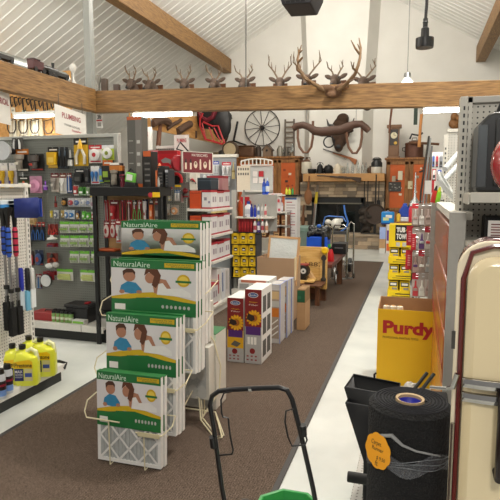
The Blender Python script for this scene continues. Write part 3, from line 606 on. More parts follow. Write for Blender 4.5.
# ================================================================ hanging packs
HOOKS = {}
def hook(gond, x, yb, yf, z):
    """a chrome peg hook on its gondola, running from the board out to the pack"""
    o = MB().tube([(x, yb, z), (x, yf - .012, z), (x, yf - .016, z + .010)], .003, STEEL, 5).build('peg_hook')
    g0 = gond.location; o.parent = gond; o.location = (-g0.x, -g0.y, -g0.z)
def mm(c): return c if not isinstance(c, str) else M(c, .45)
def hang(gond, board_y, r, Y, name, label, kind, card, prod, header=None, prod2=None, group=None, cat=None, hk=True):
    """a carded product: card, product or blister of its own shape, hung on a hook"""
    xc, z0, W_, H_ = RR(r, Y); h = W_ / 2
    t = thing(name, label, cat or name.replace('_', ' '), (xc, Y, z0), 0, group)
    card = mm(card); prod = mm(prod); header = mm(header) if header else None; prod2 = mm(prod2) if prod2 else DGREY
    D = min(.05, W_ * .45)
    if kind != 'bare':
        mb = MB(); mb.box(-h, h, 0, .003, 0, H_, card)
        if header: mb.front(-h, h, H_ * .76, H_, header); mb.front(-h * .7, h * .7, H_ * .84, H_ * .9, WHITE if kind != 'bat' else LIME, -.0014)
        mb.front(-h * .8, h * .8, H_ * .05, H_ * .13, prod2, -.0010)
        mb.build('card', t)
    b = MB(); top = H_ * (.74 if header else .9)
    if kind == 'box': b.box(-h * .72, h * .72, -D, -.001, H_ * .14, top, prod).front(-h * .5, h * .5, H_ * .25, H_ * .5, prod2, -D - .001)
    elif kind == 'cyl': b.lathe([(h * .34, H_ * .12), (h * .42, H_ * .16), (h * .42, H_ * .5), (h * .62, H_ * .56), (h * .62, top), (h * .5, top + .002)], prod, (0, -h * .63, 0), 14).box(-h * .15, h * .15, -h * 1.3, -h * 1.05, H_ * .3, H_ * .42, prod2)
    elif kind == 'pliers':
        for s_ in (-1, 1): b.tube([(s_ * h * .55, -.012, H_ * .06), (s_ * h * .6, -.012, H_ * .35), (s_ * h * .12, -.012, H_ * .62)], [h * .2, h * .2, h * .14], prod, 8)
        b.tube([(0, -.012, H_ * .6), (0, -.012, H_ * .75), (0, -.012, H_ * .95)], [h * .35, h * .3, h * .08], prod2, 8)
    elif kind == 'disc': b.lathe([(h * .2, 0), (h * .75, -.004), (h * .8, -.02), (h * .5, -.03), (0, -.03)], prod, (0, -.001, H_ * .45), 20, 'y'); b.lathe([(h * .3, -.031), (0, -.036)], prod2, (0, -.001, H_ * .45), 14, 'y')
    elif kind == 'bag': b.ell((0, -D * .45, H_ * .42), (h * .85, D * .45, H_ * .38), prod); b.disc(0, H_ * .42, h * .4, H_ * .16, prod2, -D * .93)
    elif kind == 'bulbs':
        for s_ in (-.45, .45): b.lathe([(h * .14, H_ * .15), (h * .16, H_ * .3), (h * .36, H_ * .5), (h * .3, H_ * .66), (0, H_ * .72)], prod, (s_ * h, -h * .38, 0), 10)
    elif kind == 'bat':
        n = max(2, int(W_ / .028))
        for k in range(n): b.lathe([(0, H_ * .12), (h * .7 / n, H_ * .12), (h * .7 / n, H_ * .58), (h * .3 / n, H_ * .6), (0, H_ * .6)], prod, (-h * .62 + 1.24 * h * k / (n - 1), -.014, 0), 8)
        b.box(-h * .8, h * .8, -.028, -.0265, H_ * .25, H_ * .45, prod2)
    elif kind == 'blades':
        for k in range(3): b.tube([(h * (-.5 + .5 * k), -.014, H_ * .08), (h * (-.5 + .5 * k), -.014, H_ * .55), (h * (-.4 + .4 * k), -.014, H_ * .88)], [h * .16, h * .17, h * .06], (prod, prod2, prod)[k], 7)
    elif kind == 'tri': b.prism([(-h * .7, H_ * .12), (h * .7, H_ * .12), (h * .1, H_ * .72), (-h * .1, H_ * .72)], -.012, -.001, prod); b.poly([(-h * .35, H_ * .2), (h * .35, H_ * .2), (0, H_ * .55)], prod2, -.0135)
    elif kind == 'bare':
        b.tube([(0, -.015, 0), (0, -.015, H_ * .35), (0, -.015, H_ * .55), (0, -.015, H_)], [h * .9, h * .8, h * .35, h * .3], prod, 9); b.lathe([(h, H_ * .4), (h * 1.02, H_ * .5)], prod2, (0, -.015, 0), 9)
    b.build({'box': 'product', 'cyl': 'product', 'bag': 'pouch', 'bat': 'blister', 'bulbs': 'bulbs', 'bare': 'body'}.get(kind, 'tool'), t, .002 if kind == 'box' else 0)
    if hk and gond: hook(gond, xc, board_y, Y, z0 + H_ * .95)
    return t

# ================================================================ grey pegboard gondola on the left
GY = 4.78
t = thing('pegboard_gondola', 'long grey pegboard gondola along the left with white deck and black kick plate', 'shelving', (-3.55, GY, 0))
G1 = t
xr = P(118, 200, GY).x; xl = -4.75
MB().box(xl + 3.55, xr + 3.55, 0, .03, .1, 2.0, PEGG).build('pegboard', t)
MB().box(xl + 3.55, xr + 3.58, -.015, .04, 2.0, 2.035, M('#a9aaa4', .45)).build('top_rail', t, .003)
for x in (xr, -4.0): MB().box(x + 3.55 - .02, x + 3.55 + .025, -.02, .04, 0, 2.03, M('#b0b0aa', .45)).build('slotted_upright', t, .003)
mb = MB(); mb.box(xl + 3.55, xr + 3.55, -.33, 0, .13, .16, M('#d6d4cd', .45)); mb.box(xl + 3.55, xr + 3.55, -.34, -.33, .10, .165, M('#dcdad3', .45)); mb.build('deck', t, .003)
MB().box(xl + 3.55, xr + 3.55, -.30, -.0, 0, .10, M('#1d1e1c', .5)).build('kick_plate', t)
for x in (-3.75, -3.1): MB().box(x + 3.55 - .002, x + 3.55 + .002, -.342, -.339, .1, .165, DGREY).build('deck_joint', t)
A, F = GY, GY - .07
def g(r, name, label, kind, card, prod, header=None, prod2=None, group=None, cat=None, Y=F): return hang(G1, A, r, Y, name, label, kind, card, prod, header, prod2, group, cat)
# row 1
a = P(7, 151, 4.6)
tt = thing('clamp_lamp', 'silver clamp work lamp with dished reflector, top left of the grey pegboard', 'lamp', a)
MB().lathe([(.095, -.07), (.092, -.066), (.075, -.02), (.04, .02), (.03, .03)], M('#d5d7da', .3, .3), axis='y', n=24).build('reflector', tt)
MB().lathe([(.03, .03), (.032, .09), (.0, .1)], BLACK, axis='y', n=14).tube([(0, .08, 0), (.02, .1, -.06), (0, .12, -.1)], .008, DGREY).build('socket', tt)
MB().lathe([(.0, -.06), (.03, -.04), (.015, .02), (0, .03)], M('#e8e8e4', .3), axis='y', n=14).build('bulb', tt); hook(G1, a.x, A, a.y + .06, a.z + .06)
g((12, 138, 23, 150), 'hardware_pack', 'black and white speckled pack beside the silver clamp lamp', 'blades', '#55534f', '#d8d8d6', prod2='#1d1d1d')
g((16, 149, 29, 172), 'lantern_pack', 'black carded lantern with orange header band, below the speckled pack', 'cyl', '#1d1c1b', '#8a8378', '#b3671f', '#d7cfbf')
g((30, 154, 44, 171), 'flashlight_pack', 'black carded flashlight set with red strip at its foot', 'cyl', '#221f1d', '#4a4440', None, '#a03028')
g((48, 147, 59, 168), 'tool_pack', 'yellow carded tool with black header, left of the long black pliers', 'box', '#c79a1c', '#d3a51f', '#1d1b18', '#e3c15a')
for k, x in enumerate((57.5, 63)): g((x, 147, x + 5.5, 169), 'pliers', ['left', 'right'][k] + ' of two long dark pliers beside the yellow carded tool', 'pliers', '#2b2c2c', '#202224', prod2='#3c4a55', group='long dark pliers on the grey pegboard')
g((68.5, 150, 74, 166), 'utility_tool', 'silver and black bare tool left of large yellow pack', 'bare', '#222', '#b8b8b4', prod2='#1c1c1c')
g((74, 138, 88, 166), 'multitool_pack', 'largest yellow and black tool pack, top centre of the grey pegboard', 'pliers', '#c39b18', '#c9c3b2', '#1e1c18', '#d8a81c')
g((89, 145, 102, 163), 'plumbing_pack', 'white and red carded fitting right of the large yellow pack', 'disc', '#cfcac2', '#d9d7d3', '#b52a33', '#b52a33')
g((102, 145, 114, 160), 'plumbing_pack', 'white and lime green carded fitting at right end of top row', 'disc', '#a9bf3a', '#dcdcd8', '#d7d9dc', '#7b8f2c')
g((103, 160, 113, 183), 'hose_pack', 'orange and black carded part below the lime fitting', 'box', '#2a2724', '#1f1e1d', '#c8672c', '#8fae3a')
# row 2
for k, x in enumerate((0.5, 9.5)): g((x, 163, x + 7.5, 193.5), 'cleaner_pack', ['yellow, white and purple carded bottle at left edge of grey pegboard', 'yellow, white and purple carded bottle left of the orange triangle pack'][k], 'cyl', '#c3bfc6', '#d9b02a', '#e0dcdc', '#4a2d7a', group='purple and yellow carded bottles')
g((19, 176, 29, 194), 'reflector_pack', 'green and black pack with an orange triangle', 'tri', '#3c4a26', '#d9623a', '#20221c', '#d8a08c')
g((30, 176, 42, 193), 'rag_bag', 'pink speckled bag of rags hanging beside orange triangle pack', 'bag', '#c690a9', '#cf8fae', None, '#b87896')
g((44.5, 181, 48.5, 190), 'key_light', 'tiny violet key light hanging alone right of the pink bag', 'bare', '#6a3aa0', '#8a4ac0', prod2='#d8c8f0')
g((51, 173, 59, 192), 'faucet_pack', 'grey faucet part on card with red and black header', 'cyl', '#b0a79c', '#8e8882', '#6a1f22', '#c9c3b8')
g((60, 173, 66.5, 193.5), 'tube_pack', 'white tube of sealant on card with red brown header', 'cyl', '#d8d5cf', '#e4e2dc', '#70301f', '#c5c2ba')
g((67, 173, 72, 193), 'brush_pack', 'blue handled brush set on card next to the white sealant tube', 'blades', '#35507a', '#2b5fa6', '#70301f', '#dfe1e2')
g((75, 169, 85, 185), 'socket_pack', 'wide black carded socket set in middle of pegboard', 'box', '#2a2a29', '#1b1c1d', '#24262a', '#4b4b49')
g((85.5, 169, 90.5, 185), 'socket_pack', 'narrow black carded socket set right of the wide one', 'box', '#303030', '#242526', None, '#565654')
g((91, 166, 99.5, 184), 'fitting_pack', 'white pack of blue fittings on the grey pegboard', 'bulbs', '#cfd2d6', '#3b78b8', '#e4e4e2', '#b03038')
g((99.5, 167, 104, 184), 'fitting_pack', 'narrow dark pack with blue and lime strip right of blue fittings', 'box', '#3a4860', '#5a86b8', None, '#9ab83a')
# row 3 small packs
row3 = [((74, 185, 79, 195.5), '#d5d2cc', '#b53a3a', 'white and red'), ((79.5, 187, 86, 195.5), '#5da043', '#3b7d2f', 'green'), ((86.5, 187, 90.5, 195.5), '#b9c2b2', '#7d9872', 'grey green'), ((90.5, 188, 95, 198.5), '#cfd3ca', '#c8b25a', 'white and olive')]
for r, c1, c2, d in row3: g(r, 'battery_card', d + ' small card in the short row under the black socket sets', 'box', c1, c2, None, '#f0f0ee')
g((55, 196, 58, 207), 'glow_stick', 'slim red and black stick hanging alone on the grey pegboard', 'bare', '#8c2a22', '#8c2a22', prod2='#1d1d1d')
g((62, 198, 67, 206.5), 'reel_pack', 'small black reel with amber face, left of the row of white coin cards', 'disc', '#1f1c19', '#c08a3a', None, '#3c3227')
for k, (x0, x1, c2) in enumerate([(68.5, 74, '#b44048'), (74.5, 80, '#5877a8'), (80.5, 86, '#d8d8d8'), (86.5, 90.5, '#7789b0'), (91, 95, '#c39aa8')]):
    g((x0, 198, x1, 206.5 if k < 4 else 209), 'coin_battery_card', f'{["first", "second", "third", "fourth", "fifth"][k]} from left of the white small cards right of the amber reel', 'disc', '#d2d3d4', c2, None, '#8d97a8', group='white coin cell cards')
row5 = [((50, 210.5, 52.5, 217.5), '#cdb83a', '#e0c94a', 'tiny yellow tube'), ((54, 210, 58.5, 218.5), '#c9cbce', '#6c7480', 'small grey and white'), ((61, 210, 64, 217.5), '#c5ab6a', '#a88c48', 'narrow tan'), ((64.5, 210, 69, 218.5), '#cfd4da', '#5a7fb0', 'white and blue striped'), ((69.5, 210, 74.5, 219), '#c6d2de', '#3d7fc0', 'pale card with bright blue dot'), ((76, 211, 80, 219.5), '#27314a', '#b0894e', 'navy and gold'), ((82, 211, 86, 219.5), '#58a83c', '#6ec04a', 'left green'), ((86.5, 212, 91, 219.5), '#4e9a38', '#5fae42', 'right green'), ((91.5, 212, 95, 220), '#cfcfcc', '#b04448', 'white and red end')]
for r, c1, c2, d in row5: g(r, 'small_battery_card', d + ' card in the row just above green battery packs', 'bag' if 'dot' not in d else 'disc', c1, c2, None, '#e4e4e0')
# green and white battery packs
WB = '#d6d6d0'
rows = [(221.5, 233, [(60, 69.5), (70, 79.5), (80, 88.5), (89.5, 94)], 'upper'), (235.5, 247, [(60.5, 69.5), (70.5, 79.5), (80, 88.5), (90, 94)], 'middle'), (251, 263, [(70, 79), (80, 89.5), (91.5, 94.5)], 'lower')]
for y0, y1, xs, d in rows:
    for k, (a_, b_) in enumerate(xs):
        g((a_, y0, b_, y1), 'battery_pack', f'white battery pack with green header, {["first", "second", "third", "fourth"][k]} from left of the {d} row', 'bat', WB, '#b9bfae', '#69b53a', '#7f9f55', group='green and white battery packs', cat='battery pack')
g((57, 269, 73, 280.5), 'battery_pack', 'wide white battery pack with green header, left of the lowest pair', 'bat', WB, '#cfd48a', '#69b53a', '#b9c47a', cat='battery pack')
g((80.5, 270, 95, 281.5), 'battery_pack', 'wide white battery pack with green header, right of the lowest pair', 'bat', WB, '#cfd48a', '#69b53a', '#b9c47a', cat='battery pack')
# lower left tools
for k, (x0, x1, c) in enumerate([(18, 23, '#b3342c'), (23.5, 27, '#2a2a2c'), (27, 31, '#8b8c8c')]): g((x0, 221, x1, 247), 'tin_snips', ['red handled snips left of the blue ones', 'black handled snips left of the blue ones', 'grey handled snips left of the blue ones'][k], 'pliers', '#262423', c, prod2='#3b3b3b')
for k, x in enumerate((31.5, 36, 40.5)): g((x, 222, x + 4.5, 241), 'pliers', f'{["left", "middle", "right"][k]} one of the blue handled pliers under a red header', 'pliers', '#23272f', '#24508f' if k != 1 else '#2f66ac', '#a5332b', '#36383c', group='blue handled pliers')
g((31, 214, 37, 226), 'tan_card', 'small tan card under the blue sheet on the grey pegboard', 'box', '#a58b60', '#b59a6c', None, '#8c7448')
g((35, 197, 42.5, 216), 'tape_pack', 'amber carded item just right of the blue sheet', 'disc', '#b98d33', '#c79a38', '#3b2c1a', '#e0bb60')
for k, x in enumerate((48, 53)): g((x, 224, x + 5, 235), 'nozzle_pack', ['left', 'right'][k] + ' of two red hose nozzles above the white lamp dish', 'pliers', '#7c2a24', '#b2412f', prod2='#8c2f25')
a = P(52, 239, 4.62); tt = thing('puck_lamp', 'white shallow lamp dish hanging under the red nozzles', 'lamp', a)
MB().lathe([(.05, 0), (.045, .012), (.02, .02), (.015, .04)], M('#e6e4e0', .35)).build('dish', tt); MB().tube([(0, 0, .04), (0, .05, .06)], .01, RED).build('arm', tt); hook(G1, a.x, A, a.y + .04, a.z + .06)
g((48.5, 243, 58, 247), 'torch_lighter', 'dark red bar tool lying across below the white lamp dish', 'box', '#7d1c22', '#8a2028', None, '#1f2a5a')
g((28.5, 251, 34.5, 265.5), 'glove_pack', 'red carded gloves left of the blue ones low on the grey pegboard', 'bag', '#3b2a28', '#b33c40', None, '#7c2428')
g((35.5, 250, 43.5, 265.5), 'glove_pack', 'navy blue carded gloves low on the grey pegboard', 'bag', '#26304a', '#2c4a80', None, '#9a3a2a')
g((47, 253, 58, 264), 'headlamp_pack', 'red strapped headlamp with clear lens on card', 'pliers', '#6b2a20', '#b14326', None, '#2b2a28')
a = P(52, 266, 4.62); tt = thing('lens_pack', 'clear domed lens pack under the red headlamp', 'lens', a)
MB().ell((-.035, 0, 0), (.045, .03, .028), M('#d9d9d6', .15)).build('dome', tt); MB().ell((.045, 0, .012), (.04, .03, .03), M('#b9b6b2', .15)).build('dome', tt); hook(G1, a.x, A, a.y, a.z + .03)
g((36.5, 274, 42, 289), 'tire_gauge_pack', 'red, white and blue tool card left of the round chrome spotlight', 'blades', '#5a2423', '#b0b8c0', '#842328', '#2f78b0')
a = P(46.5, 280.5, 4.6); tt = thing('spotlight_pack', 'round black handheld spotlight with chrome face on red card', 'flashlight', a)
MB().lathe([(.0, .04), (.05, .03), (.068, 0), (.07, -.012), (.062, -.014)], M('#1e1b1a', .4), axis='y', n=22).build('housing', tt); MB().lathe([(.062, -.0145), (.03, -.016), (0, -.02)], M('#d2d4d4', .2, .3), axis='y', n=22).build('lens', tt)
MB().box(-.075, .06, .045, .05, .0, .085, DRED).build('card', tt); hook(G1, a.x, A, a.y + .03, a.z + .08)
g((46, 271, 57, 275), 'pry_bar', 'short red and black bar left of the wide battery pack', 'box', '#8a2026', '#95242a', None, '#241f1f')
# on the deck
DZ = .165
a = FL(50, 313, DZ); tt = thing('tool_box', 'low red metal tool box on the white deck of the gondola', 'toolbox', (P(50, 308, GY - .2).x, GY - .2, .16))
MB().prism([(-.20, 0), (.22, 0), (.235, .06), (.15, .085), (-.17, .085), (-.215, .06)], -.07, .1, M('#9c2a2d', .4)).build('box_body', tt, .006); MB().tube([(-.06, .0, .085), (-.05, 0, .1), (.05, 0, .1), (.06, 0, .085)], .006, DGREY).build('handle', tt)
a = FL(82, 314, DZ); tt = thing('battery_case', 'square black battery case with lid on the white deck', 'case', (P(81, 305, GY - .16).x, GY - .16, .16))
MB().box(-.125, .125, -.08, .1, 0, .15, M('#18181a', .45)).build('case_body', tt, .008); MB().box(-.14, .14, -.09, .11, .15, .185, M('#202022', .45)).build('lid', tt, .008); MB().box(.06, .10, -.03, .03, .185, .2, RED).build('red_cap', tt, .003)
for i in range(5):
    for j in range(2):
        a = P(54 + i * 4.2 + j * 1.2, 313, GY - .26 + .075 * j)
        o = thing('camp_fuel_can', f'{["front", "back"][j]} row green and black can, {["first", "second", "third", "fourth", "fifth"][i]} from left in the cluster on the deck', 'can', (a.x, GY - .26 + .075 * j, .16), 0, 'green and black cans on the white deck')
        MB().lathe([(0, 0), (.022, 0), (.024, .005), (.024, .085), (.022, .09)], M('#7aa25a', .4), n=12).lathe([(.0244, .03), (.0244, .055)], M('#cfd6bf', .4), n=12).build('can_body', o); MB().lathe([(.022, .09), (.024, .092), (.022, .11), (0, .115)], BLACK, n=12).build('cap', o)
a = P(79, 318, GY - .29); tt = tag(MB().box(-.07, .07, -.02, .05, 0, .045, M('#cfd0c8', .5)).front(-.06, .06, .012, .034, LIME, -.021).build('small_carton', bevel=.002, loc=(a.x, GY - .29, .16)), 'small white and green carton on the deck before black battery case', 'box')

# ================================================================ white gondola at the left edge (faces the aisle)
WX = -3.02
t = thing('pegboard_gondola', 'white pegboard gondola at the left edge with jugs on its deck', 'shelving', (WX, 3.0, 0)); G2 = t
MB().box(-.03, 0, -1.0, .64, .16, 1.50, PEGW).build('pegboard', t)
MB().box(-.045, .012, .62, .665, 0, 1.54, M('#dcd9d2', .45)).build('slotted_upright', t, .003)
mb = MB()
for k in range(30): mb.box(.0125, .0135, .640, .648, .2 + k * .043, .225 + k * .043, BLACK)
mb.build('upright_slots', t)
MB().box(-.03, .42, -1.0, .50, .105, .13, M('#e6e5e1', .45)).build('deck', t, .004)
MB().box(.42, .426, -1.0, .50, .085, .135, M('#e0ddd6', .45)).build('price_rail', t)
MB().box(0, .40, -1.0, .47, 0, .105, M('#1d1f1d', .5)).build('kick_plate', t)
MB().tube([(.15, .50, .12), (.36, .51, .14), (.42, .51, .13), (.43, .47, .1)], .012, BLACK, 8).build('end_guard', t)
MB().box(0, .07, -.4, .63, 1.505, 1.53, OFFW).build('top_shelf', t, .003)
a = P(26, 205, 3.64)
t = thing('blue_sheet', 'dark blue plastic sheet sticking out flat from the end of the white pegboard', 'sheet', (-2.83, 3.27, P(26, 218, 3.27).z))
MB().add([(0.02, 0, 0), (.20, .02, .0), (.225, .02, .02), (.22, .02, .145), (.20, .02, .15), (.02, 0, .14)], [(0, 1, 2, 3, 4, 5)], M('#1d2f7c', .5)).build('sheet', t).modifiers.new('s', 'SOLIDIFY').thickness = .006
MB().box(.17, .235, .026, .032, .01, .14, M('#2c47a4', .5)).build('rear_sheet', t)
MB().tube([(-.19, .02, .135), (.2, .03, .135)], .004, STEEL, 6).build('hook', t)
# snow brushes hanging on the white board
def brush(px_top, y0, y1, Xp, grip, label, head='#2f7fc0'):
    a, b_ = PX(px_top, y0, Xp), PX(px_top + 1.5, y1, Xp); L_ = a.z - b_.z
    t = thing('snow_brush', label, 'snow brush', (Xp, a.y, b_.z), 0, 'snow brushes on the white pegboard')
    MB().tube([(0, 0, .06), (0, 0, L_ * .62)], .011, M('#9a9a9a', .3, .9), 10).build('pole', t)
    mb = MB(); mb.tube([(0, 0, L_ * .6), (0, 0, L_ * .62), (0, 0, L_ * .80), (0, 0, L_ * .82)], [.012, .02, .02, .014], mm(grip), 10)
    for k in range(4): mb.lathe([(.0212, L_ * (.63 + .05 * k)), (.0212, L_ * (.642 + .05 * k))], BLACK, n=10)
    mb.build('grip', t)
    MB().box(-.015, .015, -.07, .07, L_ * .965, L_, mm(head)).box(-.017, .017, -.075, .075, L_ * .99, L_ * 1.02, M('#c8d4dc', .4)).build('scraper_blade', t, .003)
    MB().tube([(0, 0, L_ * .82), (0, 0, L_ * .9), (0, 0, L_ * .97)], [.014, .02, .045], BLACK, 8).build('scraper_neck', t)
    mb = MB(); mb.box(-.02, .02, -.028, .028, .0, .22, M('#101010', .9, noise=.3, scale=120, bump=.8)); mb.box(-.014, .014, -.01, .01, .2, .27, BLACK); mb.build('bristles', t, .006)
    MB().lathe([(.0, -.005), (.02, 0), (.02, .03), (.0, .036)], BLACK, (0, 0, L_ * .33), 10).build('collar', t)
    o = MB().tube([(WX + .0 - Xp, 0, L_ * .94), (.03, 0, L_ * .94)], .003, STEEL, 5).build('peg_hook'); o.parent = G2; o.location = (Xp - G2.location.x, a.y - G2.location.y, b_.z)
brush(2, 203, 332, -2.93, '#2348a8', 'snow brush with blue ribbed grip, leftmost of the hanging brushes')
brush(6.5, 203, 338, -2.90, '#2a55b8', 'snow brush with blue ribbed grip, second of the hanging brushes')
brush(13.5, 203, 336, -2.90, '#c8304c', 'snow brush with red ribbed grip')
def scraper(px, y0, y1, Xp, col, label, blade):
    a, b_ = PX(px, y0, Xp), PX(px, y1, Xp); L_ = a.z - b_.z
    t = thing('ice_scraper', label, 'ice scraper', (Xp, a.y, b_.z), 0, 'ice scrapers low on the white pegboard')
    MB().tube([(0, 0, L_ * .45), (0, 0, L_ * .5), (0, 0, L_ * .95), (0, 0, L_)], [.013, .02, .02, .015], mm(col), 10).build('handle', t)
    MB().prism([(-.012, L_ * .48), (.012, L_ * .48), (.008, 0), (-.008, 0)], -.028, .028, mm(blade)).build('blade', t, .002)
    o = MB().tube([(WX - Xp, 0, L_ * .93), (.03, 0, L_ * .93)], .003, STEEL, 5).build('peg_hook'); o.parent = G2; o.location = (Xp - G2.location.x, a.y - G2.location.y, b_.z)
scraper(20.5, 268, 311, -2.96, '#2430a8', 'ice scraper with bright blue handle low on the white pegboard', '#c8d4dc')
scraper(27, 268, 311, -2.94, '#222426', 'ice scraper with black handle and pale blue blade', '#6fb0d0')
scraper(31.5, 268, 308, -2.93, '#d8d8d6', 'ice scraper with white handle at the end of white pegboard', '#dfe4e6')
# antifreeze jugs
JY = M('#dfe23a', .3, 0, .04, 12, 0, .3); JL = M('#f0c40f', .45); JN = M('#1f2560', .5)
def jug(px, py, X_, label, rz=0., shown=True):
    a = FL(px, py, .13); t = thing('coolant_jug', label, 'jug', (a.x, a.y, .13), rz, 'yellow coolant jugs on the white deck'); t.scale = (1.1, 1.1, 1.13)
    mb = MB(); prof = [(.055, 0), (.06, .01), (.06, .15), (.056, .175), (.036, .2), (.018, .212), (.016, .225)]
    def sq(r, z, n=20):
        out = []
        for k in range(n):
            an = 2 * PI * k / n; c_, s_ = math.cos(an), math.sin(an); q = 1 / (abs(c_) ** 4 + abs(s_) ** 4) ** .25
            q = q if z < .19 else 1
            out.append((r * q * c_ * 1.25 - (.025 if z > .185 else 0), r * q * s_ * .85, z))
        return out
    vs = []
    for r, z in prof: vs += sq(r, z)
    L_ = len(prof); mb.add(vs, [(i * 20 + k, i * 20 + (k + 1) % 20, i * 20 + 20 + (k + 1) % 20, i * 20 + 20 + k) for i in range(L_ - 1) for k in range(20)] + [tuple(range(20)), tuple(range((L_ - 1) * 20, L_ * 20))], JY)
    mb.tube([(.0, 0, .205), (.03, 0, .222), (.058, 0, .205), (.066, 0, .16), (.06, 0, .13)], [.012, .014, .014, .014, .012], M('#e9eab4', .35), 10)
    mb.build('bottle', t)
    MB().lathe([(.019, .222), (.021, .226), (.021, .25), (0, .252)], M('#1c1a18', .4), (-.025, 0, 0), 16).build('cap', t)
    mb = MB(); y_ = -.0535
    mb.poly([(-.062, .115), (.052, .115), (.052, .155), (.03, .168), (-.062, .155)], JL, y_); mb.front(-.062, -.005, .035, .112, JN, y_); mb.front(.0, .05, .035, .112, M('#cfc68a', .5), y_)
    mb.front(.003, .046, .06, .085, M('#3a4f9a', .5), y_ - .0006)
    mb.build('printed_label', t)
    lettering(t, 'Prestone', -.058, .048, .121, .147, M('#1c1c1c', .5), y_ - .0012, bold=.02)
    lettering(t, 'MAX', -.058, -.01, .085, .103, WHITE, y_ - .0012, bold=.02); lettering(t, 'ANTIFREEZE', -.058, -.01, .07, .079, WHITE, y_ - .0012); lettering(t, 'COOLANT', -.058, -.01, .055, .064, WHITE, y_ - .0012)
jug(18, 382.5, 0, 'yellow coolant jug at back left of the jugs, behind the spray cans', .35)
jug(28, 383.5, 0, 'yellow coolant jug at the front, beside the spray cans', .35)
jug(34, 372.5, 0, 'yellow coolant jug farthest back, only its top showing', .35)
jug(45.5, 374.5, 0, 'yellow coolant jug nearest the right end of the white deck', .35)
for k, (px, py) in enumerate([(1.5, 398), (8.5, 392.5)]):
    a = FL(px, py, .13); t = thing('spray_can', ['spray can at the left edge of the white deck', 'second spray can, touching the yellow coolant jug'][k], 'spray can', (a.x, a.y, .13), .3, 'dark spray cans on the white deck')
    MB().lathe([(.0, 0), (.03, 0), (.032, .006), (.032, .15), (.024, .165)], M('#b9bcc0', .3), n=18).lathe([(.0324, .02), (.0324, .06)], M('#6d8fc8', .4), n=18).lathe([(.0325, .06), (.0325, .12)], M('#24191c', .4), n=18).lathe([(.0325, .085), (.0325, .10)], M('#c03048', .4), n=18).build('can_body', t)
    MB().lathe([(.024, .165), (.026, .168), (.022, .198), (0, .2)], M('#15120f', .4), n=16).build('cap', t)
# ================================================================ black tool rack behind the wire rack
BY = 4.42
xl, xr = P(94.5, 220, BY).x, P(160, 220, BY).x; bw = xr - xl; bx = (xl + xr) / 2
t = thing('display_rack', 'black framed display rack with tan back board full of red tools', 'rack', (bx, BY, 0)); BR = t
h = bw / 2; BK = M('#0b0b0c', .45); zt = P(125, 187, BY).z; zs = P(125, 196, BY).z; zm = P(105, 252, BY).z
for sx in (-1, 1):
    for y in (.0, .19): MB().box(sx * h - .02 - (.05 if y and sx > 0 else 0), sx * h + .02 - (.05 if y and sx > 0 else 0), y, y + .03, 0, zs, BK).build('leg', t, .003)
MB().box(-h - .03, h + .01, -.02, .23, zs, zt, BK).build('top_shelf', t, .004)
MB().box(-h, h, -.0, .22, zm - .04, zm, BK).build('middle_shelf', t, .003)
MB().box(-h, h, .0, .22, .28, .31, BK).build('lower_shelf', t, .003)
MB().box(-h + .02, h - .04, .20, .21, zm, zs, M('#b58f5e', .7, noise=.1, scale=12)).build('tan_back_board', t)
def bt(r, name, label, kind, card, prod, header=None, prod2=None, group=None, cat=None, Y=BY + .12): return hang(BR, BY + .20, r, Y, name, label, kind, card, prod, header, prod2, group, cat)
bt((104.5, 200, 109, 222), 'drill_bit_pack', 'slim red carded tool at the left end of top row in the black rack', 'blades', '#8d2428', '#a9aaa8', None, '#b53038')
bt((110, 200, 119, 222), 'wrench_pack', 'wide red clamshell tool, second in top row in the black rack', 'cyl', '#8f2529', '#b02a30', '#701b20', '#d8d4cc')
bt((120.5, 200, 126, 222), 'utility_knife_pack', 'dark red knife pack left of the black gap in the black rack', 'blades', '#7d2126', '#2a2728', None, '#c03a3c')
bt((127, 200, 132, 222), 'utility_knife_pack', 'red and black knife pack, centre of top row in the black rack', 'blades', '#95282d', '#302c2c', '#a93337', '#d8d0c8')
bt((133, 200, 137, 222), 'screwdriver_pack', 'red, black and green screwdriver pack in the black rack', 'pliers', '#8a252a', '#3f9a45', '#302a2a', '#b8b8b8')
bt((138, 200, 142, 222), 'screwdriver_pack', 'red and green screwdriver pack, next to the white tipped one', 'pliers', '#7b2226', '#58b05a', '#9c2a2e', '#d8d8d2')
bt((143, 199, 148.5, 222), 'screwdriver_pack', 'navy and white tipped screwdriver pack in the black rack', 'cyl', '#2c2a3a', '#cfcac8', None, '#a03034')
bt((149.5, 199, 153.5, 222), 'saw_blade_pack', 'orange and red saw blade pack at the right end in the black rack', 'box', '#a8402a', '#d86a2c', '#3c2a28', '#e0b090')
bt((155, 199, 160, 222), 'saw_blade_pack', 'dark grey saw blade pack beside right leg of the black rack', 'box', '#3a3636', '#4a4444', '#8a2a2a', '#8d8884')
for k, (x0, x1) in enumerate([(104, 110), (110.5, 116)]): bt((x0, 221, x1, 238), 'tape_measure_pack', ['left', 'right'][k] + ' red and white cable pack in the lower row of the black rack', 'bag', '#a03236', '#c4b4ae', '#7a2428', '#8d2428', 'red and white packs in the black rack', Y=BY + .06)
bt((116, 219, 121, 243), 'tape_measure_pack', 'silver tape tool pack next to the NaturalAire box in black rack'.replace('NaturalAire box', 'top furnace filter'), 'cyl', '#9d9c9a', '#c9c9c6', '#8d2428', '#a22a2e', Y=BY + .06)
a = P(108, 249, BY + .1)
tag(MB().box(-.09, .10, -.06, .06, 0, .022, M('#b8562a', .5)).build('orange_tray', bevel=.006, loc=(a.x, BY + .1, zm)), 'flat orange tray on middle shelf of the black rack', 'tray')
tag(MB().prism([(-.09, 0), (.1, 0), (.09, .1), (-.05, .13), (-.09, .1)], -.05, .08, M('#2b2a28', .6, noise=.2)).build('tool_bag', bevel=.01, loc=(P(103, 300, BY).x, BY + .14, .31)), 'dark tool bag on the lowest shelf of the black rack', 'bag')
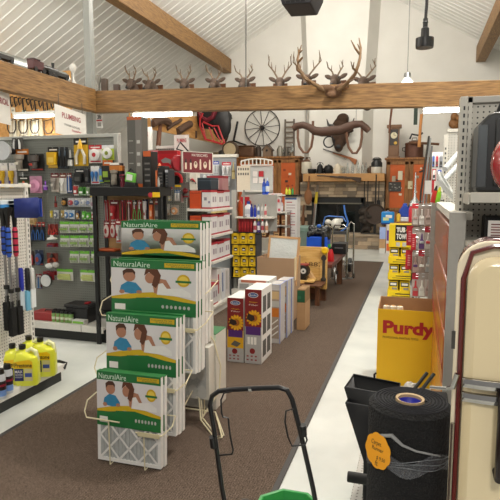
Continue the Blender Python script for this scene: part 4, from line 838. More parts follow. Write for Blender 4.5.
# on top of the black rack
def top(px): return P(px, 187, BY).x
tt = thing('lantern_pack', 'black lantern pack with orange band standing at left on the black rack', 'lantern', (top(110.5), BY + .08, zt))
MB().box(-.055, .055, 0, .09, 0, .15, M('#1c1a18', .45)).box(-.056, .056, -.001, .091, .15, .2, M('#b8702c', .5)).front(-.05, .05, .205, .225, WHITE, -.0015).box(-.05, .05, 0, .08, .2, .225, M('#1f1d1b', .5)).build('carton', tt, .003)
MB().lathe([(.025, .02), (.03, .03), (.03, .06), (.026, .065), (.026, .12), (.034, .13), (.034, .155), (.0, .16)], M('#8d867b', .3, .4), (.01, -.03, 0), 16).build('lantern_body', tt)
tt = thing('red_flashlight', 'small dark red round flashlight between the two lanterns on the rack', 'flashlight', (top(120), BY + .05, zt))
MB().lathe([(.02, 0), (.022, .02), (.018, .06), (.028, .09), (.028, .115), (0, .118)], M('#6b1a2c', .35), n=16).build('body', tt); MB().lathe([(.0285, .09), (.0285, .1)], BLACK, n=16).build('rim', tt)
tt = thing('work_light', 'lime green framed work light with bright panel on the black rack', 'work light', (top(129), BY + .02, zt))
MB().prism([(-.045, .05), (.05, .035), (.062, .12), (-.03, .14)], -.02, .02, M('#6fbf4a', .4)).build('frame', tt, .008)
MB().prism([(-.025, .066), (.033, .056), (.040, .108), (-.018, .12)], -.024, -.01, M('#dfe3da', .3)).build('lamp_panel', tt)
MB().prism([(-.05, 0), (.07, 0), (.055, .04), (-.03, .05)], -.03, .04, BLACK).build('stand', tt, .004); MB().tube([(-.03, .01, .13), (.0, .03, .17), (.05, .01, .12)], .008, BLACK, 8).build('top_handle', tt)
for px, wd, d, ht, lab in ((115.5, .05, .05, .10, 'small black box between orange banded lantern and red flashlight'),): tag(MB().box(-wd / 2, wd / 2, 0, d, 0, ht, BLACK).build('small_box', bevel=.003, loc=(top(px), BY + .1, zt)), lab, 'box')
xa, xb = P(127.5, 150, BY + .12).x, P(142, 150, BY + .12).x; zz = P(135, 116.5, BY + .12).z
tt = thing('tall_carton', 'tall dark grey carton standing on the black rack left of red cartons', 'box', ((xa + xb) / 2, BY + .12, zt))
hw = (xb - xa) / 2; HH = zz - zt
mb = MB().box(-hw, hw, 0, .12, 0, HH, M('#56544f', .5)); mb.front(hw * .15, hw, 0, HH, M('#75716c', .5)); mb.front(-hw, hw, HH - .03, HH, M('#b55a30', .5), -.001); mb.front(hw * .1, hw, .0, .03, M('#d86a30', .5), -.0015)
for zz_ in (.3, .45, .62): mb.front(hw * .3, hw * .75, HH * zz_, HH * zz_ + .03, LGREY, -.0015); mb.front(-hw * .8, -hw * .2, HH * zz_ + .02, HH * zz_ + .03, GREY, -.0015)
mb.build('carton_body', tt, .003)
# drill kits right of it
SH = P(160, 187, BY + .05).z
for k, (x0, x1, y0, c1, c2, lab) in enumerate([(143.5, 151, 147, '#1d1b1a', '#c05a28', 'black carton with orange header left of the orange rotary tool'), (157.5, 163, 162, '#191818', '#232121', 'plain black carton right of the orange rotary tool'), (165, 168, 166, '#23262c', '#b9bcc4', 'slim black and white carton at right end of the black rack')]):
    xa, xb = P(x0, 170, BY + .08).x, P(x1, 170, BY + .08).x; H_ = P(150, y0 + 4, BY + .08).z - zt; hw = (xb - xa) / 2
    mb = MB().box(-hw, hw, 0, .14, 0, H_, mm(c1)); mb.front(-hw, hw, H_ * .85, H_, mm(c2), -.001)
    for q in range(4): mb.front(-hw * .7, hw * .7, H_ * (.15 + .16 * q), H_ * (.2 + .16 * q), M('#6a6764', .5), -.001)
    tag(mb.build('tool_carton', bevel=.003, loc=((xa + xb) / 2, BY + .08, zt)), lab, 'box')
tt = thing('rotary_tool', 'orange and silver rotary tool standing between the two black cartons', 'power tool', (P(154.5, 170, BY).x, BY + .1, zt))
MB().lathe([(.02, 0), (.024, .02), (.02, .1)], M('#d6d4cf', .3, .5), n=16).build('chrome_body', tt); MB().lathe([(.02, .1), (.016, .13), (.022, .18), (.01, .21), (0, .22)], M('#c5602c', .4), n=14).build('orange_nose', tt); MB().box(-.035, -.018, -.02, .03, 0, .15, M('#c96a38', .45)).build('side_handle', tt, .006)
tt = thing('price_flag', 'small yellow and red price flag at the front edge of black rack', 'tag', (P(156, 190, BY - .03).x, BY - .03, zs))
MB().box(-.035, .04, -.006, -.003, -.01, .035, YEL).build('card', tt, .002); MB().lathe([(.0, -.007), (.022, -.006), (.022, -.003)], M('#b5303a', .5), (-.055, 0, .012), 14, 'y').build('round_badge', tt)
# big red saw cartons stacked behind
for k, (r, Y, c, lab) in enumerate([((141, 150.5, 158, 163), 4.9, '#c9394c', 'red carton with pink lid behind the drill cartons'), ((158, 150.5, 177, 168), 4.9, '#b8141f', 'bright red saw carton with grey blade tool pictured on front')]):
    xc, z0, W_, H_ = RR(r, Y); hw = W_ / 2
    mb = MB().box(-hw, hw, 0, .2, 0, H_, mm(c)); mb.front(-hw, hw, H_ * .82, H_, M('#d66a78' if k == 0 else '#a01019', .5), -.001)
    if k: mb.poly([(-hw * .7, H_ * .45), (-hw * .2, H_ * .6), (hw * .3, H_ * .5), (hw * .9, H_ * .1), (hw * .7, H_ * .02), (hw * .1, H_ * .3), (-hw * .5, H_ * .3)], M('#8c8c8a', .4), -.0015)
    tag(mb.build('saw_carton', bevel=.004, loc=(xc, Y, z0)), lab, 'box')
# ================================================================ second pegboard gondola (behind), carrying clear packs and saw cartons
HY = 5.05
xl, xr = P(150, 190, HY).x, P(178, 190, HY).x
t = thing('pegboard_gondola', 'grey pegboard gondola in the middle behind the black tool rack', 'shelving', ((xl + xr) / 2, HY, 0)); G3 = t; hw = (xr - xl) / 2
MB().box(-hw, hw, .2, .23, .1, P(170, 150, HY).z + .03, PEGG).build('pegboard', t)
MB().box(-hw - .02, hw + .02, .19, .24, P(170, 150, HY).z + .03, P(170, 149, HY).z + .05, M('#c9c7c0', .45)).build('top_rail', t, .003)
MB().box(-hw, hw, -.2, .2, .1, .13, OFFW).build('deck', t); MB().box(-hw, hw, -.18, .2, 0, .1, BLACK).build('kick_plate', t)
zsh = P(160, 168.5, 4.95).z
MB().box(-hw, .10, -.16, .2, P(160, 168, 4.9).z - .03, P(160, 168, 4.9).z - .005, M('#8f8f8a', .45)).build('saw_shelf', t)
z1 = P(160, 163, 4.9).z
MB().box(-hw, -.04, -.16, .2, z1 - .02, z1 - .001, M('#8f8f8a', .45)).build('shelf', t)
def g3(r, name, label, kind, card, prod, header=None, prod2=None, group=None, cat=None, Y=HY + .14): return hang(G3, HY + .2, r, Y, name, label, kind, card, prod, header, prod2, group, cat)
a = P(172, 180, HY); tt = thing('saw_guard', 'red horseshoe shaped tool with black centre hanging under the saw carton', 'tool', (a.x, HY + .1, a.z))
MB().tube([(.06 * math.cos(x), 0, .065 * math.sin(x)) for x in [-.4 + k * (PI + .8) / 14 for k in range(15)]], .017, M('#c3202a', .4), 8).build('guard', tt); MB().lathe([(.045, 0), (.045, .03), (0, .03)], BLACK, axis='y', n=18).build('centre', tt); MB().box(-.07, -.05, -.01, .01, -.09, 0, M('#c3202a', .4)).build('arm', tt); MB().box(-.01, .05, -.02, .0, -.07, -.05, YEL).build('tag', tt); hook(G3, a.x, HY + .2, HY + .1, a.z + .08)
g3((168, 189, 171.5, 201), 'caulk_pack', 'slim white and blue pack left of a pair of white cylinders', 'cyl', '#c9cbc8', '#dfe0de', '#3a78b0', '#d8c850')
for k, x in enumerate((174.5, 177.2)): g3((x, 190, x + 2.6, 201), 'white_cylinder', ['left', 'right'][k] + ' of two white blue-capped cylinders below the red horseshoe tool', 'cyl', '#c9c9c8', '#e6e6e4', '#3a78b0', '#d8d8d4', 'white blue-capped cylinders')
g3((181, 193, 184, 203), 'red_pack', 'narrow red and grey pack beside the white shelf upright', 'blades', '#8a8884', '#a02a30', None, '#d8d8d4')
g3((155.5, 197, 163, 207), 'clear_pack', 'clear pack with pink and grey parts nearest the black rack', 'bag', '#a9aaa6', '#c8b0b4', None, '#8a8a88')
g3((162, 204, 170, 215), 'clear_pack', 'clear pack with white and orange fitting, upper left of orange one', 'bag', '#b9bab6', '#d8d6d0', None, '#b8774a')
g3((171, 205, 179, 215), 'clear_pack', 'clear pack with pale orange spool just left of the white shelf upright', 'bag', '#b4b1aa', '#d9a273', None, '#e4e0da')
g3((156, 206, 161, 222), 'clear_pack', 'clear pack with silver springs between black rack and white fitting pack', 'blades', '#9da09c', '#d6d8d6', None, '#c6c8c6')
g3((182.5, 182, 189, 198), 'red_valve', 'round red valve handle on grey card right of the red horseshoe tool', 'disc', '#807c78', '#7a1b22', None, '#a42a30')
# paper towel like white dispenser and small things above the white shelves
a = P(193, 192, 5.88); tt = thing('white_dispenser', 'white dispenser with red and black pull above the white shelves', 'dispenser', (a.x + .02, 5.84, PX(212, 209, -2.25).z + .207))
MB().box(-.05, .05, 0, .1, 0, .24, M('#dcd8cc', .4)).build('case', tt, .012); MB().tube([(-.03, -.008, .13), (.0, -.01, .135), (.03, -.008, .10)], .008, RED, 8).build('red_pull', tt); MB().tube([(-.035, -.006, .115), (.02, -.008, .11), (.04, -.006, .08)], .006, BLACK, 8).build('black_pull', tt)
# maroon tool sign
a0, a1 = P(182.5, 152.5, 4.78), P(212.5, 157, 5.1); sx = Vector((a1.x - a0.x, a1.y - a0.y, 0)); L_ = sx.length; rz = math.atan2(sx.y, sx.x)
zt_, zb_ = P(182.5, 151, 4.78).z, P(182.5, 173, 4.78).z
tt = thing('hanging_sign', 'maroon sign with six pale tool drawings hung by the red saw carton', 'sign', (a0.x, 4.78, zb_), rz); HS = zt_ - zb_
mb = MB().box(0, L_, 0, .02, 0, HS, M('#6d2028', .5)); mb.box(-.004, L_ + .004, -.004, .021, HS - .006, HS, OFFW); mb.box(-.004, L_ + .004, -.004, .021, 0, .006, OFFW); mb.box(-.004, .003, -.004, .021, 0, HS, OFFW); mb.box(L_ - .003, L_ + .004, -.004, .021, 0, HS, OFFW)
IV = M('#d8cbb6', .5); n_ = 6
for k in range(n_):
    cx = L_ * (.10 + .16 * k); f_ = -.001
    if k in (2, 4): mb.disc(cx, HS * .40, .022, .034, IV, f_, 14); mb.disc(cx, HS * .46, .012, .014, M('#7d6a58', .5), f_ - .001, 10)
    else:
        mb.poly([(cx - .010, HS * .18), (cx + .010, HS * .18), (cx + .010, HS * .48), (cx - .010, HS * .48)], IV, f_)
        mb.poly([(cx - .012, HS * .48), (cx + .012, HS * .48), (cx + .006, HS * .66), (cx - .006, HS * .66)], IV if k > 2 else M('#33262a', .5), f_)
mb.build('sign_board', tt)
lettering(tt, 'WATERSCAPES', L_ * .28, L_ * .82, HS * .78, HS * .90, OFFW, -.003)
gp = Matrix.Rotation(-rz, 3, 'Z') @ (Vector((xr - .03, HY + .215, zb_ + HS - .02)) - Vector((a0.x, 4.78, zb_)))
MB().tube([(.02, .01, HS - .02), gp], .006, BLACK, 6).build('support_arm', tt)
MB().tube([(.02, .01, HS), (-.03, .05, HS + .02), (.04, .09, HS + .09), (.12, .06, HS)], .008, BLACK, 8).build('black_hanger', tt)
MB().lathe([(.02, .03), (.07, .03), (.08, .05), (.07, .07), (0, .07)], M('#8c1622', .4), (-.02, 0, HS * .45), 20, 'y').build('red_wheel', tt)
# ================================================================ white shelving run facing the aisle, white and red cartons
SX = -2.25; SY0, SY1 = 5.8, 6.5; SB = -2.62
t = thing('shelving_unit', 'white open shelving facing the aisle, stacked with white and red cartons', 'shelving', (SX, SY0, 0)); G4 = t
def l4(x): return x - SX
MB().box(l4(SB) - .03, l4(SB), 0, SY1 - SY0, 0.0, 1.55, M('#6f716a', .5)).build('back_panel', t)
MB().box(l4(SB) - .06, l4(SB) + .015, -.035, 0, 0, P(187, 193, 5.8).z, M('#d4d2cb', .45)).build('end_upright', t, .003)
MB().box(l4(SB) - .05, l4(SB) + .03, SY1 - SY0, SY1 - SY0 + .04, 0, 1.62, M('#c4c3bd', .45)).build('far_upright', t, .003)
MB().box(l4(SB) - .03, l4(SX) + .02, 0.02, SY1 - SY0, .08, .12, OFFW).build('base_deck', t, .003)
MB().box(l4(SB), l4(SX), .04, SY1 - SY0, 0, .08, M('#dad8d1', .5)).build('base_plinth', t)
levels = [.12, PX(212, 262, SX).z, PX(212, 235.5, SX).z, PX(212, 209, SX).z]
for z in levels[1:]: MB().box(l4(SB), l4(SX) + .015, 0.0, SY1 - SY0, z - .03, z, M('#dad8d0', .45)).build('shelf_board', t, .003)
CW, CR, CO = M('#dbd8d8', .5), M('#a51f2c', .5), M('#c44a20', .5)
def carton4(y, z, w, d, hh, lab, orange=False, name='stocked_carton', x=None):
    x = SX - .02 if x is None else x
    mb = MB(); mb.box(-d, 0, 0, w, 0, hh, CW); mb.box(-d - .001, .001, -.001, w + .001, hh - .025, hh + .001, CR); mb.box(-d - .001, .001, -.001, w + .001, 0, .018, CR)
    for q in ((.25, .5), (.62, .8)): mb.add([(.002, w * q[0], hh * .35), (.002, w * q[1], hh * .35), (.002, w * q[1], hh * .65), (.002, w * q[0], hh * .65)], [(0, 1, 2, 3)], M('#9d8f98', .5))
    mb.add([(-d * .3, -.0025, hh * .3), (-d * .08, -.0025, hh * .3), (-d * .08, -.0025, hh * .42), (-d * .3, -.0025, hh * .42)], [(0, 1, 2, 3)], M('#8f87a0', .5)); mb.add([(-d * .75, -.0025, hh * .45), (-d * .45, -.0025, hh * .45), (-d * .45, -.0025, hh * .62), (-d * .75, -.0025, hh * .62)], [(0, 1, 2, 3)], M('#8a8890', .5))
    if orange: mb.box(-d - .15, -d - .003, .0, w, 0, hh * .98, CO)
    return tag(mb.build(name, loc=(x, y, z), bevel=.0), lab, 'box', 'white and red cartons on the white shelving')
nm = {3: 'top', 2: 'second highest', 1: 'third highest', 0: 'lowest'}; po = ['nearest', 'middle', 'farthest']
for lv, hh in ((3, .215), (2, .235), (1, .215), (0, .25)):
    for k in range(3):
        if lv == 0 and k > 0: continue
        carton4(SY0 + .02 + .222 * k, levels[lv], .21, .11, hh - .012 * (k % 2), f'white carton with red edges, {po[k]} on the {nm[lv]} shelf of the white shelving')
    for k in range(2 if lv else 1):
        o = MB().box(-.07, .07, 0, .30, 0, hh * .95, CO).box(-.071, .071, -.001, .301, hh * .82, hh * .86, M('#8c2a1c', .5)).build('orange_carton', bevel=.003, loc=(SX - .215, SY0 + .02 + .34 * k, levels[lv]))
        tag(o, f'orange carton at the back, {["nearer", "farther"][k]} one on the {nm[lv]} shelf of the white shelving', 'box', 'orange cartons on the white shelving')
for k in range(3):
    a = SY0 + .24 + .15 * k
    o = MB().box(-.24, 0, 0, .14, 0, .40 - .02 * k, M(['#d9d7d4', '#cfd0d4', '#d2ccca'][k], .5)).box(-.241, .001, .02, .06, .1, .34, M(['#b03a44', '#5a6d9a', '#a9a7a4'][k], .5)).build('tall_carton', bevel=.003, loc=(SX - .03, a, levels[0]))
    tag(o, ['tall white carton with red stripe on the lowest white shelf', 'tall white carton with blue grey stripe on the lowest white shelf', 'tall white carton with pale grey stripe on the lowest white shelf'][k], 'box')
# on top of the run: dark blue box, red carton, clear packs on high board
zt4 = levels[3] + .215
a = P(207, 184, 6.2); tag(MB().box(-.14, .14, 0, .25, 0, .14, M('#26323c', .5)).box(-.141, .141, -.001, .251, .1, .115, M('#46545e', .5)).build('tool_case', bevel=.006, loc=(-2.42, 5.85, zt4 + .002)), 'dark blue grey case on top of the white cartons', 'case')
tag(MB().box(-.10, .10, 0, .22, 0, .17, M('#a8797a', .5)).box(-.101, .101, -.001, .221, .14, .171, M('#8f1f2a', .5)).poly([(-.06, .02), (.06, .02), (.06, .12), (-.06, .12)], M('#c9b4ae', .5), -.002).build('red_carton', bevel=.003, loc=(-2.36, 6.18, zt4 + .001)), 'pinkish carton with dark red lid on top of the white cartons', 'box')
a = P(192, 190, 5.6)
tag(MB().box(-.05, .05, 0, .08, 0, .05, M('#3a5aa0', .5)).box(-.03, .05, -.004, .0, .005, .035, WHITE).build('small_carton', bevel=.003, loc=(-2.5, 6.15, zt4 + .001)), 'small blue and white carton left of the dark blue grey case', 'box')
# board with clear packs behind the white shelving
KY = 7.15
xl, xr = P(196, 165, KY).x, P(236, 165, KY).x
t = thing('pegboard_gondola', 'tall grey pegboard end panel behind the white shelving, with clear packs', 'shelving', ((xl + xr) / 2, KY, 0)); G5 = t; hw = (xr - xl) / 2
MB().box(-hw, hw, 0, .03, 0, P(220, 157.5, KY).z, M('#8b8f92', .5)).build('pegboard', t); MB().box(-hw - .02, hw + .02, -.02, .05, P(220, 157.5, KY).z, P(220, 154.5, KY).z, OFFW).build('top_rail', t, .003)
MB().box(hw - .05, hw + .02, -.05, 0, 0, P(236, 190, KY).z, M('#b3b4ae', .45)).build('slotted_upright', t, .003)
MB().box(-.02, hw - .05, -.34, 0, 1.13, 1.15, OFFW).build('shelf_board', t); MB().box(-.02, hw - .05, -.34, 0, .92, .94, OFFW).build('shelf_board', t)
def g5(r, name, label, kind, card, prod, header=None, prod2=None): return hang(G5, KY, r, KY - .08, name, label, kind, card, prod, header, prod2)
g5((213, 161, 219, 175), 'hose_fitting_pack', 'clear pack with violet blue header right of the maroon tool sign', 'bulbs', '#b9bcc0', '#c6c9cb', '#4a56a8', '#9fa3a6')
g5((222, 162, 231, 176), 'hose_fitting_pack', 'clear pack with red header right of the violet headed one', 'bulbs', '#c2c3c5', '#d3d4d4', '#b8303e', '#a8a8aa')
g5((203, 172, 212, 182), 'hose_fitting_pack', 'clear pack of pale fittings below the maroon tool sign', 'bulbs', '#9da2a4', '#c9cdcf', None, '#b0b4b6')
g5((213, 176.5, 221, 182.5), 'hose_fitting_pack', 'short clear pack below the violet headed pack', 'bag', '#a4a8aa', '#c4c8ca', None, '#d0d4d4')
g5((222, 177, 230, 186), 'hose_fitting_pack', 'clear pack below the red headed one', 'bag', '#aaaeb0', '#bfc3c5', None, '#d9dbdb')
g5((232, 162, 235.5, 179), 'paddle_pack', 'narrow tan carded tool next to the beige rack sign', 'bare', '#b0a070', '#b8a878', prod2='#8c7a4a')
for k, (z, c, lab) in enumerate([(1.15, '#c9b27a', 'tan carton on the upper small shelf of the grey end panel'), (.94, '#d8d8d8', 'white carton on the lower small shelf of the grey end panel')]):
    tag(MB().box(0, .16, -.28, -.06, 0, .15, mm(c)).box(-.001, .161, -.281, -.059, .09, .13, M('#a88a3a' if k == 0 else '#b8bcc4', .5)).build('small_carton', bevel=.003, loc=((xl + xr) / 2 + .03, KY, z)), lab, 'box')
# ================================================================ yellow carton display and red goods above it
EY = 7.0
def grid_carton(r, Y, label, group, d=.22):
    xc, z0, W_, H_ = RR(r, Y); hw = W_ / 2
    t = thing('battery_carton', label, 'box', (xc, Y, z0), 0, group)
    mb = MB(); mb.prism([(-hw, 0), (hw, 0), (hw, H_ * .45), (hw * .75, H_ * .42), (hw * .55, H_ * .42), (hw * .5, H_), (-hw * .5, H_), (-hw * .55, H_ * .42), (-hw * .9, H_ * .42), (-hw, H_ * .45)], 0, .012, M('#d8b413', .5)); mb.box(-hw, hw, .012, d, 0, H_ * .97, M('#c9a514', .5)); mb.build('tray_front', t)
    mb = MB(); mb.box(-hw * .42, hw * .42, -.004, 0, H_ * .42, H_ * .72, M('#1c1c1c', .4)).front(-hw * .3, hw * .3, H_ * .48, H_ * .58, WHITE, -.005); mb.front(-hw * .4, hw * .4, H_ * .12, H_ * .2, M('#3c3210', .5), -.001); mb.build('printed_panel', t)
    return t
YN = ['top', 'second', 'third', 'bottom']
for row, (y0, y1) in enumerate([(233, 243.8), (244.6, 255.4), (256.2, 266.4), (267.2, 277)]):
    for k, (x0, x1) in enumerate([(231.5, 239), (239.3, 247.3), (247.6, 254.6)]):
        grid_carton((x0 + row * .6, y0, x1 + row * .4, y1), EY, f'yellow battery carton, {["left", "middle", "right"][k]} one of the {YN[row]} row beside the white shelving', 'yellow battery cartons')
xl, xr = P(230.5, 255, EY).x, P(256, 255, EY).x
t = thing('display_stand', 'black tiered stand holding four rows of yellow battery cartons', 'stand', ((xl + xr) / 2, EY, 0)); hw = (xr - xl) / 2
for row, y in enumerate((244.2, 255.8, 266.8, 277.5)): z = P(243, y, EY).z; MB().box(-hw, hw, 0, .26, z - .012, z - .002, BLACK).build('tray_shelf', t)
MB().box(-hw, hw, .24, .26, 0, P(243, 232, EY).z, DGREY).build('back_panel', t)
for s_ in (-1, 1): MB().box(s_ * hw - .008, s_ * hw + .008, .0, .26, 0, P(243, 234, EY).z, DGREY).build('side_panel', t)
MB().box(-hw, hw, 0.01, .26, 0, .1, OFFW).build('base', t)
MB().box(-hw, hw, -.0, .26, P(243, 233, EY).z, P(243, 232.2, EY).z, BLACK).build('top_shelf', t)
# red shelf goods (books/bottles) over it
zr = P(245, 232.2, EY).z
for k in range(5):
    x0 = 238 + 2.9 * k; xa, xb = P(x0, 225, EY + .02).x, P(x0 + 2.6, 225, EY + .02).x; H_ = P(245, 217.5, EY).z - zr
    tag(MB().box(0, xb - xa, 0, .16, 0, H_, M('#8a1a20', .45)).front(.005, xb - xa - .005, H_ * .3, H_ * .7, M('#a5292d', .45)).build('oil_can', bevel=.006, loc=(xa, EY + .03, zr)), f'{["first", "second", "third", "fourth", "fifth"][k]} from left of the dark red slim cans above the yellow cartons', 'can', 'dark red slim cans above the yellow cartons')
def bottle(px, y0, y1, Y, z, body, cap, label, r=.03, name='bottle', band=None, group=None):
    a = P(px, y1, Y); H_ = P(px, y0, Y).z - P(px, y1, Y).z; t = thing(name, label, name.replace('_', ' '), (a.x, Y, z if z is not None else a.z), 0, group)
    mb = MB().lathe([(0, 0), (r * .95, 0), (r, .006), (r, H_ * .62), (r * .8, H_ * .72), (r * .42, H_ * .8), (r * .42, H_ * .84)], mm(body), n=14)
    if band: mb.lathe([(r * 1.01, H_ * .18), (r * 1.01, H_ * .5)], mm(band), n=14)
    mb.build('bottle_body', t); MB().lathe([(r * .48, H_ * .83), (r * .5, H_ * .85), (r * .42, H_), (0, H_)], mm(cap), n=12).build('cap', t); return t
for k, (px, b_, c_, bd) in enumerate([(255, '#d9d3d0', '#b03a3a', '#b54a58'), (258.6, '#4a3a78', '#c8b24a', '#d8d2d8'), (262.5, '#c9c4c0', '#b0303a', '#a84450'), (266.5, '#d8d2cc', '#9a9a98', '#c08a6a')]):
    bottle(px, 218.5, 232.2, EY + .02, zr, b_, c_, f'{["white and red", "purple", "grey and red", "white and tan"][k]} bottle right of the dark red slim cans', .022, band=bd)
# shelf above with funnel and blue bottles
z2 = P(250, 217, EY + .0).z; xa, xb = P(235, 217, EY).x, P(272, 217, EY).x
MB().box(xa - (xl + xr) / 2, xb - (xl + xr) / 2, 0, .28, z2 - .02, z2, OFFW).build('upper_shelf', t)
MB().box(xa - (xl + xr) / 2, xb - (xl + xr) / 2, .26, .28, zr, P(250, 195, EY).z, M('#b5b6b0', .5)).build('upper_back', t)
a = P(243, 217, EY); tt = thing('funnel', 'red funnel with flexible spout standing left of the blue bottles', 'funnel', (a.x, EY + .08, z2)); H_ = P(243, 197, EY).z - z2
MB().lathe([(.012, 0), (.012, H_ * .45), (.02, H_ * .55)], M('#a8a8a4', .4), n=14).build('spout', tt); MB().lathe([(.02, H_ * .5), (.03, H_ * .6), (.065, H_ * .85), (.068, H_), (.06, H_), (.02, H_ * .62)], M('#c22630', .35), n=20).build('cone', tt)
tag(MB().lathe([(0, 0), (.085, 0), (.1, .08), (.095, H_ * .75), (.06, H_ * .9), (0, H_ * .92)], M('#c4501f', .5), n=20, sy=.5).build('orange_bucket', loc=(P(240.5, 217, EY).x, EY + .19, z2)), 'orange round container behind the red funnel', 'bucket')
bottle(248.5, 201.5, 217, EY + .06, z2, '#d5d6da', '#24489a', 'white pail with blue lid right of the red funnel', .05, band='#b9bcc4')
bottle(251.5, 204, 217, EY + .04, z2, '#1c2f9c', '#1a2880', 'left deep blue bottle right of the red funnel', .022)
bottle(255, 205, 217, EY + .04, z2, '#2036a8', '#1d2c8c', 'right deep blue bottle right of the red funnel', .02)
for k, (px, b_) in enumerate([(258.5, '#cfd2d8'), (262, '#c2c2c0'), (265.5, '#d8cfc8')]): bottle(px, 204, 217, EY + .04, z2, b_, ['#8f99a8', '#b0a89c', '#b54040'][k], ['white bottle with blue grey cap', 'grey bottle with tan cap', 'white bottle with red cap'][k] + ' on the shelf above the slim red cans', .018, band=['#5a70a8', '#a8a8a4', '#c86a70'][k])
# beige rack sign
a = P(243.5, 190, EY - .1); xc, z0, W_, H_ = RR((237, 166, 250, 190), EY - .1)
tt = thing('rack_header', 'beige paint rack header card standing over the funnel', 'sign', (xc, EY - .1, z0)); hw = W_ / 2
mb = MB().box(-hw, hw, 0, .012, 0, H_, M('#ddd3bf', .5))
for q in range(2):
    for j in range(5): mb.front(-hw * .85 + j * hw * .36, -hw * .62 + j * hw * .36, H_ * (.62 + .2 * q), H_ * (.72 + .2 * q), M('#6d6a62', .5))
mb.build('card', tt); MB().box(-.01, .01, .012, .125, z2 - z0 - .003, z2 - z0 + .01, GREY).box(-.01, .01, .012, .025, z2 - z0, H_, GREY).build('post', tt)
# ================================================================ boxed filters and cartons on the carpet
def face_carton(name, label, x0, x1, y0, y1, z0, z1, mat, art=None, group=None, cat='box', bev=.003):
    mb = MB().box((x0 - x1) / 2, (x1 - x0) / 2, 0, y1 - y0, 0, z1 - z0, mat); h = (x1 - x0) / 2; H_ = z1 - z0
    for q in art or []: mb.front(-h + 2 * h * q[0], -h + 2 * h * q[1], H_ * q[2], H_ * q[3], mm(q[4]), -.001 - .0005 * (q[5] if len(q) > 5 else 0))
    return tag(mb.build(name, loc=((x0 + x1) / 2, y0, z0), bevel=bev), label, cat, group)
CB = M('#dedcd8', .55, noise=.05, scale=8); RB = M('#7b1416', .45, noise=.04); PET = M('#e3a813', .5)
for k, (r, lab, low) in enumerate([((227.5, 298, 243.5, 363), 'dark red filter carton with sunflower and yellow foot, left one', '#d8a51a'), ((245, 289.5, 261.5, 366), 'taller dark red filter carton with sunflower and grey foot, right one', '#a9a8a6')]):
    xc, z0, W_, H_ = RR(r, 4.28); h = W_ / 2; H_ += z0 - .01; z0 = .01
    t = thing('filter_carton', lab, 'box', (xc, 4.28, z0), 0, 'sunflower filter cartons')
    MB().box(-h, h, .0, .34, 0, H_, CB).build('carton_body', t, .003)
    mb = MB(); y_ = -.0015; mb.front(-h, h, H_ * .46, H_, RB, y_); mb.front(-h, h, 0, H_ * .46, mm('#a9a8a6'), y_); mb.front(-h, h, H_ * .22, H_ * .5, mm(low), y_ - .0003)
    mb.front(-h * .9, h * .9, H_ * .39, H_ * .5, M('#4f2270', .5), y_ - .0006)
    for q in range(14):
        a = 2 * PI * q / 14; cx, cz = h * .1, H_ * .62; d = Vector((math.cos(a), 0, math.sin(a))); n_ = Vector((-d.z, 0, d.x)); R_ = h * .98
        mb.add([Vector((cx, y_ - .001, cz)) + d * R_ * .3 + n_ * R_ * .16, Vector((cx, y_ - .001, cz)) + d * R_ * .3 - n_ * R_ * .16, Vector((cx, y_ - .001, cz)) + d * R_ * .85 - n_ * R_ * .14, Vector((cx, y_ - .001, cz)) + d * R_, Vector((cx, y_ - .001, cz)) + d * R_ * .85 + n_ * R_ * .14], [(0, 1, 2, 3, 4)], PET)
    mb.disc(h * .1, H_ * .62, h * .40, h * .40, M('#a85f10', .6), y_ - .0013); mb.poly([(-h * .8, H_ * .6), (-h * .2, H_ * .57), (h * .2, H_ * .6), (h * .1, H_ * .65), (-h * .6, H_ * .68)], M('#2b1712', .6), y_ - .0016)
    mb.disc(0, H_ * .925, h * .62, H_ * .035, WHITE, y_ - .0006); mb.disc(0, H_ * .925, h * .56, H_ * .029, M('#1f4c8c', .5), y_ - .0009)
    mb.disc(-h * .1, H_ * .17, h * .34, h * .34, M('#7d1416', .5), y_ - .0006)
    for q in range(6): mb.front(-h * .8 + h * .5 * (q % 3), -h * .55 + h * .5 * (q % 3), H_ * (.04 + .05 * (q // 3)), H_ * (.06 + .05 * (q // 3)), M('#8c3a3a', .5), y_ - .0006)
    if k == 0: mb.poly([(-h * .6, H_ * .27), (h * .2, H_ * .24), (h * .7, H_ * .3), (-h * .1, H_ * .34)], M('#5c5a52', .6), y_ - .0006)
    else:
        for q in range(3): mb.front(-h * .7 + h * .4 * q, -h * .4 + h * .4 * q, H_ * .26, H_ * .36, WHITE, y_ - .0006)
    mb.build('printed_front', t)
    lettering(t, 'BestAir', -h * .42, h * .42, H_ * .912, H_ * .938, WHITE, y_ - .0014); lettering(t, 'Allergens', -h * .5, h * .5, H_ * .82, H_ * .84, YEL, y_ - .0014); lettering(t, 'Filter', -h * .5, h * .6, H_ * .785, H_ * .805, WHITE, y_ - .0014)
    if k:
        mb = MB()
        for q in range(3):
            for j in range(2): mb.box(h, h + .002, .04 + .14 * j, .14 + .14 * j, H_ * (.08 + .3 * q), H_ * (.3 + .3 * q), M('#55534f', .8))
        mb.build('side_slots', t)
xl = P(262, 350, 4.9).x
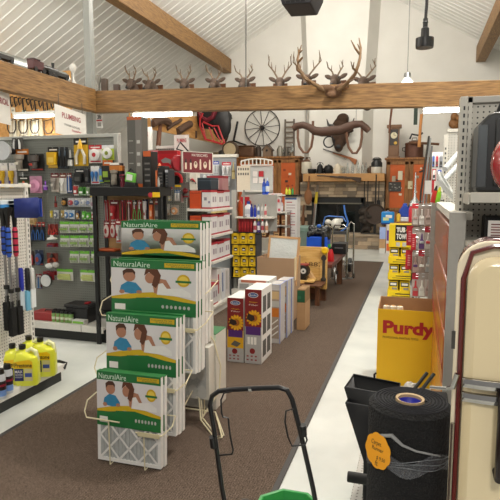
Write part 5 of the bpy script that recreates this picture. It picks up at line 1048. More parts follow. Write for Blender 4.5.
# clear wrapped filters with blue edges
for k, (px0, px1, y0, Y, D, lab) in enumerate([(269.5, 280, 285, 4.93, .2, 'clear wrapped tall filter with tan label right of the red cartons'), (277, 287, 281, 5.15, .16, 'clear wrapped tall filter with blue edge, second from red cartons'), (281, 291.5, 279, 5.34, .1, 'clear wrapped tall filter with blue edge, farthest from red cartons')]):
    a, b_ = P(px0, 320, Y).x, P(px1, 320, Y).x; H_ = P(px0, y0, Y).z; h = (b_ - a) / 2
    t = thing('wrapped_filter', lab, 'air filter', ((a + b_) / 2, Y, .009), 0, 'clear wrapped filters on the carpet')
    mb = MB(); mb.box(-h, h, 0, D, 0, H_, M('#c9c6c4', .25, noise=.1)); mb.box(-h * .8, h * .8, -.003, 0, H_ * .08, H_ * .9, M('#a08f80', .5, noise=.2)); mb.front(-h * .8, h * .8, H_ * .45, H_ * .6, M('#c8731f', .5), -.004); mb.front(-h * .8, h * .8, H_ * .62, H_ * .72, LGREY, -.004); mb.front(-h * .8, h * .8, H_ * .75, H_ * .88, TAN, -.004)
    for q in range(3): mb.poly([(-h * .7, H_ * (.12 + .1 * q)), (-h * .55, H_ * (.11 + .1 * q)), (h * .7, H_ * (.2 + .1 * q)), (h * .6, H_ * (.22 + .1 * q))], WHITE, -.004)
    mb.build('filter_body', t, .003)
    mb = MB(); mb.tube([(h, -.003, 0), (h, -.003, H_), (h, D, H_)], .004, M('#7f8fd0', .3), 6); mb.tube([(-h, -.003, 0), (-h, -.003, H_), (h, -.003, H_)], .004, M('#b0b6d8', .3), 6); mb.build('plastic_wrap', t)
face_carton('filter_carton', 'wide white filter carton with printed panels behind the red sunflower cartons', P(238, 290, 5.0).x, P(269, 290, 5.0).x, 5.0, 5.3, .01, P(255, 280, 5.0).z, CB, [(.05, .35, .84, .93, '#9d9c9a'), (.45, .8, .84, .93, '#9d9c9a'), (.1, .9, .95, .99, '#c9765a')])
t = face_carton('kraft_box', 'small plain kraft box on carpet under the green labelled one', P(291.5, 320, 5.32).x + .02, P(299, 320, 5.32).x + .03, 5.48, 5.75, .009, .30, KRAFT)
xa, xb, ztop = P(291.5, 320, 5.32).x + .02, P(299, 320, 5.32).x + .03, .30
face_carton('kraft_box', 'kraft box with dark green front standing on the small plain kraft box', xa, xb, 5.48, 5.74, ztop + .001, P(295, 289, 5.48).z, M('#8c6c46', .8), [(0.05, .95, .05, .9, '#1d5a38'), (.1, .5, .3, .5, '#2a7048', 1)])
# big kraft carton with a framed filter
Y = 5.85; xa, xb = P(257, 275, Y).x, P(294, 275, Y).x; zt_ = P(270, 258.5, Y).z
t = thing('kraft_carton', 'large open kraft carton holding a wood framed filter behind the white cartons', 'box', ((xa + xb) / 2, Y, .009)); h = (xb - xa) / 2
mb = MB(); KB = M('#a98a6c', .8, noise=.06, scale=6); mb.box(-h, h, 0, .008, 0, zt_, KB); mb.box(-h, h, .34, .348, 0, zt_, KB); mb.box(-h, -h + .008, .008, .34, 0, zt_, KB); mb.box(h - .008, h, .008, .34, 0, zt_, KB); mb.box(-h, h, 0, .34, 0, .01, KB); mb.build('carton_body', t)
MB().box(h + .001, h + .008, 0, .12, zt_ - .25, zt_ + .01, M('#d3bd98', .8)).build('side_flap', t)
zf0, zf1 = zt_ - .3, P(282, 236, Y + .12).z; xa, xb = P(264.5, 245, Y + .12).x, P(301, 245, Y + .12).x
t = thing('framed_filter', 'white filter with pale wooden frame leaning in the large kraft carton', 'air filter', ((xa + xb) / 2 - .012, Y + .08, zf0), 0); t.rotation_euler = (-.12, .05, 0); h = (xb - xa) / 2 - .03; H_ = zf1 - zf0
FR = M('#c79b6c', .6, noise=.1); mb = MB(); mb.box(-h, -h + .025, 0, .03, 0, H_, FR); mb.box(h - .025, h, 0, .03, 0, H_, FR); mb.box(-h, h, 0, .03, H_ - .025, H_, FR); mb.box(-h, h, 0, .03, 0, .025, FR); mb.build('wood_frame', t, .002)
MB().box(-h + .02, h - .02, .008, .02, .02, H_ - .02, M('#d5dad8', .9, noise=.06, scale=50, bump=.6)).build('filter_media', t)
# ================================================================ work bench and what stands on it
BY0 = 7.0; xa, xb = P(298, 270, BY0).x, P(327, 270, BY0).x; zt_, zb_ = P(315, 247, BY0).z, P(315, 288.5, BY0).z
t = thing('work_bench', 'long rustic wooden bench with a pale plank end panel by the carpet', 'bench', ((xa + xb) / 2, BY0, 0)); h = (xb - xa) / 2
mb = MB(); n_ = 4
for k in range(n_): mb.box(-h, h, 0, .04, zb_ + (zt_ - zb_) * k / n_ + .002, zb_ + (zt_ - zb_) * (k + 1) / n_ - .001, PINE)
mb.build('plank_panel', t, .003)
MB().box(h - .09, h + .0, -.02, 0, zb_, zt_, PINE).build('panel_batten', t, .003)
TT = .50; MB().box(-h, h + .06, .04, 1.55, TT - .05, TT, M('#5a2b20', .5, noise=.2, scale=10)).build('bench_top', t, .004)
for (x, y) in ((h - .06, .0), (h - .02, 1.3), (-h + .05, .0), (-h + .05, 1.3)): MB().box(x - .04, x + .04, y + .04, y + .12, .0, TT - .05, DWOOD).build('leg', t, .004)
mb = MB(); mb.box(-.018, .018, -.03, -.02, zb_ + .12, zt_ - .10, M('#46423e', .5, .5)); mb.lathe([(.0, -.045), (.035, -.04), (.035, -.02)], M('#46423e', .5, .5), (0, 0, zb_ + .13), 14, 'y'); mb.lathe([(.0, -.045), (.035, -.04), (.035, -.02)], M('#46423e', .5, .5), (0, 0, zt_ - .14), 14, 'y')
mb.build('iron_bar', t, loc=(h - .04, 0, 0))
lettering(t, '1882', -h + .1, -h + .33, (zt_ + zb_) / 2 + .02, (zt_ + zb_) / 2 + .075, M('#4a3016', .7), -.003)
a = P(325, 250.5, BY0 - .05); tag(MB().lathe([(.0, -.02), (.04, -.018), (.048, 0), (.048, .03), (0, .035)], M('#e3b60f', .4), axis='y', n=9).build('yellow_cap', loc=(a.x, BY0 - .06, a.z), bevel=.004), 'yellow plastic cap hanging on top corner of the bench end panel', 'cap')
a = P(303.5, 272, BY0 - .14); t = thing('bench_grinder', 'black bench grinder with white centred wheel in front of the bench panel', 'grinder', (a.x, BY0 - .16, .30))
MB().box(-.09, .16, -.12, .13, 0, .02, PINE).build('base_board', t, .002)
MB().lathe([(.0, -.09), (.08, -.085), (.085, -.04), (.085, .05), (0, .06)], M('#1f1c1a', .5), (0, 0, .13), 20, 'y').build('wheel_guard', t); MB().lathe([(.0, -.1), (.035, -.098), (.035, -.085)], M('#dedcd4', .4), (.02, 0, .14), 16, 'y').lathe([(.0, -.104), (.012, -.1)], BLACK, (.02, 0, .14), 10, 'y').build('hub', t)
MB().box(-.05, .07, -.06, .06, .2, .225, M('#8c3228', .5)).build('red_top', t, .006); MB().prism([(-.05, 0), (.06, 0), (.04, .07), (-.03, .07)], -.05, .05, M('#26211d', .5)).build('foot', t)
a = P(311, 281, BY0 - .1); t = tag(MB().prism([(-.07, .11), (-.02, .13), (.07, 0), (.05, -.07), (.0, -.05)], -.02, .02, M('#cfa877', .6, noise=.12)).build('wood_wedge', bevel=.01, loc=(a.x, BY0 - .04, a.z)), 'pale wooden axe shaped wedge leaning on the bench panel', 'wedge')
tag(MB().box(-.36, -.02, .0, .06, 0, .02, PINE).box(-.38, .22, -.08, .3, -.02, 0, DWOOD).box(-.36, -.3, .0, .06, -.28, -.02, DWOOD).box(.12, .18, .0, .06, -.28, -.02, DWOOD).build('low_stool', loc=(P(307, 285, BY0 - .2).x, BY0 - .3, .285), bevel=.003), 'low dark stool in front of bench panel carrying the grinder', 'stool')
face_carton('wooden_crate', 'brown crate with dark lettering under the bench end', P(301, 295, 6.95).x, P(315, 295, 6.95).x, 7.1, 7.4, 0.009, .24, M('#6d4a30', .7, noise=.2, scale=10), [(.1, .8, .35, .6, '#8c5a3a')])
# blue tote with black bag
a = P(318, 246, 7.7)
t = thing('blue_tote', 'bright blue tote with black plastic bag over its rim on the bench', 'tote', (a.x, 7.6, TT)); k_ = P(318, 236, 7.7).z - TT
MB().box(-.15, .15, 0, .28, 0, .31, M('#1559d8', .4)).build('tote_body', t, .012)
mb = MB(); random.seed(4)
for k in range(26): mb.ell((random.uniform(-.14, .14), random.uniform(.02, .26), .34 + random.uniform(-.03, .07)), (random.uniform(.04, .08), random.uniform(.04, .07), random.uniform(.03, .06)), M('#111214', .25, 0, .3, 30), Matrix.Rotation(random.uniform(0, 3), 3, 'Y'), 9, 6)
mb.build('black_bag', t, remesh=.012)
MB().box(.07, .11, -.012, 0, .02, .38, BLACK).build('strap', t); MB().ell((.02, .05, .46), (.035, .03, .025), M('#2a6bd0', .4)).build('blue_knot', t)
a = P(332.5, 259, 7.55); t = thing('red_fuel_bottle', 'red plastic bottle with green tag near the front of the bench', 'bottle', (a.x, 7.35, TT)); H_ = .17
MB().lathe([(0, 0), (.05, 0), (.052, .01), (.045, H_ * .6), (.03, H_ * .9), (.02, H_)], M('#b3141c', .35), n=16, sy=.7).build('bottle_body', t); MB().lathe([(.02, H_), (.022, H_ + .03), (0, H_ + .035)], M('#1c1c1a', .4), n=12).build('cap', t); MB().box(-.03, .01, -.04, -.036, H_ + .02, H_ + .07, M('#2a8a3a', .5)).build('green_tag', t)
face_carton('black_case', 'flat black case on the bench behind the red bottle', P(332, 242, 8.2).x, P(346, 242, 8.2).x, 8.2, 8.5, TT, TT + .16, BLACK, [(.2, .8, .55, .62, '#8c8c8c')])
# white and blue pressure washer
a = P(336, 242, 9.6); t = thing('pressure_washer', 'white engine pressure washer with blue tube frame at the end of bench', 'machine', (a.x, 9.6, 0)); Z0 = .42
BT = M('#3a6fc0', .35); c_ = lambda px, py, y=9.6: (P(px, py, y).x - a.x, y - 9.6, P(px, py, y).z)
MB().tube([c_(322, 229), c_(325, 217), c_(329, 216), c_(343, 217), c_(346, 222)], .012, BT, 8).tube([c_(344, 205), c_(345, 213), c_(348, 222), c_(346, 228), c_(340, 232)], .016, BT, 8).build('blue_frame', t)
mb = MB(); mb.ell(c_(336, 224), (.09, .1, .1), M('#d9d6cc', .4)); mb.ell(c_(328, 222), (.06, .07, .05), M('#d9d6cc', .4)); mb.box(c_(337, 218)[0], c_(343, 218)[0], -.05, .05, c_(337, 222)[2], c_(337, 218.5)[2], M('#d9d6cc', .4)); mb.build('engine', t, remesh=.01)
MB().tube([c_(322, 228), c_(328, 225), c_(334, 229), c_(348, 228)], .009, CREAM, 7).build('hose', t)
for sx in (-.18, .16): MB().tube([(sx, .1, .0), (sx, .08, c_(336, 231)[2])], .014, STEEL, 8).build('frame_leg', t)
MB().box(-.2, .2, -.08, .12, c_(336, 234)[2], c_(336, 231)[2], DGREY).build('deck', t, .004)
for s_ in (-1, 1): MB().lathe([(.06, -.03), (.12, -.03), (.13, 0), (.12, .03), (.06, .03), (0, .01)], BLACK, (s_ * .24, .1, .13), 20, 'x').build('wheel', t)
# chrome hand trucks along the carpet
for k, (pts, Y, lab) in enumerate([([(346, 280), (346, 262), (349, 224), (351, 222), (354, 224), (353.5, 260)], 9.0, 'nearer chrome hand truck standing by the far end of the bench'), ([(332, 258), (332.5, 230), (335, 225), (344, 225), (347, 228), (347, 268)], 8.9, 'wider chrome frame hand truck behind the red bottle')]):
    o0 = P(pts[0][0], 270, Y); t = thing('hand_truck', lab, 'hand truck', (o0.x, Y, 0), 0, 'chrome hand trucks')
    L_ = [(P(x, y, Y).x - o0.x, .0, max(.03, P(x, y, Y).z)) for x, y in pts]; L_[0] = (L_[0][0], 0, .03); L_[-1] = (L_[-1][0], 0, .03)
    MB().tube(L_, .013, CHROME, 8).build('tube_frame', t)
    for z in (.25, .5): MB().tube([(L_[0][0], 0, z), (L_[-1][0], 0, z)], .008, CHROME, 6).build('cross_bar', t)
    for x in (L_[0][0], L_[-1][0]): MB().lathe([(.03, -.015), (.05, -.015), (.05, .015), (.03, .015)], BLACK, (x, .05, .05), 14, 'x').build('wheel', t)
    MB().box(min(L_[0][0], L_[-1][0]), max(L_[0][0], L_[-1][0]), -.12, 0, .012, .02, STEEL).build('toe_plate', t)
a = FL(343, 275); t = thing('wheel_rim', 'silver bicycle like wheel leaning beside the bench leg', 'wheel', (a.x + .02, 8.35, .19))
MB().tube([(.0, .17 * math.cos(q * PI / 12), .17 * math.sin(q * PI / 12)) for q in range(24)], .014, M('#bdbfc0', .25, .9), 8, True).build('rim', t)
MB().lathe([(.0, -.03), (.03, -.03), (.03, .03), (0, .03)], DSTEEL, axis='x', n=12).build('hub', t)
for q in range(6): MB().tube([(0, 0, 0), (0, .165 * math.cos(q * PI / 3), .165 * math.sin(q * PI / 3))], .005, STEEL, 5).build('spoke', t)
# white rack of brown display boxes, paint chips, poster
Y = 8.2; xa, xb = P(254, 210, Y).x, P(286, 210, Y).x; t = thing('sample_rack', 'white wire sample rack with arched top left of the white poster stand', 'rack', ((xa + xb) / 2, Y, 0)); h = (xb - xa) / 2; WR = M('#dedad2', .45)
zt_ = P(262, 161, Y).z
for s_ in (-1, 1):
    for y in (0, .3): MB().box(s_ * h - .012, s_ * h + .012, y, y + .025, 0, P(270, 212, Y).z, WR).build('post', t)
MB().box(-h, h, .28, .3, .3, P(270, 212, Y).z, WR).build('back_panel', t)
for y_ in (212, 225, 238, 252): z = P(270, y_, Y).z; MB().box(-h, h, 0, .3, z - .015, z, WR).build('shelf_board', t)
for k, yb in enumerate((225, 238)):
    for j, x0 in enumerate((258, 270, 278)):
        r = (x0 + 3, yb - 11, x0 + (9 if j else 8), yb - 1.2); xc, z0, W_, H_ = RR(r, Y); z0 = P(270, yb, Y).z
        o = MB().box(-W_ / 2, W_ / 2, 0, .2, 0, H_, M('#7a4a26', .6, noise=.2)).front(-W_ * .38, W_ * .38, H_ * .2, H_ * .55, M('#c9a878', .5)).front(-W_ * .3, W_ * .3, H_ * .28, H_ * .4, M('#4a2a16', .5), -.0015).build('display_box', bevel=.003, loc=(xc, Y + .02, z0))
        tag(o, f'brown and tan box, {["left", "middle", "right"][j]} on the {["upper", "lower"][k]} shelf of the white sample rack', 'box', 'brown boxes on the white sample rack')
# magazines / paint chip cards
zc = P(270, 212, Y).z
for k, (r, c1, c2, lab) in enumerate([((267.5, 193, 280, 203), '#d8c4c2', '#c0434c', 'pink and white chip card holder, upper of two on the sample rack'), ((268, 203.5, 280.5, 212), '#dcd0d0', '#c85a68', 'pink and white chip card holder, lower of two on the sample rack')]):
    xc, z0, W_, H_ = RR(r, Y); z0 = zc + (.0 if k else .135); t = thing('card_holder', lab, 'holder', (xc, Y + .05, z0), 0, 'pink chip card holders'); hw = W_ / 2
    MB().box(-hw, hw, 0, .1, 0, H_, mm(c1)).build('holder_body', t, .003); mb = MB()
    for i in range(4): mb.front(-hw * .9 + i * hw * .46, -hw * .55 + i * hw * .46, H_ * .1, H_ * .4, mm(c2)); mb.front(-hw * .9 + i * hw * .46, -hw * .55 + i * hw * .46, H_ * .5, H_ * .9, mm(['#e6e2e0', '#c8565e', '#8fa0b8', '#e0dcd8'][i]))
    mb.build('printed_cards', t)
# white header cabinet (register like stand) with white/red cards behind
Y = 9.0; xa, xb = P(241, 180, Y).x, P(272, 180, Y).x; t = thing('literature_stand', 'white literature stand with arched wire top and red cards, before the left wooden cabinet', 'stand', ((xa + xb) / 2, Y, 0)); h = (xb - xa) / 2
MB().box(-h, h, .05, .09, 0, P(258, 166, Y).z, M('#b8b8b6', .5)).build('back_panel', t)
for y_ in (190, 200): z = P(258, y_, Y).z; MB().box(-h, h, -.2, .05, z - .03, z, WR).build('tray', t)
mb = MB(); z0 = P(258, 165, Y).z; z1 = P(258, 158.5, Y).z
for k in range(9): x = -h + 2 * h * k / 8; mb.box(x - .008, x + .008, .0, .02, z0, z1 - .04 * abs(k - 4) / 4, WR)
mb.box(-h, h, 0, .02, z0 - .01, z0 + .01, WR); mb.tube([(-h, .01, z1 - .04), (-h * .5, .01, z1 - .01), (0, .01, z1), (h * .5, .01, z1 - .01), (h, .01, z1 - .04)], .012, WR, 6); mb.build('arched_top', t)
z = P(258, 190, Y).z
for k in range(2):
    for j in range(2):
        r = (252 + 6 * j, 171 + 6.5 * k, 256.6 + 6 * j, 176.6 + 6.5 * k); xc, z0, W_, H_ = RR(r, Y - .02)
        MB().box(xc - W_ / 2 - (xa + xb) / 2, xc + W_ / 2 - (xa + xb) / 2, 0.03, .045, z0, z0 + H_, RED if (j, k) == (1, 0) else M('#dcd4d0', .5)).build('card', t)
# spray/glue bottles in front of it
zb_ = P(270, 193, 8.3).z
for k, (px, y0, c, cp, lab) in enumerate([(264, 177, '#1a3fa8', '#1c2c70', 'left tall blue bottle with dark cap above the pink card holders'), (267.5, 176, '#2050c0', '#c8d0d8', 'right tall blue bottle with pale cap above the pink card holders'), (278, 184, '#5a9a90', '#c8c4c0', 'teal bottle right of the blue bottles'), (281.5, 181, '#b8b6c0', '#a84868', 'grey bottle with pink cap right of the teal bottle')]):
    xw = P(px, 190, 8.3).x
    t = bottle(px, y0, 193, 8.3, zc + .27 if k < 2 else zc + .0, c, cp, lab, .03, band=['#4a78d0', '#dfe4ea', '#7fb8b0', '#d8d4dc'][k])
tag(MB().box(-.2, .22, 0, .16, -.02, 0, WR).build('acrylic_riser', loc=(P(270, 193, 8.25).x - .0, 8.22, zc + .27)), 'white riser board carrying the blue bottles above the card holders', 'riser')
# poster stand
Y = 8.5; xc, z0, W_, H_ = RR((284.5, 196.5, 297, 240), Y); t = thing('poster_stand', 'tall white poster stand with red and blue printing left of the fireplace', 'stand', (xc, Y, 0)); h = W_ / 2; z1 = z0 + H_
mb = MB().box(-h, h, 0, .25, 0.02, z1, M('#e4e2e0', .5)); mb.front(-h * .9, h * .9, z1 - .05, z1 - .02, M('#5a7ab8', .5))
for k in range(12): mb.front(-h * .7, h * (.7 if k % 3 else .2), z1 - .1 - .045 * k, z1 - .085 - .045 * k, M('#b9a9ae' if k % 4 else '#c05a64', .5))
mb.build('printed_panel', t, .004); MB().box(-h - .03, h + .03, -.03, .28, 0, .02, BLACK).build('base', t); MB().box(-h - .05, h + .02, -.05, .27, z1, z1 + .03, BLACK).build('top_tray', t)
for k, (px, c, c2, lab) in enumerate([(286.5, '#d8d040', '#d0c828', 'yellow highlighter tube, left on the poster stand'), (289.5, '#c8dc38', '#7fc030', 'lime highlighter tube, middle on the poster stand'), (292.5, '#3a9a50', '#2a7a3c', 'dark green tube, right on the poster stand')]):
    bottle(px, 189, 196, Y + .02, z1 + .03, c, c2, lab, .02)
# teal trunk behind
t = thing('old_trunk', 'faded teal old trunk on floor left of the blue tote', 'trunk', (P(300, 233, 10.2).x, 10.2, 0)); zt_ = P(300, 227, 10.2).z
MB().box(-.3, .25, 0, .5, 0, zt_ - .1, M('#6d7f76', .7, noise=.3, scale=9)).build('trunk_body', t, .01); MB().box(-.31, .26, -.01, .51, zt_ - .1, zt_, M('#728a80', .7, noise=.3, scale=9)).build('lid', t, .02); MB().box(-.04, .0, -.02, 0, zt_ - .14, zt_ - .06, M('#a87a3a', .4, .6)).build('latch', t)
# ================================================================ far wall: fireplace, cabinets, antiques
WY = 14.5
# ---- stone fireplace
FY = 13.9; xa, xb = P(300, 210, FY).x, P(384, 210, FY).x
t = thing('stone_fireplace', 'stacked stone fireplace with black glass doors and timber mantel on back wall', 'fireplace', ((xa + xb) / 2, FY, 0)); h = (xb - xa) / 2; fx = (xa + xb) / 2
ztop = P(340, 182, FY).z; o0, o1, oz0, oz1 = P(314, 215, FY).x - fx, P(362, 215, FY).x - fx, P(338, 233, FY).z, P(338, 198, FY).z
STONES = [M(c, .85, noise=.25, scale=9, bump=.4) for c in ('#a08c74', '#b5a086', '#8a7c6c', '#c2ad92', '#a4957f', '#7c6f60')]
random.seed(11); mb = MB(); z = 0
while z < ztop - .02:
    hh = min(random.uniform(.06, .13), ztop - z); x = -h
    while x < h - .01:
        ww = min(random.uniform(.14, .42), h - x); dd = random.uniform(0, .035)
        if not (x + ww > o0 + .02 and x < o1 - .02 and z + hh > oz0 + .01 and z < oz1 - .01):
            mb.box(x + .003, x + ww - .003, -dd, .55, z + .003, z + hh - .003, random.choice(STONES))
        x += ww
    z += hh
mb.build('stonework', t)
MB().box(-h + .02, h - .02, .05, .58, 0, ztop - .005, M('#4d463e', .9)).build('mortar_core', t)
BKF = M('#121314', .35); mb = MB(); mb.box(o0 - .05, o1 + .05, -.06, .05, oz1 - .12, oz1, BKF); mb.box(o0 - .05, o0 + .03, -.06, .05, oz0, oz1, BKF); mb.box(o1 - .03, o1 + .05, -.06, .05, oz0, oz1, BKF); mb.box(o0, o1, -.06, .05, oz0, oz0 + .04, BKF); mb.box(o0, o1, -.068, -.05, oz1 - .15, oz1 - .12, M('#7a7466', .35, .7)); mb.build('black_surround', t, .004)
for s_ in (0, 1):
    w_ = (o1 - o0) / 2; x0 = o0 + s_ * w_
    d_ = MB().box(x0 + .02, x0 + w_ - .01, -.045, -.03, oz0 + .04, oz1 - .15, M('#0d0f10', .08, 0, 0, 1, 0, .5)).build('glass_door', t)
    mb = MB(); mb.box(x0 + .02, x0 + .04, -.055, -.028, oz0 + .04, oz1 - .15, BKF); mb.box(x0 + w_ - .03, x0 + w_ - .01, -.055, -.028, oz0 + .04, oz1 - .15, BKF); mb.build('door_frame', d_)
# hearth
hx0, hx1 = P(318, 240, 13.5).x - fx, P(381, 240, 13.5).x - fx; hz = .38
mb = MB(); z = 0
while z < hz - .08:
    hh = min(.095, hz - .06 - z); x = hx0 - .5
    while x < hx1 - .01:
        ww = min(random.uniform(.2, .5), hx1 - x); mb.box(x + .003, x + ww - .003, -.42 - random.uniform(0, .03), -.04, z + .002, z + hh - .002, random.choice(STONES)); x += ww
    z += hh
mb.build('hearth_stonework', t); MB().box(hx0 - .52, hx1 + .02, -.47, -.0, hz - .06, hz, M('#a3927c', .85, noise=.2, scale=7, bump=.3)).build('hearth_slab', t, .008)
MZ0, MZ1 = P(340, 181.5, 13.6).z, P(340, 173.5, 13.6).z; mx0, mx1 = P(303, 178, 13.6).x - fx, P(384.5, 178, 13.6).x - fx
MB().box(mx0, mx1, -.32, .5, MZ0, MZ1, M('#b98a55', .6, noise=.2, scale=5)).build('mantel', t, .015)
MT = MZ1
def mantel(px, name, label, cat, prof, mat, extra=None, Y=13.72, group=None):
    a = P(px, 173, Y); tt = thing(name, label, cat, (a.x, Y, MT + .001), 0, group); MB().lathe(prof, mat, n=18).build('body', tt)
    if extra: extra(tt)
    return tt
IRON = M('#1d1d1e', .5, .3); ENAM = M('#d8cdb8', .35); GLASS = M('#cfd6d4', .08, 0, 0, 1, 0, 0, .85)
def bail(tt, r, z, m=IRON): MB().tube([(r * math.cos(a), 0, z + r * .8 * math.sin(a)) for a in [k * PI / 8 for k in range(9)]], .008, m, 6).build('bail_handle', tt)
mantel(311.5, 'iron_cauldron', 'squat black iron pan, leftmost on the mantel', 'pot', [(0, 0), (.1, 0), (.12, .04), (.125, .12), (.11, .12), (.1, .03)], IRON)
def spout(tt): MB().tube([(.08, 0, .10), (.13, 0, .16), (.15, 0, .2)], [.025, .018, .014], IRON, 8).build('spout', tt); MB().lathe([(.06, .2), (.03, .24), (.012, .25), (.015, .28), (0, .29)], IRON, n=14).build('lid', tt); bail(tt, .08, .22)
mantel(320, 'coffee_pot', 'tall black coffee pot right of the squat iron pan', 'pot', [(0, 0), (.1, 0), (.1, .02), (.065, .2), (0, .205)], IRON, spout)
def crocklid(tt): MB().lathe([(.1, .17), (.08, .2), (.02, .22), (0, .24)], IRON, n=16).build('lid', tt); MB().tube([(.1, 0, .12), (.16, 0, .13), (.16, 0, .07), (.1, 0, .05)], .012, IRON, 6).build('handle', tt)
mantel(328.5, 'iron_kettle', 'wide black iron kettle left of the cream pitcher', 'pot', [(0, 0), (.1, 0), (.125, .05), (.12, .14), (.1, .175), (0, .18)], IRON, crocklid)
def ptch(tt): MB().tube([(.09, 0, .18), (.15, 0, .16), (.15, 0, .06), (.1, 0, .04)], .012, ENAM, 7).build('handle', tt); MB().lathe([(.07, .2), (.05, .23), (.015, .24), (.015, .26), (0, .27)], ENAM, n=16).build('lid', tt); MB().tube([(-.09, 0, .08), (-.15, 0, .19)], [.025, .012], ENAM, 7).build('spout', tt)
mantel(337.5, 'enamel_coffee_pot', 'cream enamel coffee pot in middle of the mantel', 'pot', [(0, 0), (.105, 0), (.11, .03), (.075, .2), (0, .205)], ENAM, ptch)
mantel(343.5, 'glass_jar', 'small frosted glass jar right of the cream coffee pot', 'jar', [(0, 0), (.045, 0), (.045, .12), (.03, .15), (.03, .17), (0, .17)], GLASS)
for k, px in enumerate((347.5, 352.5, 358, 362.5, 366)): mantel(px, 'glass_bottle', f'{["first", "second", "third", "fourth", "fifth"][k]} from left of the glass bottles on the mantel', 'bottle', [(0, 0), (.04, 0), (.04, .12 + .03 * (k % 2)), (.015, .19 + .03 * (k % 2)), (.015, .27), (0, .27)], GLASS, group='glass bottles on the mantel', Y=13.75)
mantel(370, 'brown_jug', 'small brown jug left of the black and white milk can', 'jug', [(0, 0), (.06, 0), (.075, .06), (.06, .13), (.02, .16), (.02, .18), (0, .18)], M('#4a3018', .3))
def crk(tt): MB().lathe([(.135, .15), (.135, .25), (.09, .31), (.1, .33), (.1, .36), (0, .37)], M('#1b1d1e', .35), n=20).build('black_top', tt); bail(tt, .11, .3)
mantel(376.5, 'stoneware_crock', 'white crock with black upper half at right end of mantel', 'crock', [(0, 0), (.12, 0), (.135, .03), (.135, .15), (0, .15)], M('#d8d2c4', .35), crk, Y=13.7)
def jg(tt): MB().lathe([(.12, .30), (.06, .36), (.03, .37), (.03, .42), (.0, .42)], M('#5a3d28', .3), n=18).build('brown_top', tt); MB().tube([(.03, 0, .4), (.08, 0, .41), (.09, 0, .34)], .014, M('#5a3d28', .3), 7).build('handle', tt)
a = P(300.5, 182, 13.8)
tt = thing('stoneware_jug', 'big white stoneware jug with brown shoulder at left end of mantel', 'jug', (fx + mx0 + .06, 13.75, MT + .001)); MB().lathe([(0, 0), (.12, 0), (.135, .02), (.135, .26), (.12, .30), (0, .3)], M('#cfc8b6', .35), n=20).build('jug_body', tt); jg(tt)
# long gun on mantel face, utensils hung under it
def gun(p0, p1, Y, label, stock=M('#6a3f22', .5), rz=0.):
    a, b_ = P(*p0, Y), P(*p1, Y); d = b_ - a; L_ = d.length; t = thing('long_gun', label, 'rifle', a); ang = math.atan2(d.z, d.x); t.rotation_euler = (0, -ang, 0)
    MB().tube([(0, 0, 0), (L_ * .62, 0, 0)], .014, M('#3a3634', .35, .7), 8).build('barrel', t); MB().box(L_ * .5, L_ * .68, -.018, .018, -.03, .02, M('#34302e', .4, .6)).build('action', t)
    MB().prism([(L_ * .3, -.03), (L_ * .66, -.04), (L_ * .78, -.035), (L_, -.13), (L_ * 1.005, .01), (L_ * .8, .02), (L_ * .66, .012), (L_ * .3, -.012)], -.02, .02, stock).build('stock', t, .006)
    MB().tube([(L_ * .64, 0, -.04), (L_ * .66, 0, -.075), (L_ * .70, 0, -.075), (L_ * .71, 0, -.04)], .005, DSTEEL, 6).build('trigger_guard', t); return t
gun((323, 149, ), (357, 160), WY - .55, 'rifle with reddish wood stock hung slanting on chimney breast under buffalo head', M('#9a5a2c', .45))
gun((317, 175.5), (361, 178), 13.53, 'long dark gun lying level along the front face of mantel', M('#3d2a1c', .5))
for k, (px, y0, y1, lab, m_) in enumerate([(308, 176, 204, 'long wooden paddle with round blade hung left of the fireplace doors', M('#7d4f2a', .6)), (300.5, 205, 228, 'old wooden bat like tool hung beside the left stonework edge', M('#6b4427', .6))]):
    a, b_ = P(px, y0, 13.5), P(px, y1, 13.5); L_ = a.z - b_.z; t = thing('wooden_paddle', lab, 'tool', (a.x, 13.5 + (.3 if k else 0.0), b_.z)); t.location.y = 13.55 if k == 0 else 13.84
    MB().tube([(0, 0, .35), (.02, 0, L_)], [.03, .02], m_, 8).build('handle', t); MB().ell((0, 0, .18), (.10 if k == 0 else .05, .03, .2), m_).build('blade', t)
a, b_ = P(317.5, 185, 13.83), P(313, 230, 13.46)
t = thing('level_rod', 'tall silver and yellow rod leaning on the fireplace left of its doors', 'rod', b_); d = a - b_; t.location = (b_.x, 13.46, .385); a = Vector((a.x, 13.82, a.z))
MB().tube([(0, 0, 0), (a.x - b_.x, .36, a.z - .385)], .035, M('#b3b5b6', .3, .8), 4).build('rod_body', t); dd = Vector((a.x - b_.x, .36, a.z - .385)); MB().tube([dd * .6, dd * .85], .036, M('#c9b23a', .5), 4).build('yellow_band', t)
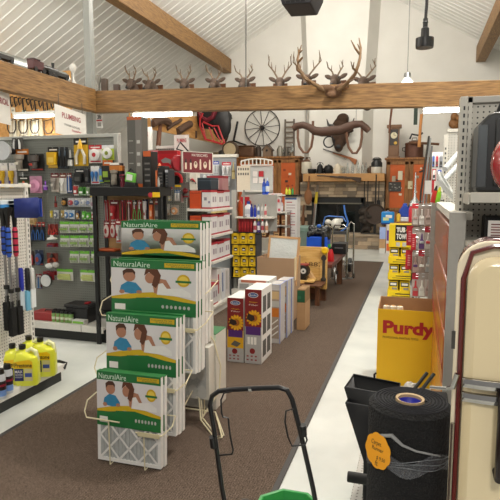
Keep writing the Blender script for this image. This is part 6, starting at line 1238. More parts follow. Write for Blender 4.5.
# pan, tools, iron sculpture at right of fireplace
a = P(375, 212, 13.4); tt = thing('frying_pan', 'huge round iron pan with long handle leaning at right of the fireplace', 'pan', (a.x, 13.45, a.z - .28)); tt.location.z = a.z - .30
MB().lathe([(.0, .02), (.21, .02), (.25, -.04), (.24, -.04), (.2, .0), (0, .0)], M('#4a3d35', .7, .3, .2), (0, 0, .25), 32, 'y').build('pan_bowl', tt); MB().tube([(0, 0.0, .48), (.0, .05, 1.2)], .016, IRON, 8).build('handle', tt)
z0 = a.z - .31
tag(MB().box(-.3, .3, -.05, .1, .38 - .0, .40, DSTEEL).box(-.03, .03, -.04, .06, .40, max(.42, z0), IRON).build('iron_stand', loc=(a.x, 13.47, 0)), 'small iron stand carrying the huge pan on the hearth', 'stand')
for k, px in enumerate((364.5, 368, 379)):
    a, b_ = P(px, 181, 13.52), P(px, 214 - 4 * k, 13.52); L_ = a.z - b_.z; t = thing('fire_tool', ['first', 'second', 'third'][k] + ' of three long iron hearth tools hanging right of the fireplace doors', 'fire tool', (a.x, 13.55 + .0, b_.z), 0, 'iron hearth tools')
    MB().tube([(0, 0, .1), (0, 0, L_)], .012, IRON, 7).build('shaft', t); (MB().prism([(-.05, 0), (.05, 0), (.04, .14), (-.04, .14)], -.01, .01, IRON) if k else MB().tube([(0, 0, .12), (.04, 0, .04), (-.04, 0, 0)], .012, IRON, 7)).build('tool_head', t)
a = P(365.5, 233, 13.5); t = thing('iron_sculpture', 'rough dark iron animal shaped sculpture sitting on the hearth', 'sculpture', (a.x, 13.53, .382))
random.seed(5); mb = MB()
for k in range(9): mb.ell((random.uniform(-.1, .1), random.uniform(-.06, .06), .12 + .06 * k), (random.uniform(.06, .14), .08, random.uniform(.05, .09)), M('#3b342e', .7, .5, .4, 25))
mb.build('iron_body', t, remesh=.015)
for s_ in (-1, 1): MB().tube([(s_ * .06, 0, .12), (s_ * .1, -.03, 0.0)], [.03, .02], M('#3b342e', .7, .5, .4, 25), 7).build('leg', t)
# ---- wooden cabinets
def cabinet(px0, px1, ytop, Y, label, panels, drawers=True, ybase=245):
    xa, xb = P(px0, 190, Y).x, P(px1, 190, Y).x; t = thing('wooden_cabinet', label, 'cabinet', ((xa + xb) / 2, Y, 0)); h = (xb - xa) / 2; H_ = P((px0 + px1) / 2, ytop, Y).z
    MB().box(-h, h, 0, .45, 0, H_ - .05, OAK).build('cabinet_body', t, .004); MB().box(-h - .04, h + .04, -.04, .47, H_ - .05, H_, OAK).build('cornice', t, .01)
    n = panels; w_ = 2 * h / n
    for k in range(n):
        x0 = -h + w_ * k; d = MB(); zb, zt2 = H_ * .42, H_ - .1
        for (a0, a1, b0, b1) in ((x0 + .02, x0 + w_ - .02, zb, zb + .07), (x0 + .02, x0 + w_ - .02, zt2 - .07, zt2), (x0 + .02, x0 + .1, zb, zt2), (x0 + w_ - .1, x0 + w_ - .02, zb, zt2)): d.box(a0, a1, -.025, 0, b0, b1, OAK)
        o = d.build('door', t, .003); MB().box(x0 + .1, x0 + w_ - .1, -.012, -.002, zb + .07, zt2 - .07, M('#bd561c', .6, noise=.15, scale=6)).build('orange_panel', o)
        random.seed(px0 + k)
        for q in range(7): cx, cz = random.uniform(x0 + .16, x0 + w_ - .16), random.uniform(zb + .4, zt2 - .12); s_ = random.uniform(.015, .03); MB().box(cx - s_, cx + s_ * 1.5, -.02, -.012, cz - s_, cz + s_, random.choice([M('#8a3c16', .6), M('#3c2a20', .6), M('#d8cfb8', .6)])).build('pinned_item', o)
        MB().lathe([(0, -.05), (.018, -.04), (.012, -.025)], M('#8c6a34', .4, .6), (x0 + (.06 if k else w_ - .06), 0, (zb + zt2) / 2), 10, 'y').build('knob', o)
    if drawers:
        for k in range(n):
            x0 = -h + w_ * k
            d = MB().box(x0 + .03, x0 + w_ - .03, -.02, 0, H_ * .30, H_ * .40, OAK).build('drawer', t, .004); MB().lathe([(0, -.045), (.02, -.04), (.012, -.02)], M('#8c6a34', .4, .6), (x0 + w_ / 2, 0, H_ * .35), 10, 'y').build('knob', d)
    return t, H_
CY_ = 13.95
cl, HL = cabinet(236, 299, 156.5, CY_, 'left wooden cabinet with orange door panels, antiques along its top', 3)
cr, HR = cabinet(385.5, 432, 157.5, CY_, 'right wooden cabinet with two orange door panels, clock on its top', 2)
for k, (r, c, lab) in enumerate([((398, 171, 402.5, 180), '#d6cdb4', 'cream card pinned on left door of the right wooden cabinet'), ((408, 181, 412.5, 189), '#cfc3a0', 'cream card pinned on right door of the right wooden cabinet'), ((388.5, 182, 401, 191.5), '#3b3935', 'dark framed photograph on left door of the right wooden cabinet'), ((392, 176, 395.5, 181.5), '#b5a78e', 'grey glove shaped card on left door of right wooden cabinet')]):
    xc, z0, W_, H_ = RR(r, CY_ - .03); mb = MB().box(-W_ / 2, W_ / 2, -.012, .0, 0, H_, mm(c))
    if k == 2:
        random.seed(1)
        for q in range(14): a, b_ = random.uniform(-W_ * .42, W_ * .38), random.uniform(H_ * .1, H_ * .85); mb.box(a, a + .03, -.0135, -.012, b_, b_ + .025, M(random.choice(['#8d8a84', '#6a6762', '#a9a6a0']), .6))
    tag(mb.build('pinned_card' if k != 2 else 'framed_photograph', loc=(xc, CY_ - .027, z0)), lab, 'card' if k != 2 else 'picture')
def ontop(px, H_, name, label, cat, build, Y=CY_ + .2): a = P(px, 156, Y); t = thing(name, label, cat, (a.x, Y, H_ + .001)); build(t); return t
def sz(px0, px1, y0, y1, Y=CY_ + .2): return (P(px1, 150, Y).x - P(px0, 150, Y).x) / 2, P(300, y0, Y).z - P(300, y1, Y).z
w_, h_ = sz(238, 256, 145, 157); ontop(246, HL, 'copper_boiler', 'brown box like copper boiler at left on the left wooden cabinet', 'boiler', lambda t: (MB().box(-w_, w_, -.15, .15, 0, h_ * .85, M('#6a4c38', .5, .4, .25)).build('body', t, .04), MB().box(-w_ * .95, w_ * .95, -.14, .14, h_ * .85, h_, M('#5d4230', .5, .4, .25)).build('lid', t, .02)))
w2, h2 = sz(256, 261.5, 146, 157); ontop(258.5, HL, 'metal_canister', 'dark canister between the copper boiler and the birdhouse', 'canister', lambda t: (MB().lathe([(0, 0), (w2, 0), (w2, h2 * .85)], M('#4c4038', .5, .4), n=16).build('body', t), MB().lathe([(w2 * 1.05, h2 * .85), (w2 * .6, h2), (0, h2)], M('#4c4038', .5, .4), n=16).build('lid', t)))
w3, h3 = sz(263, 273, 144, 156.5); ontop(268, HL, 'birdhouse', 'grey brown birdhouse with pitched roof on the left cabinet', 'birdhouse', lambda t: (MB().prism([(-w3 * .8, 0), (w3 * .8, 0), (w3 * .8, h3 * .6), (0, h3 * .95), (-w3 * .8, h3 * .6)], -.12, .12, M('#7d6652', .7, noise=.2)).build('house', t), MB().prism([(-w3, h3 * .5), (0, h3 * .93), (w3, h3 * .5), (w3, h3 * .58), (0, h3 * 1.02), (-w3, h3 * .58)], -.15, .15, M('#5e5048', .7)).build('roof', t), MB().lathe([(0, -.126), (.03, -.125)], BLACK, (0, 0, h3 * .5), 12, 'y').build('hole', t)))
w4, h4 = sz(277, 283.5, 146, 157); ontop(280, HL, 'tin_can', 'silver grey tin with handle right of the birdhouse', 'tin', lambda t: (MB().lathe([(0, 0), (w4, 0), (w4, h4 * .7), (w4 * .5, h4 * .9), (w4 * .5, h4)], M('#8a857a', .45, .4, .2), n=18).build('body', t), MB().tube([(w4, 0, h4 * .6), (w4 * 1.4, 0, h4 * .5), (w4, 0, h4 * .2)], .01, DSTEEL, 6).build('handle', t)))
w5, h5 = sz(284.5, 288.5, 148, 157); ontop(286.5, HL, 'tin_can', 'small dark tin at right end of left cabinet top', 'tin', lambda t: MB().lathe([(0, 0), (w5, 0), (w5, h5 * .8), (w5 * .9, h5), (0, h5)], M('#5f5a52', .5, .4, .2), n=16).build('body', t))
w6, h6 = sz(291, 296, 144, 157); ontop(292, HL, 'kerosene_lamp', 'old glass lamp beside the ladder on left cabinet', 'lamp', lambda t: (MB().lathe([(0, 0), (.08, 0), (.07, .06), (.03, .1), (.04, .12)], M('#6a5a48', .4, .5), n=16).build('base', t), MB().lathe([(.035, .12), (.055, .18), (.03, .3), (.025, .34)], GLASS, n=16).build('chimney', t)))
# clock and trunk on the right cabinet
w7, h7 = sz(388.5, 399, 126, 157.5)
def clock(t):
    WC = M('#7b5a40', .55, noise=.2); MB().box(-w7, w7, -.07, .1, .0, h7 - .08, WC).build('case', t, .006); MB().box(-w7 - .05, w7 + .05, -.1, .12, h7 - .08, h7, WC).build('cornice', t, .01); MB().box(-w7 - .03, w7 + .03, -.09, .11, 0, .04, WC).build('plinth', t, .006); MB().box(-w7 + .02, w7 - .02, -.085, -.07, .07, h7 * .3, WC).build('lower_door', t, .006)
    MB().box(-w7 * .8, w7 * .8, -.076, -.07, h7 * .38, h7 * .86, M('#2b211b', .3)).build('glass_panel', t)
    MB().lathe([(0, -.082), (w7 * .62, -.08), (w7 * .62, -.072)], M('#d8cfae', .4), (0, 0, h7 * .68), 24, 'y').build('dial', t); MB().box(-.006, .006, -.086, -.083, h7 * .68, h7 * .76, BLACK).box(-.0, .06, -.086, -.083, h7 * .675, h7 * .685, BLACK).build('hands', t); MB().lathe([(0, -.082), (.04, -.08), (.04, -.074)], M('#b08c3c', .3, .7), (.04, 0, h7 * .45), 14, 'y').build('pendulum', t)
ontop(393.5, HR, 'mantel_clock', 'tall wooden case clock with cream dial on the right cabinet', 'clock', clock)
w8, h8 = sz(404.5, 423, 145, 157.5)
ontop(414, HR, 'copper_boiler', 'dark copper wash boiler with lid on the right cabinet', 'boiler', lambda t: (MB().lathe([(0, 0), (w8, 0), (w8, h8), (0, h8)], M('#5a3a2c', .4, .5, .25, 10), n=24, sy=.55).build('body', t), MB().lathe([(w8 * 1.03, h8), (w8 * 1.03, h8 + .03), (w8 * .3, h8 + .1), (0, h8 + .1)], M('#65432f', .4, .5, .25), n=24, sy=.55).build('lid', t), MB().tube([(-w8, 0, h8 * .8), (-w8 - .06, 0, h8 * .75), (-w8 - .06, 0, h8 * .55), (-w8, 0, h8 * .5)], .012, DSTEEL, 6).build('handle', t), MB().tube([(-.06, 0, h8 + .1), (-.05, 0, h8 + .16), (.05, 0, h8 + .16), (.06, 0, h8 + .1)], .012, DSTEEL, 6).build('lid_handle', t)))
tag(MB().tube([(-.35, 0, 0), (.35, 0, -.06)], .03, BROWN, 8).build('wooden_pole', loc=(P(424, 142, 13.9).x, 13.9, P(424, 142, 13.9).z)), 'thick dark wooden pole lying over the copper wash boiler', 'pole')
# ---- wagon wheel, ladder, cross tool on the wall
a = P(262, 127.5, WY - .08); R_ = P(279.5, 127.5, WY - .08).x - a.x
t = thing('wagon_wheel', 'thin spoked iron wagon wheel on the back wall above left cabinet', 'wheel', (a.x, WY - .06, a.z))
MB().tube([(R_ * math.cos(2 * PI * k / 40), 0, R_ * math.sin(2 * PI * k / 40)) for k in range(40)], .014, M('#2e2a27', .6, .4), 7, True).build('rim', t)
MB().lathe([(0, -.08), (.05, -.08), (.06, 0), (.05, .05), (0, .05)], M('#2e2a27', .6, .4), axis='y', n=14).build('hub', t)
for k in range(12): MB().tube([(0, 0, 0), (R_ * math.cos(2 * PI * k / 12 + .1), 0, R_ * math.sin(2 * PI * k / 12 + .1))], .009, M('#2e2a27', .6, .4), 6).build('spoke', t)
a0, a1 = P(289, 157, WY - .2), P(290, 119, WY - .2); t = thing('wooden_ladder', 'short worn wooden ladder standing on left cabinet against the wall', 'ladder', (a0.x, WY - .16, HL)); L_ = a1.z - HL; hw = .12
for s_ in (-1, 1): MB().box(s_ * hw - .02, s_ * hw + .02, -.02, .02, 0, L_, M('#5d5248', .7, noise=.2)).build('rail', t)
for k in range(7): MB().box(-hw, hw, -.03, .03, .1 + k * L_ / 7.5, .14 + k * L_ / 7.5, M('#6b5f52', .7, noise=.2)).build('rung', t)
a = P(234, 138, WY - .08); t = thing('iron_tool', 'long black iron hook tool standing on the wall left of wagon wheel', 'tool', (a.x, WY - .06, a.z))
MB().tube([(-.08, 0, -.35), (.0, 0, 0), (.1, 0, .45)], .03, IRON, 8).build('shaft', t); MB().tube([(-.18, 0, -.1), (0, 0, -.08), (.35, 0, -.2)], .022, IRON, 8).build('cross_arm', t)
a = P(228.5, 125, WY - .08); t = thing('brown_scoop', 'brown scoop shaped antique hung on white wall below deer', 'tool', (a.x, WY - .07, a.z - .25))
MB().ell((-.08, 0, .0), (.09, .05, .28), M('#4a2e1e', .5), Matrix.Rotation(.25, 3, 'Y')).build('scoop', t); MB().tube([(.0, 0, .22), (.06, 0, .42), (.1, 0, .44)], .025, M('#4a2e1e', .5), 8).build('handle', t)
a = P(230, 150, 13.6); t = thing('drum', 'round pale faced drum beside the red framed saddle rack', 'drum', (a.x, 13.65, P(300, 157, 13.65).z))
MB().lathe([(.0, -.08), (.2, -.08), (.22, -.06), (.22, .06), (0, .06)], M('#4a3828', .6), (0, 0, .22), 22, 'y').build('drum_body', t); MB().lathe([(.0, -.09), (.17, -.088), (.17, -.08)], M('#c3b08e', .6, noise=.15), (0, 0, .22), 22, 'y').build('pale_face', t)
zsh = P(300, 157, 13.65).z
xa, xb = P(205, 155, 13.6).x, P(234.5, 155, 13.6).x
t = thing('wall_shelf', 'long wooden shelf along the back wall left of the cabinet', 'shelf', ((xa + xb) / 2, 13.5, 0)); MB().box((xa - xb) / 2, (xb - xa) / 2, 0, .99, zsh - .14, zsh, OAK).build('shelf_board', t)
for s_ in (-.9, .9): MB().box(s_ * (xb - xa) / 2 - .03, s_ * (xb - xa) / 2 + .03, .1, .99, 0, zsh - .14, OAK).build('support', t)
for k, (px, w9, c, lab) in enumerate([(209, .16, '#3b4a3a', 'dark green box on the long wooden wall shelf'), (216, .1, '#6a5a3a', 'tan olive tin on the long wooden wall shelf'), (222, .11, '#2c2a28', 'black round kettle on long wooden shelf left of the drum')]):
    a = P(px, 155, 13.65); o = (MB().box(-w9, w9, -.1, .1, 0, .16, mm(c)) if k < 2 else MB().ell((0, 0, .11), (.11, .11, .11), mm(c))).build(['storage_box', 'storage_tin', 'iron_kettle'][k], loc=(a.x, 13.65, zsh + .001), bevel=.01 if k < 2 else 0); tag(o, lab, ['box', 'tin', 'kettle'][k])
a = P(211, 122, 12.6)
# ---- saddle with red sled frame hung at the plywood fascia end
t = thing('saddle', 'black saddle with red lining hanging above the red sled', 'saddle', (a.x, 12.6, a.z))
LB = M('#1c1a1b', .5); mb = MB(); mb.ell((0, 0, .1), (.55, .22, .28), LB); mb.ell((.3, -.05, -.1), (.25, .12, .35), LB); mb.ell((-.4, 0, .1), (.3, .2, .25), LB); mb.build('saddle_body', t, remesh=.03)
MB().tube([(-.22, -.26, .3), (-.15, -.27, .08), (0, -.28, 0), (.15, -.27, .08), (.25, -.26, .3)], .06, M('#6d1626', .6), 8).build('red_lining', t); MB().tube([(0, 0, .1), (-5.19 - a.x, 0, .12)], .02, BLACK, 6).build('hanging_strap', t)
RD = M('#b3242c', .45); c_ = lambda px, py, y=12.2: tuple(P(px, py, y) - Vector((a.x, 12.2, a.z)))
t = thing('red_sled', 'red painted metal sled frame hung against the plywood fascia', 'sled', (a.x, 12.2, a.z))
for pts in ([(203, 113), (200, 119), (200, 126), (205, 139), (222, 144), (225, 142)], [(203, 122), (212, 126), (218, 126), (224, 142)]): MB().tube([c_(*q) for q in pts], .022, RD, 7).build('runner', t)
for p0, p1 in (((202, 123), (206, 139)), ((209, 127), (214, 141)), ((214, 128), (221, 142))): MB().tube([c_(*p0), c_(*p1)], .016, RD, 6).build('slat', t)
for i in (0,): MB().tube([c_(203, 113), c_(201, 111)], .008, DSTEEL, 5).build('hanging_wire', t)
# ---- rusty tools on the plywood fascia
def ontply(pts, r, name, label, cat, m_=RUST, more=None):
    ps = [PX(x, y, -5.17) for x, y in pts]; o = ps[0]; t = thing(name, label, cat, o)
    MB().tube([p - o for p in ps], r, m_, 7).build('shaft' if more else 'iron_body', t)
    if more: MB().tube([PX(x, y, -5.16) - o for x, y in more], r * 1.6, RUST, 7).build('tool_head', t)
    return t
ontply([(160, 124), (158, 150)], .05, 'pick_axe', 'old pick with brown handle hung on plywood fascia, nearest', 'pick', M('#6a4028', .6), [(152, 124), (158, 121), (164, 120), (169, 123)])
ontply([(167, 129), (172, 125), (178, 122), (181, 120)], .04, 'rusty_hook', 'rusty bent hook tool on plywood fascia right of the pick', 'tool')
ontply([(177, 132), (181, 129), (186, 126), (190, 124)], .09, 'rusty_trap', 'rusty jaw trap on plywood fascia left of the saddle', 'trap')
ontply([(196, 131), (196, 138)], .03, 'iron_scraper', 'small rusty scraper hung on plywood fascia under the strip light', 'tool')
# ---- yoke, buffalo head, gun, hanging sticks
a = P(331, 127, B2Y - .25); c_ = lambda px, py: tuple(P(px, py, B2Y - .25) - a)
WDY = M('#4c3224', .6, noise=.3, scale=9); t = thing('ox_yoke', 'carved wooden ox yoke with two bows hanging on chains below the beams', 'yoke', a)
pts = [(293, 129), (297, 126), (303, 125), (309, 127), (315, 131), (322, 132), (332, 131), (341, 130), (348, 127), (354, 124.5), (361, 124), (366, 128), (369, 131)]
MB().tube([c_(*p) for p in pts], [.05, .06, .06, .06, .075, .08, .085, .08, .075, .065, .06, .06, .05], WDY, 10).build('yoke_beam', t)
for x0, x1, yb in ((298, 313, 153), (347, 362, 153.5)):
    m_ = (x0 + x1) / 2; MB().tube([c_(x0, 124), c_(x0 - .3, 138), c_(x0 + 1.5, 147), c_(m_ - 2, yb - .5), c_(m_ + 2, yb - .5), c_(x1 - 1.8, 147), c_(x1 - .2, 138), c_(x1, 121)], .022, M('#6a4630', .5, noise=.2), 8).build('bow', t)
MB().tube([(c_(329, 142)[0] + .09 * math.cos(k * PI / 10), 0, c_(329, 142)[2] + .09 * math.sin(k * PI / 10)) for k in range(20)], .012, IRON, 7, True).build('iron_ring', t); MB().tube([c_(329, 131), c_(329, 137)], .016, IRON, 7).build('ring_staple', t)
for px in (306.5, 356): MB().tube([c_(px, 126), tuple(Vector((P(px, 110, B2Y - .05).x, B2Y - .02, 3.06)) - a)], .006, STEEL, 6).build('chain', t)
a = P(340, 134, WY - .75); t = thing('buffalo_head', 'mounted shaggy dark buffalo head on the chimney breast behind the yoke', 'mounted head', (a.x, WY - .5, a.z))
FUR = M('#3d2a1d', .95, noise=.4, scale=30, bump=.8); mb = MB(); mb.ell((0, -.1, .12), (.24, .2, .32), FUR); mb.ell((0, -.3, -.08), (.2, .22, .28), FUR); mb.ell((0, -.42, -.28), (.12, .12, .18), FUR); mb.ell((.05, -.15, .38), (.16, .12, .14), FUR)
for s_ in (-1, 1): mb.ell((s_ * .24, -.22, .08), (.10, .05, .06), FUR)
mb.build('head', t, remesh=.018); MB().ell((0, -.53, -.33), (.07, .03, .05), BLACK).build('nose', t)
for s_ in (-1, 1): MB().tube([(s_ * .17, -.22, .2), (s_ * .3, -.22, .24), (s_ * .34, -.24, .38)], [.045, .035, .008], M('#2a2622', .4), 8).build('horn', t); MB().ell((s_ * .17, -.43, .0), (.02, .02, .022), BLACK).build('eye', t)
def hung(px, y0, y1, Y, label, m_, name, r=.025, extra=None):
    a = P(px, y0, Y); L_ = a.z - P(px, y1, Y).z; t = thing(name, label, name.replace('_', ' '), (a.x, Y, a.z - L_)); MB().tube([(0, 0, 0), (.01, 0, L_ * .5), (.03, 0, L_)], [r, r * .8, r], m_, 8).build('shaft', t); MB().tube([(.03, 0, L_), (.03, .06, 3.06 - a.z + L_), (.03, .115, 3.07 - a.z + L_)], .006, DSTEEL, 5).build('cord', t)
    if extra: extra(t, L_)
hung(390, 108, 133, B2Y - .1, 'brown walking stick hanging below the beams left of case clock', M('#6a4029', .5), 'walking_stick', .02)
hung(420.5, 106, 147, B2Y - .1, 'pale wooden handled implement hanging with dark green strap at right', M('#b5793f', .5, noise=.2), 'hay_knife', .028, lambda t, L_: (MB().box(-.10, -.04, -.02, .02, L_ * .55, L_, M('#26352a', .7)).build('green_strap', t), MB().tube([(-.15, 0, L_ * .2), (-.12, 0, L_ * .32), (.0, 0, L_ * .28), (.05, 0, L_ * .35)], .016, IRON, 6).build('iron_hook', t)))
a = P(457.5, 123, 11); t = thing('wood_burl', 'small golden brown gnarled wood burl hung on back wall at right', 'ornament', (P(457.5, 123, WY).x, WY - .1, P(457.5, 123, WY).z)); random.seed(3)
mb = MB()
for k in range(8): mb.ell((random.uniform(-.12, .12), random.uniform(-.03, .05), random.uniform(-.22, .2)), (random.uniform(.06, .12), .07, random.uniform(.06, .12)), M('#8c5f33', .6, noise=.4, scale=20))
mb.build('burl', t, remesh=.02)
# ---- deer heads on the second beam
DF = M('#55453a', .9, noise=.3, scale=25, bump=.5); ANT = M('#75604a', .6, noise=.25, scale=20)
def deer(px, py, turn, label, spread, tines, up):
    a = P(px, py, B2Y - .25); t = thing('deer_head', label, 'mounted head', (a.x, B2Y - .016, a.z + .02), turn * .6, 'mounted deer heads along the beam'); t.scale = (.98,) * 3; mb = MB()
    mb.ell((0, -.02, -.32), (.11, .10, .16), DF); mb.ell((0, -.10, -.18), (.09, .12, .2), DF); mb.ell((0, -.25, -.03), (.085, .12, .09), DF); mb.ell((0, -.36, -.10), (.055, .12, .06), DF, Matrix.Rotation(.5, 3, 'X'))
    for s_ in (-1, 1): mb.ell((s_ * .13, -.2, .03), (.085, .02, .042), DF, Matrix.Rotation(-s_ * .45, 3, 'Y'))
    mb.build('head', t, remesh=.014)
    MB().ell((0, -.47, -.145), (.03, .02, .025), BLACK).build('nose', t)
    for s_ in (-1, 1):
        MB().ell((s_ * .07, -.3, -.01), (.014, .016, .014), BLACK).build('eye', t)
        ap = [(s_ * .04, -.22, .05), (s_ * spread * .55, -.2, .05 + up * .35), (s_ * spread, -.24, .05 + up * .65), (s_ * spread * .9, -.34, .05 + up)]
        mb = MB().tube(ap, [.016, .014, .011, .004], ANT, 7)
        for q in range(tines):
            f = (q + 1) / (tines + .6); seg = f * 3; i = min(2, int(seg)); p0 = Vector(ap[i]).lerp(Vector(ap[i + 1]), seg - i); mb.tube([p0, p0 + Vector((s_ * .015 * (1 if q % 2 else -1), -.03, up * (.42 - .06 * q)))], [.011, .004], ANT, 6)
        mb.build('antler', t)
    MB().prism([(-.13, .0), (.13, 0), (.13, -.33), (0, -.47), (-.13, -.33)], -.0, .014, DWOOD).build('backboard', t, .004)
    MB().box(-.03, .03, .0, .014, -.12, .0, DWOOD).build('hanger_board', t)
for px, py, tn, sp, ti, up, lab in [(130, 83, .2, .10, 3, .22, 'leftmost mounted deer head, short curled antlers, nearest the grey post'), (151, 84, -.1, .13, 2, .20, 'second mounted deer head from the grey post, wide ears and low antlers'), (182, 83, .3, .13, 2, .22, 'third mounted deer head from the grey post, turned right'), (214.5, 82.5, 0, .15, 3, .22, 'fourth mounted deer head from grey post, forked antlers, in front of the roof end'), (245, 82, -.1, .16, 2, .2, 'fifth mounted deer head from grey post, below the long pendant cord'), (277, 82, .35, .2, 4, .34, 'mounted deer head with tall upright tines left of the elk antlers'), (306, 79, .1, .24, 3, .34, 'mounted deer head framed inside the left elk antler'), (337, 79, -.2, .13, 2, .2, 'mounted deer head framed inside the right elk antler'), (367, 81, -.4, .2, 2, .24, 'rightmost mounted deer head with one long sweeping antler')]: deer(px, py, tn, lab, sp, ti, up)
# ---- elk antlers on the front beam
EYK = 6.33; c0 = P(333, 92, EYK - .12); t = thing('elk_antlers', 'huge elk antlers on skull plate fixed to the front of cross beam', 'antlers', (c0.x, c0.y, c0.z)); EA = M('#7c6042', .55, noise=.35, scale=14)
def e(px, py, y): return tuple(P(px, py, y) - c0)
Yb = EYK - .15
mb = MB().ell((0, .02, .0), (.10, .05, .07), M('#6a4c33', .7, noise=.3)); mb.ell(e(331, 95, Yb), (.055, .05, .035), M('#4a3020', .7)); mb.ell(e(325, 88, Yb), (.1, .03, .04), M('#7a5a3e', .7)); mb.ell(e(342, 87, Yb), (.08, .03, .04), M('#7a5a3e', .7)); mb.build('skull_plate', t, remesh=.01)
MB().box(-.05, .05, .05, .12, -.05, .05, DWOOD).build('mount_block', t)
def antler(pts, rs, tn, nm):
    mb = MB().tube([e(*p) for p in pts], rs, EA, 9)
    for q in tn: mb.tube([e(*p) for p in q], [.014, .011, .004][-len(q):] if len(q) == 3 else [.013, .004], EA, 7)
    mb.build(nm, t)
antler([(324, 90, Yb), (318, 86, Yb - .05), (310, 82, Yb - .12), (303, 76, Yb - .16), (299, 68, Yb - .18), (297.5, 60, Yb - .17), (299, 53, Yb - .14), (301.5, 45, Yb - .1)], [.024, .022, .021, .019, .017, .015, .012, .005], [[(312, 83, Yb - .1), (304, 78, Yb - .3)], [(301, 73, Yb - .17), (297, 70, Yb - .3), (296, 64, Yb - .36)], [(298.5, 62, Yb - .17), (302, 58, Yb - .25), (302.5, 57, Yb - .28)], [(300, 52, Yb - .14), (302.5, 50, Yb - .2)], [(299, 55, Yb - .15), (297.8, 47, Yb - .13)]], 'antler')
antler([(338, 90, Yb), (344, 86, Yb - .04), (350, 80, Yb - .1), (355, 74, Yb - .14), (358, 66, Yb - .16), (360, 58, Yb - .15), (360.8, 48, Yb - .1), (359, 38, Yb - .05)], [.024, .022, .021, .019, .017, .015, .012, .005], [[(349, 82, Yb - .09), (356, 78, Yb - .28)], [(356, 71, Yb - .15), (353, 68, Yb - .3), (354, 62, Yb - .34)], [(359.5, 54, Yb - .13), (355, 48, Yb - .2), (351, 40, Yb - .2)], [(360.5, 50, Yb - .1), (357.5, 44, Yb - .08)]], 'antler')
# ================================================================ right hand side
# ---- tower of yellow towel tubs at the aisle
TY = 7.45; TYEL = M('#e8c80a', .45, noise=.03)
xa, xb = P(388.5, 250, TY).x, P(411.5, 250, TY).x; wt = xb - xa
def towel(y0, y1, lab, k):
    z0, z1 = P(400, y1, TY).z, P(400, y0, TY).z; z0 = max(z0, .0); t = thing('display_tray', lab, 'box', ((xa + xb) / 2, TY, z0), 0, 'yellow towel trays in the tower'); h = wt / 2; H_ = z1 - z0
    MB().box(-h, h, 0, .32, 0, H_ * .42, TYEL).front(-h * .3, h, H_ * .22, H_ * .28, M('#5a4a10', .5)).front(-h * .6, h, H_ * .1, H_ * .14, M('#5a4a10', .5)).build('tray', t, .003)
    MB().box(-h + .01, h - .01, .28, .31, 0, H_ * .98, BLACK).build('tray_back', t)
    for j in (-1, 1):
        mb = MB().box(j * h * .5 - h * .42, j * h * .5 + h * .42, .03, .27, H_ * .1, H_ * .93, TYEL); x0 = j * h * .5
        mb.front(x0 - h * .34, x0 + h * .36, H_ * .64, H_ * .88, M('#161616', .5), .029); mb.front(x0 - h * .26, x0 + h * .28, H_ * .70, H_ * .83, WHITE, .0285); mb.front(x0 - h * .1, x0 + h * .36, H_ * .46, H_ * .58, M('#8c8a84', .5), .029)
        mb.build('towel_box', t, .004)
for k, (y0, y1) in enumerate([(247.5, 264), (264.5, 280), (280.5, 298.5)]): towel(y0, y1, ['highest tray of yellow towel boxes, just under the black lettered carton', 'middle tray of yellow towel boxes in the tower', 'lowest tray of yellow towel boxes, standing on the floor'][k], k)
z0, z1 = P(400, 247.4, TY).z, P(400, 224.5, TY).z; t = thing('display_carton', 'yellow and black carton lettered in white on top of the yellow towel trays', 'box', ((xa + xb) / 2, TY, z0)); h = wt / 2; H_ = z1 - z0
mb = MB().box(-h, h, 0, .3, 0, H_, TYEL); mb.front(-h * .45, h, H_ * .28, H_ * .98, M('#1b1a18', .5)); mb.front(-h * .35, -h * .02, H_ * .04, H_ * .22, LGREY); mb.front(h * .2, h * .55, H_ * .04, H_ * .22, LGREY); mb.disc(h * .88, H_ * .66, h * .1, H_ * .09, YEL); mb.build('carton_body', t, .004)
lettering(t, 'TUB', -h * .35, h * .42, H_ * .66, H_ * .88, WHITE, -.003, bold=.06); lettering(t, 'O', h * .5, h * .74, H_ * .68, H_ * .84, YEL, -.003, bold=.04); lettering(t, 'TOWELS', -h * .35, h * .97, H_ * .36, H_ * .6, WHITE, -.003, bold=.04)
# neighbours of the tower
NY = 12.7; hz_ = .62
face_carton('tall_carton', 'tan carton with lavender top and white foot beside the yellow tower', P(379.5, 240, NY).x, P(385.5, 240, NY).x, NY, NY + .3, .0, P(382, 227, NY).z, M('#b89268', .7), [(0, 1, .55, 1, '#9db0e0'), (0, 1, 0, .2, '#d4d2cc')])
face_carton('narrow_carton', 'narrow white carton with purple and orange flower print against the yellow tower', P(386, 240, NY).x, P(391.5, 240, NY).x, NY, NY + .3, .0, P(388, 224.5, NY).z, M('#d8cfc8', .5), [(.1, .5, .45, .8, '#6a3a8c'), (.1, .9, .1, .35, '#d8642a'), (.6, .95, .5, .9, '#d8a05a')])
a0, a1 = P(381, 218, NY), P(394, 218, NY)
t = thing('water_pack', 'bright blue shrink wrapped pack with white print above lavender topped carton', 'pack', ((a0.x + a1.x) / 2, NY + .05, P(388, 224.5, NY).z + .002)); h = (a1.x - a0.x) / 2; H_ = P(388, 212, NY).z - P(388, 224.5, NY).z
MB().box(-h, h, 0, .25, 0, H_, M('#1e86d0', .3)).front(-h * .7, h * .2, H_ * .3, H_ * .55, M('#d8e4a0', .4)).front(-h * .3, h * .7, H_ * .5, H_ * .75, WHITE).front(-h, h, 0, H_ * .12, M('#123a80', .4)).build('shrink_wrap', t, .03); MB().tube([(-.03, .1, H_), (0, .1, H_ + .03), (.03, .1, H_)], .008, WHITE, 6).build('carry_loop', t)
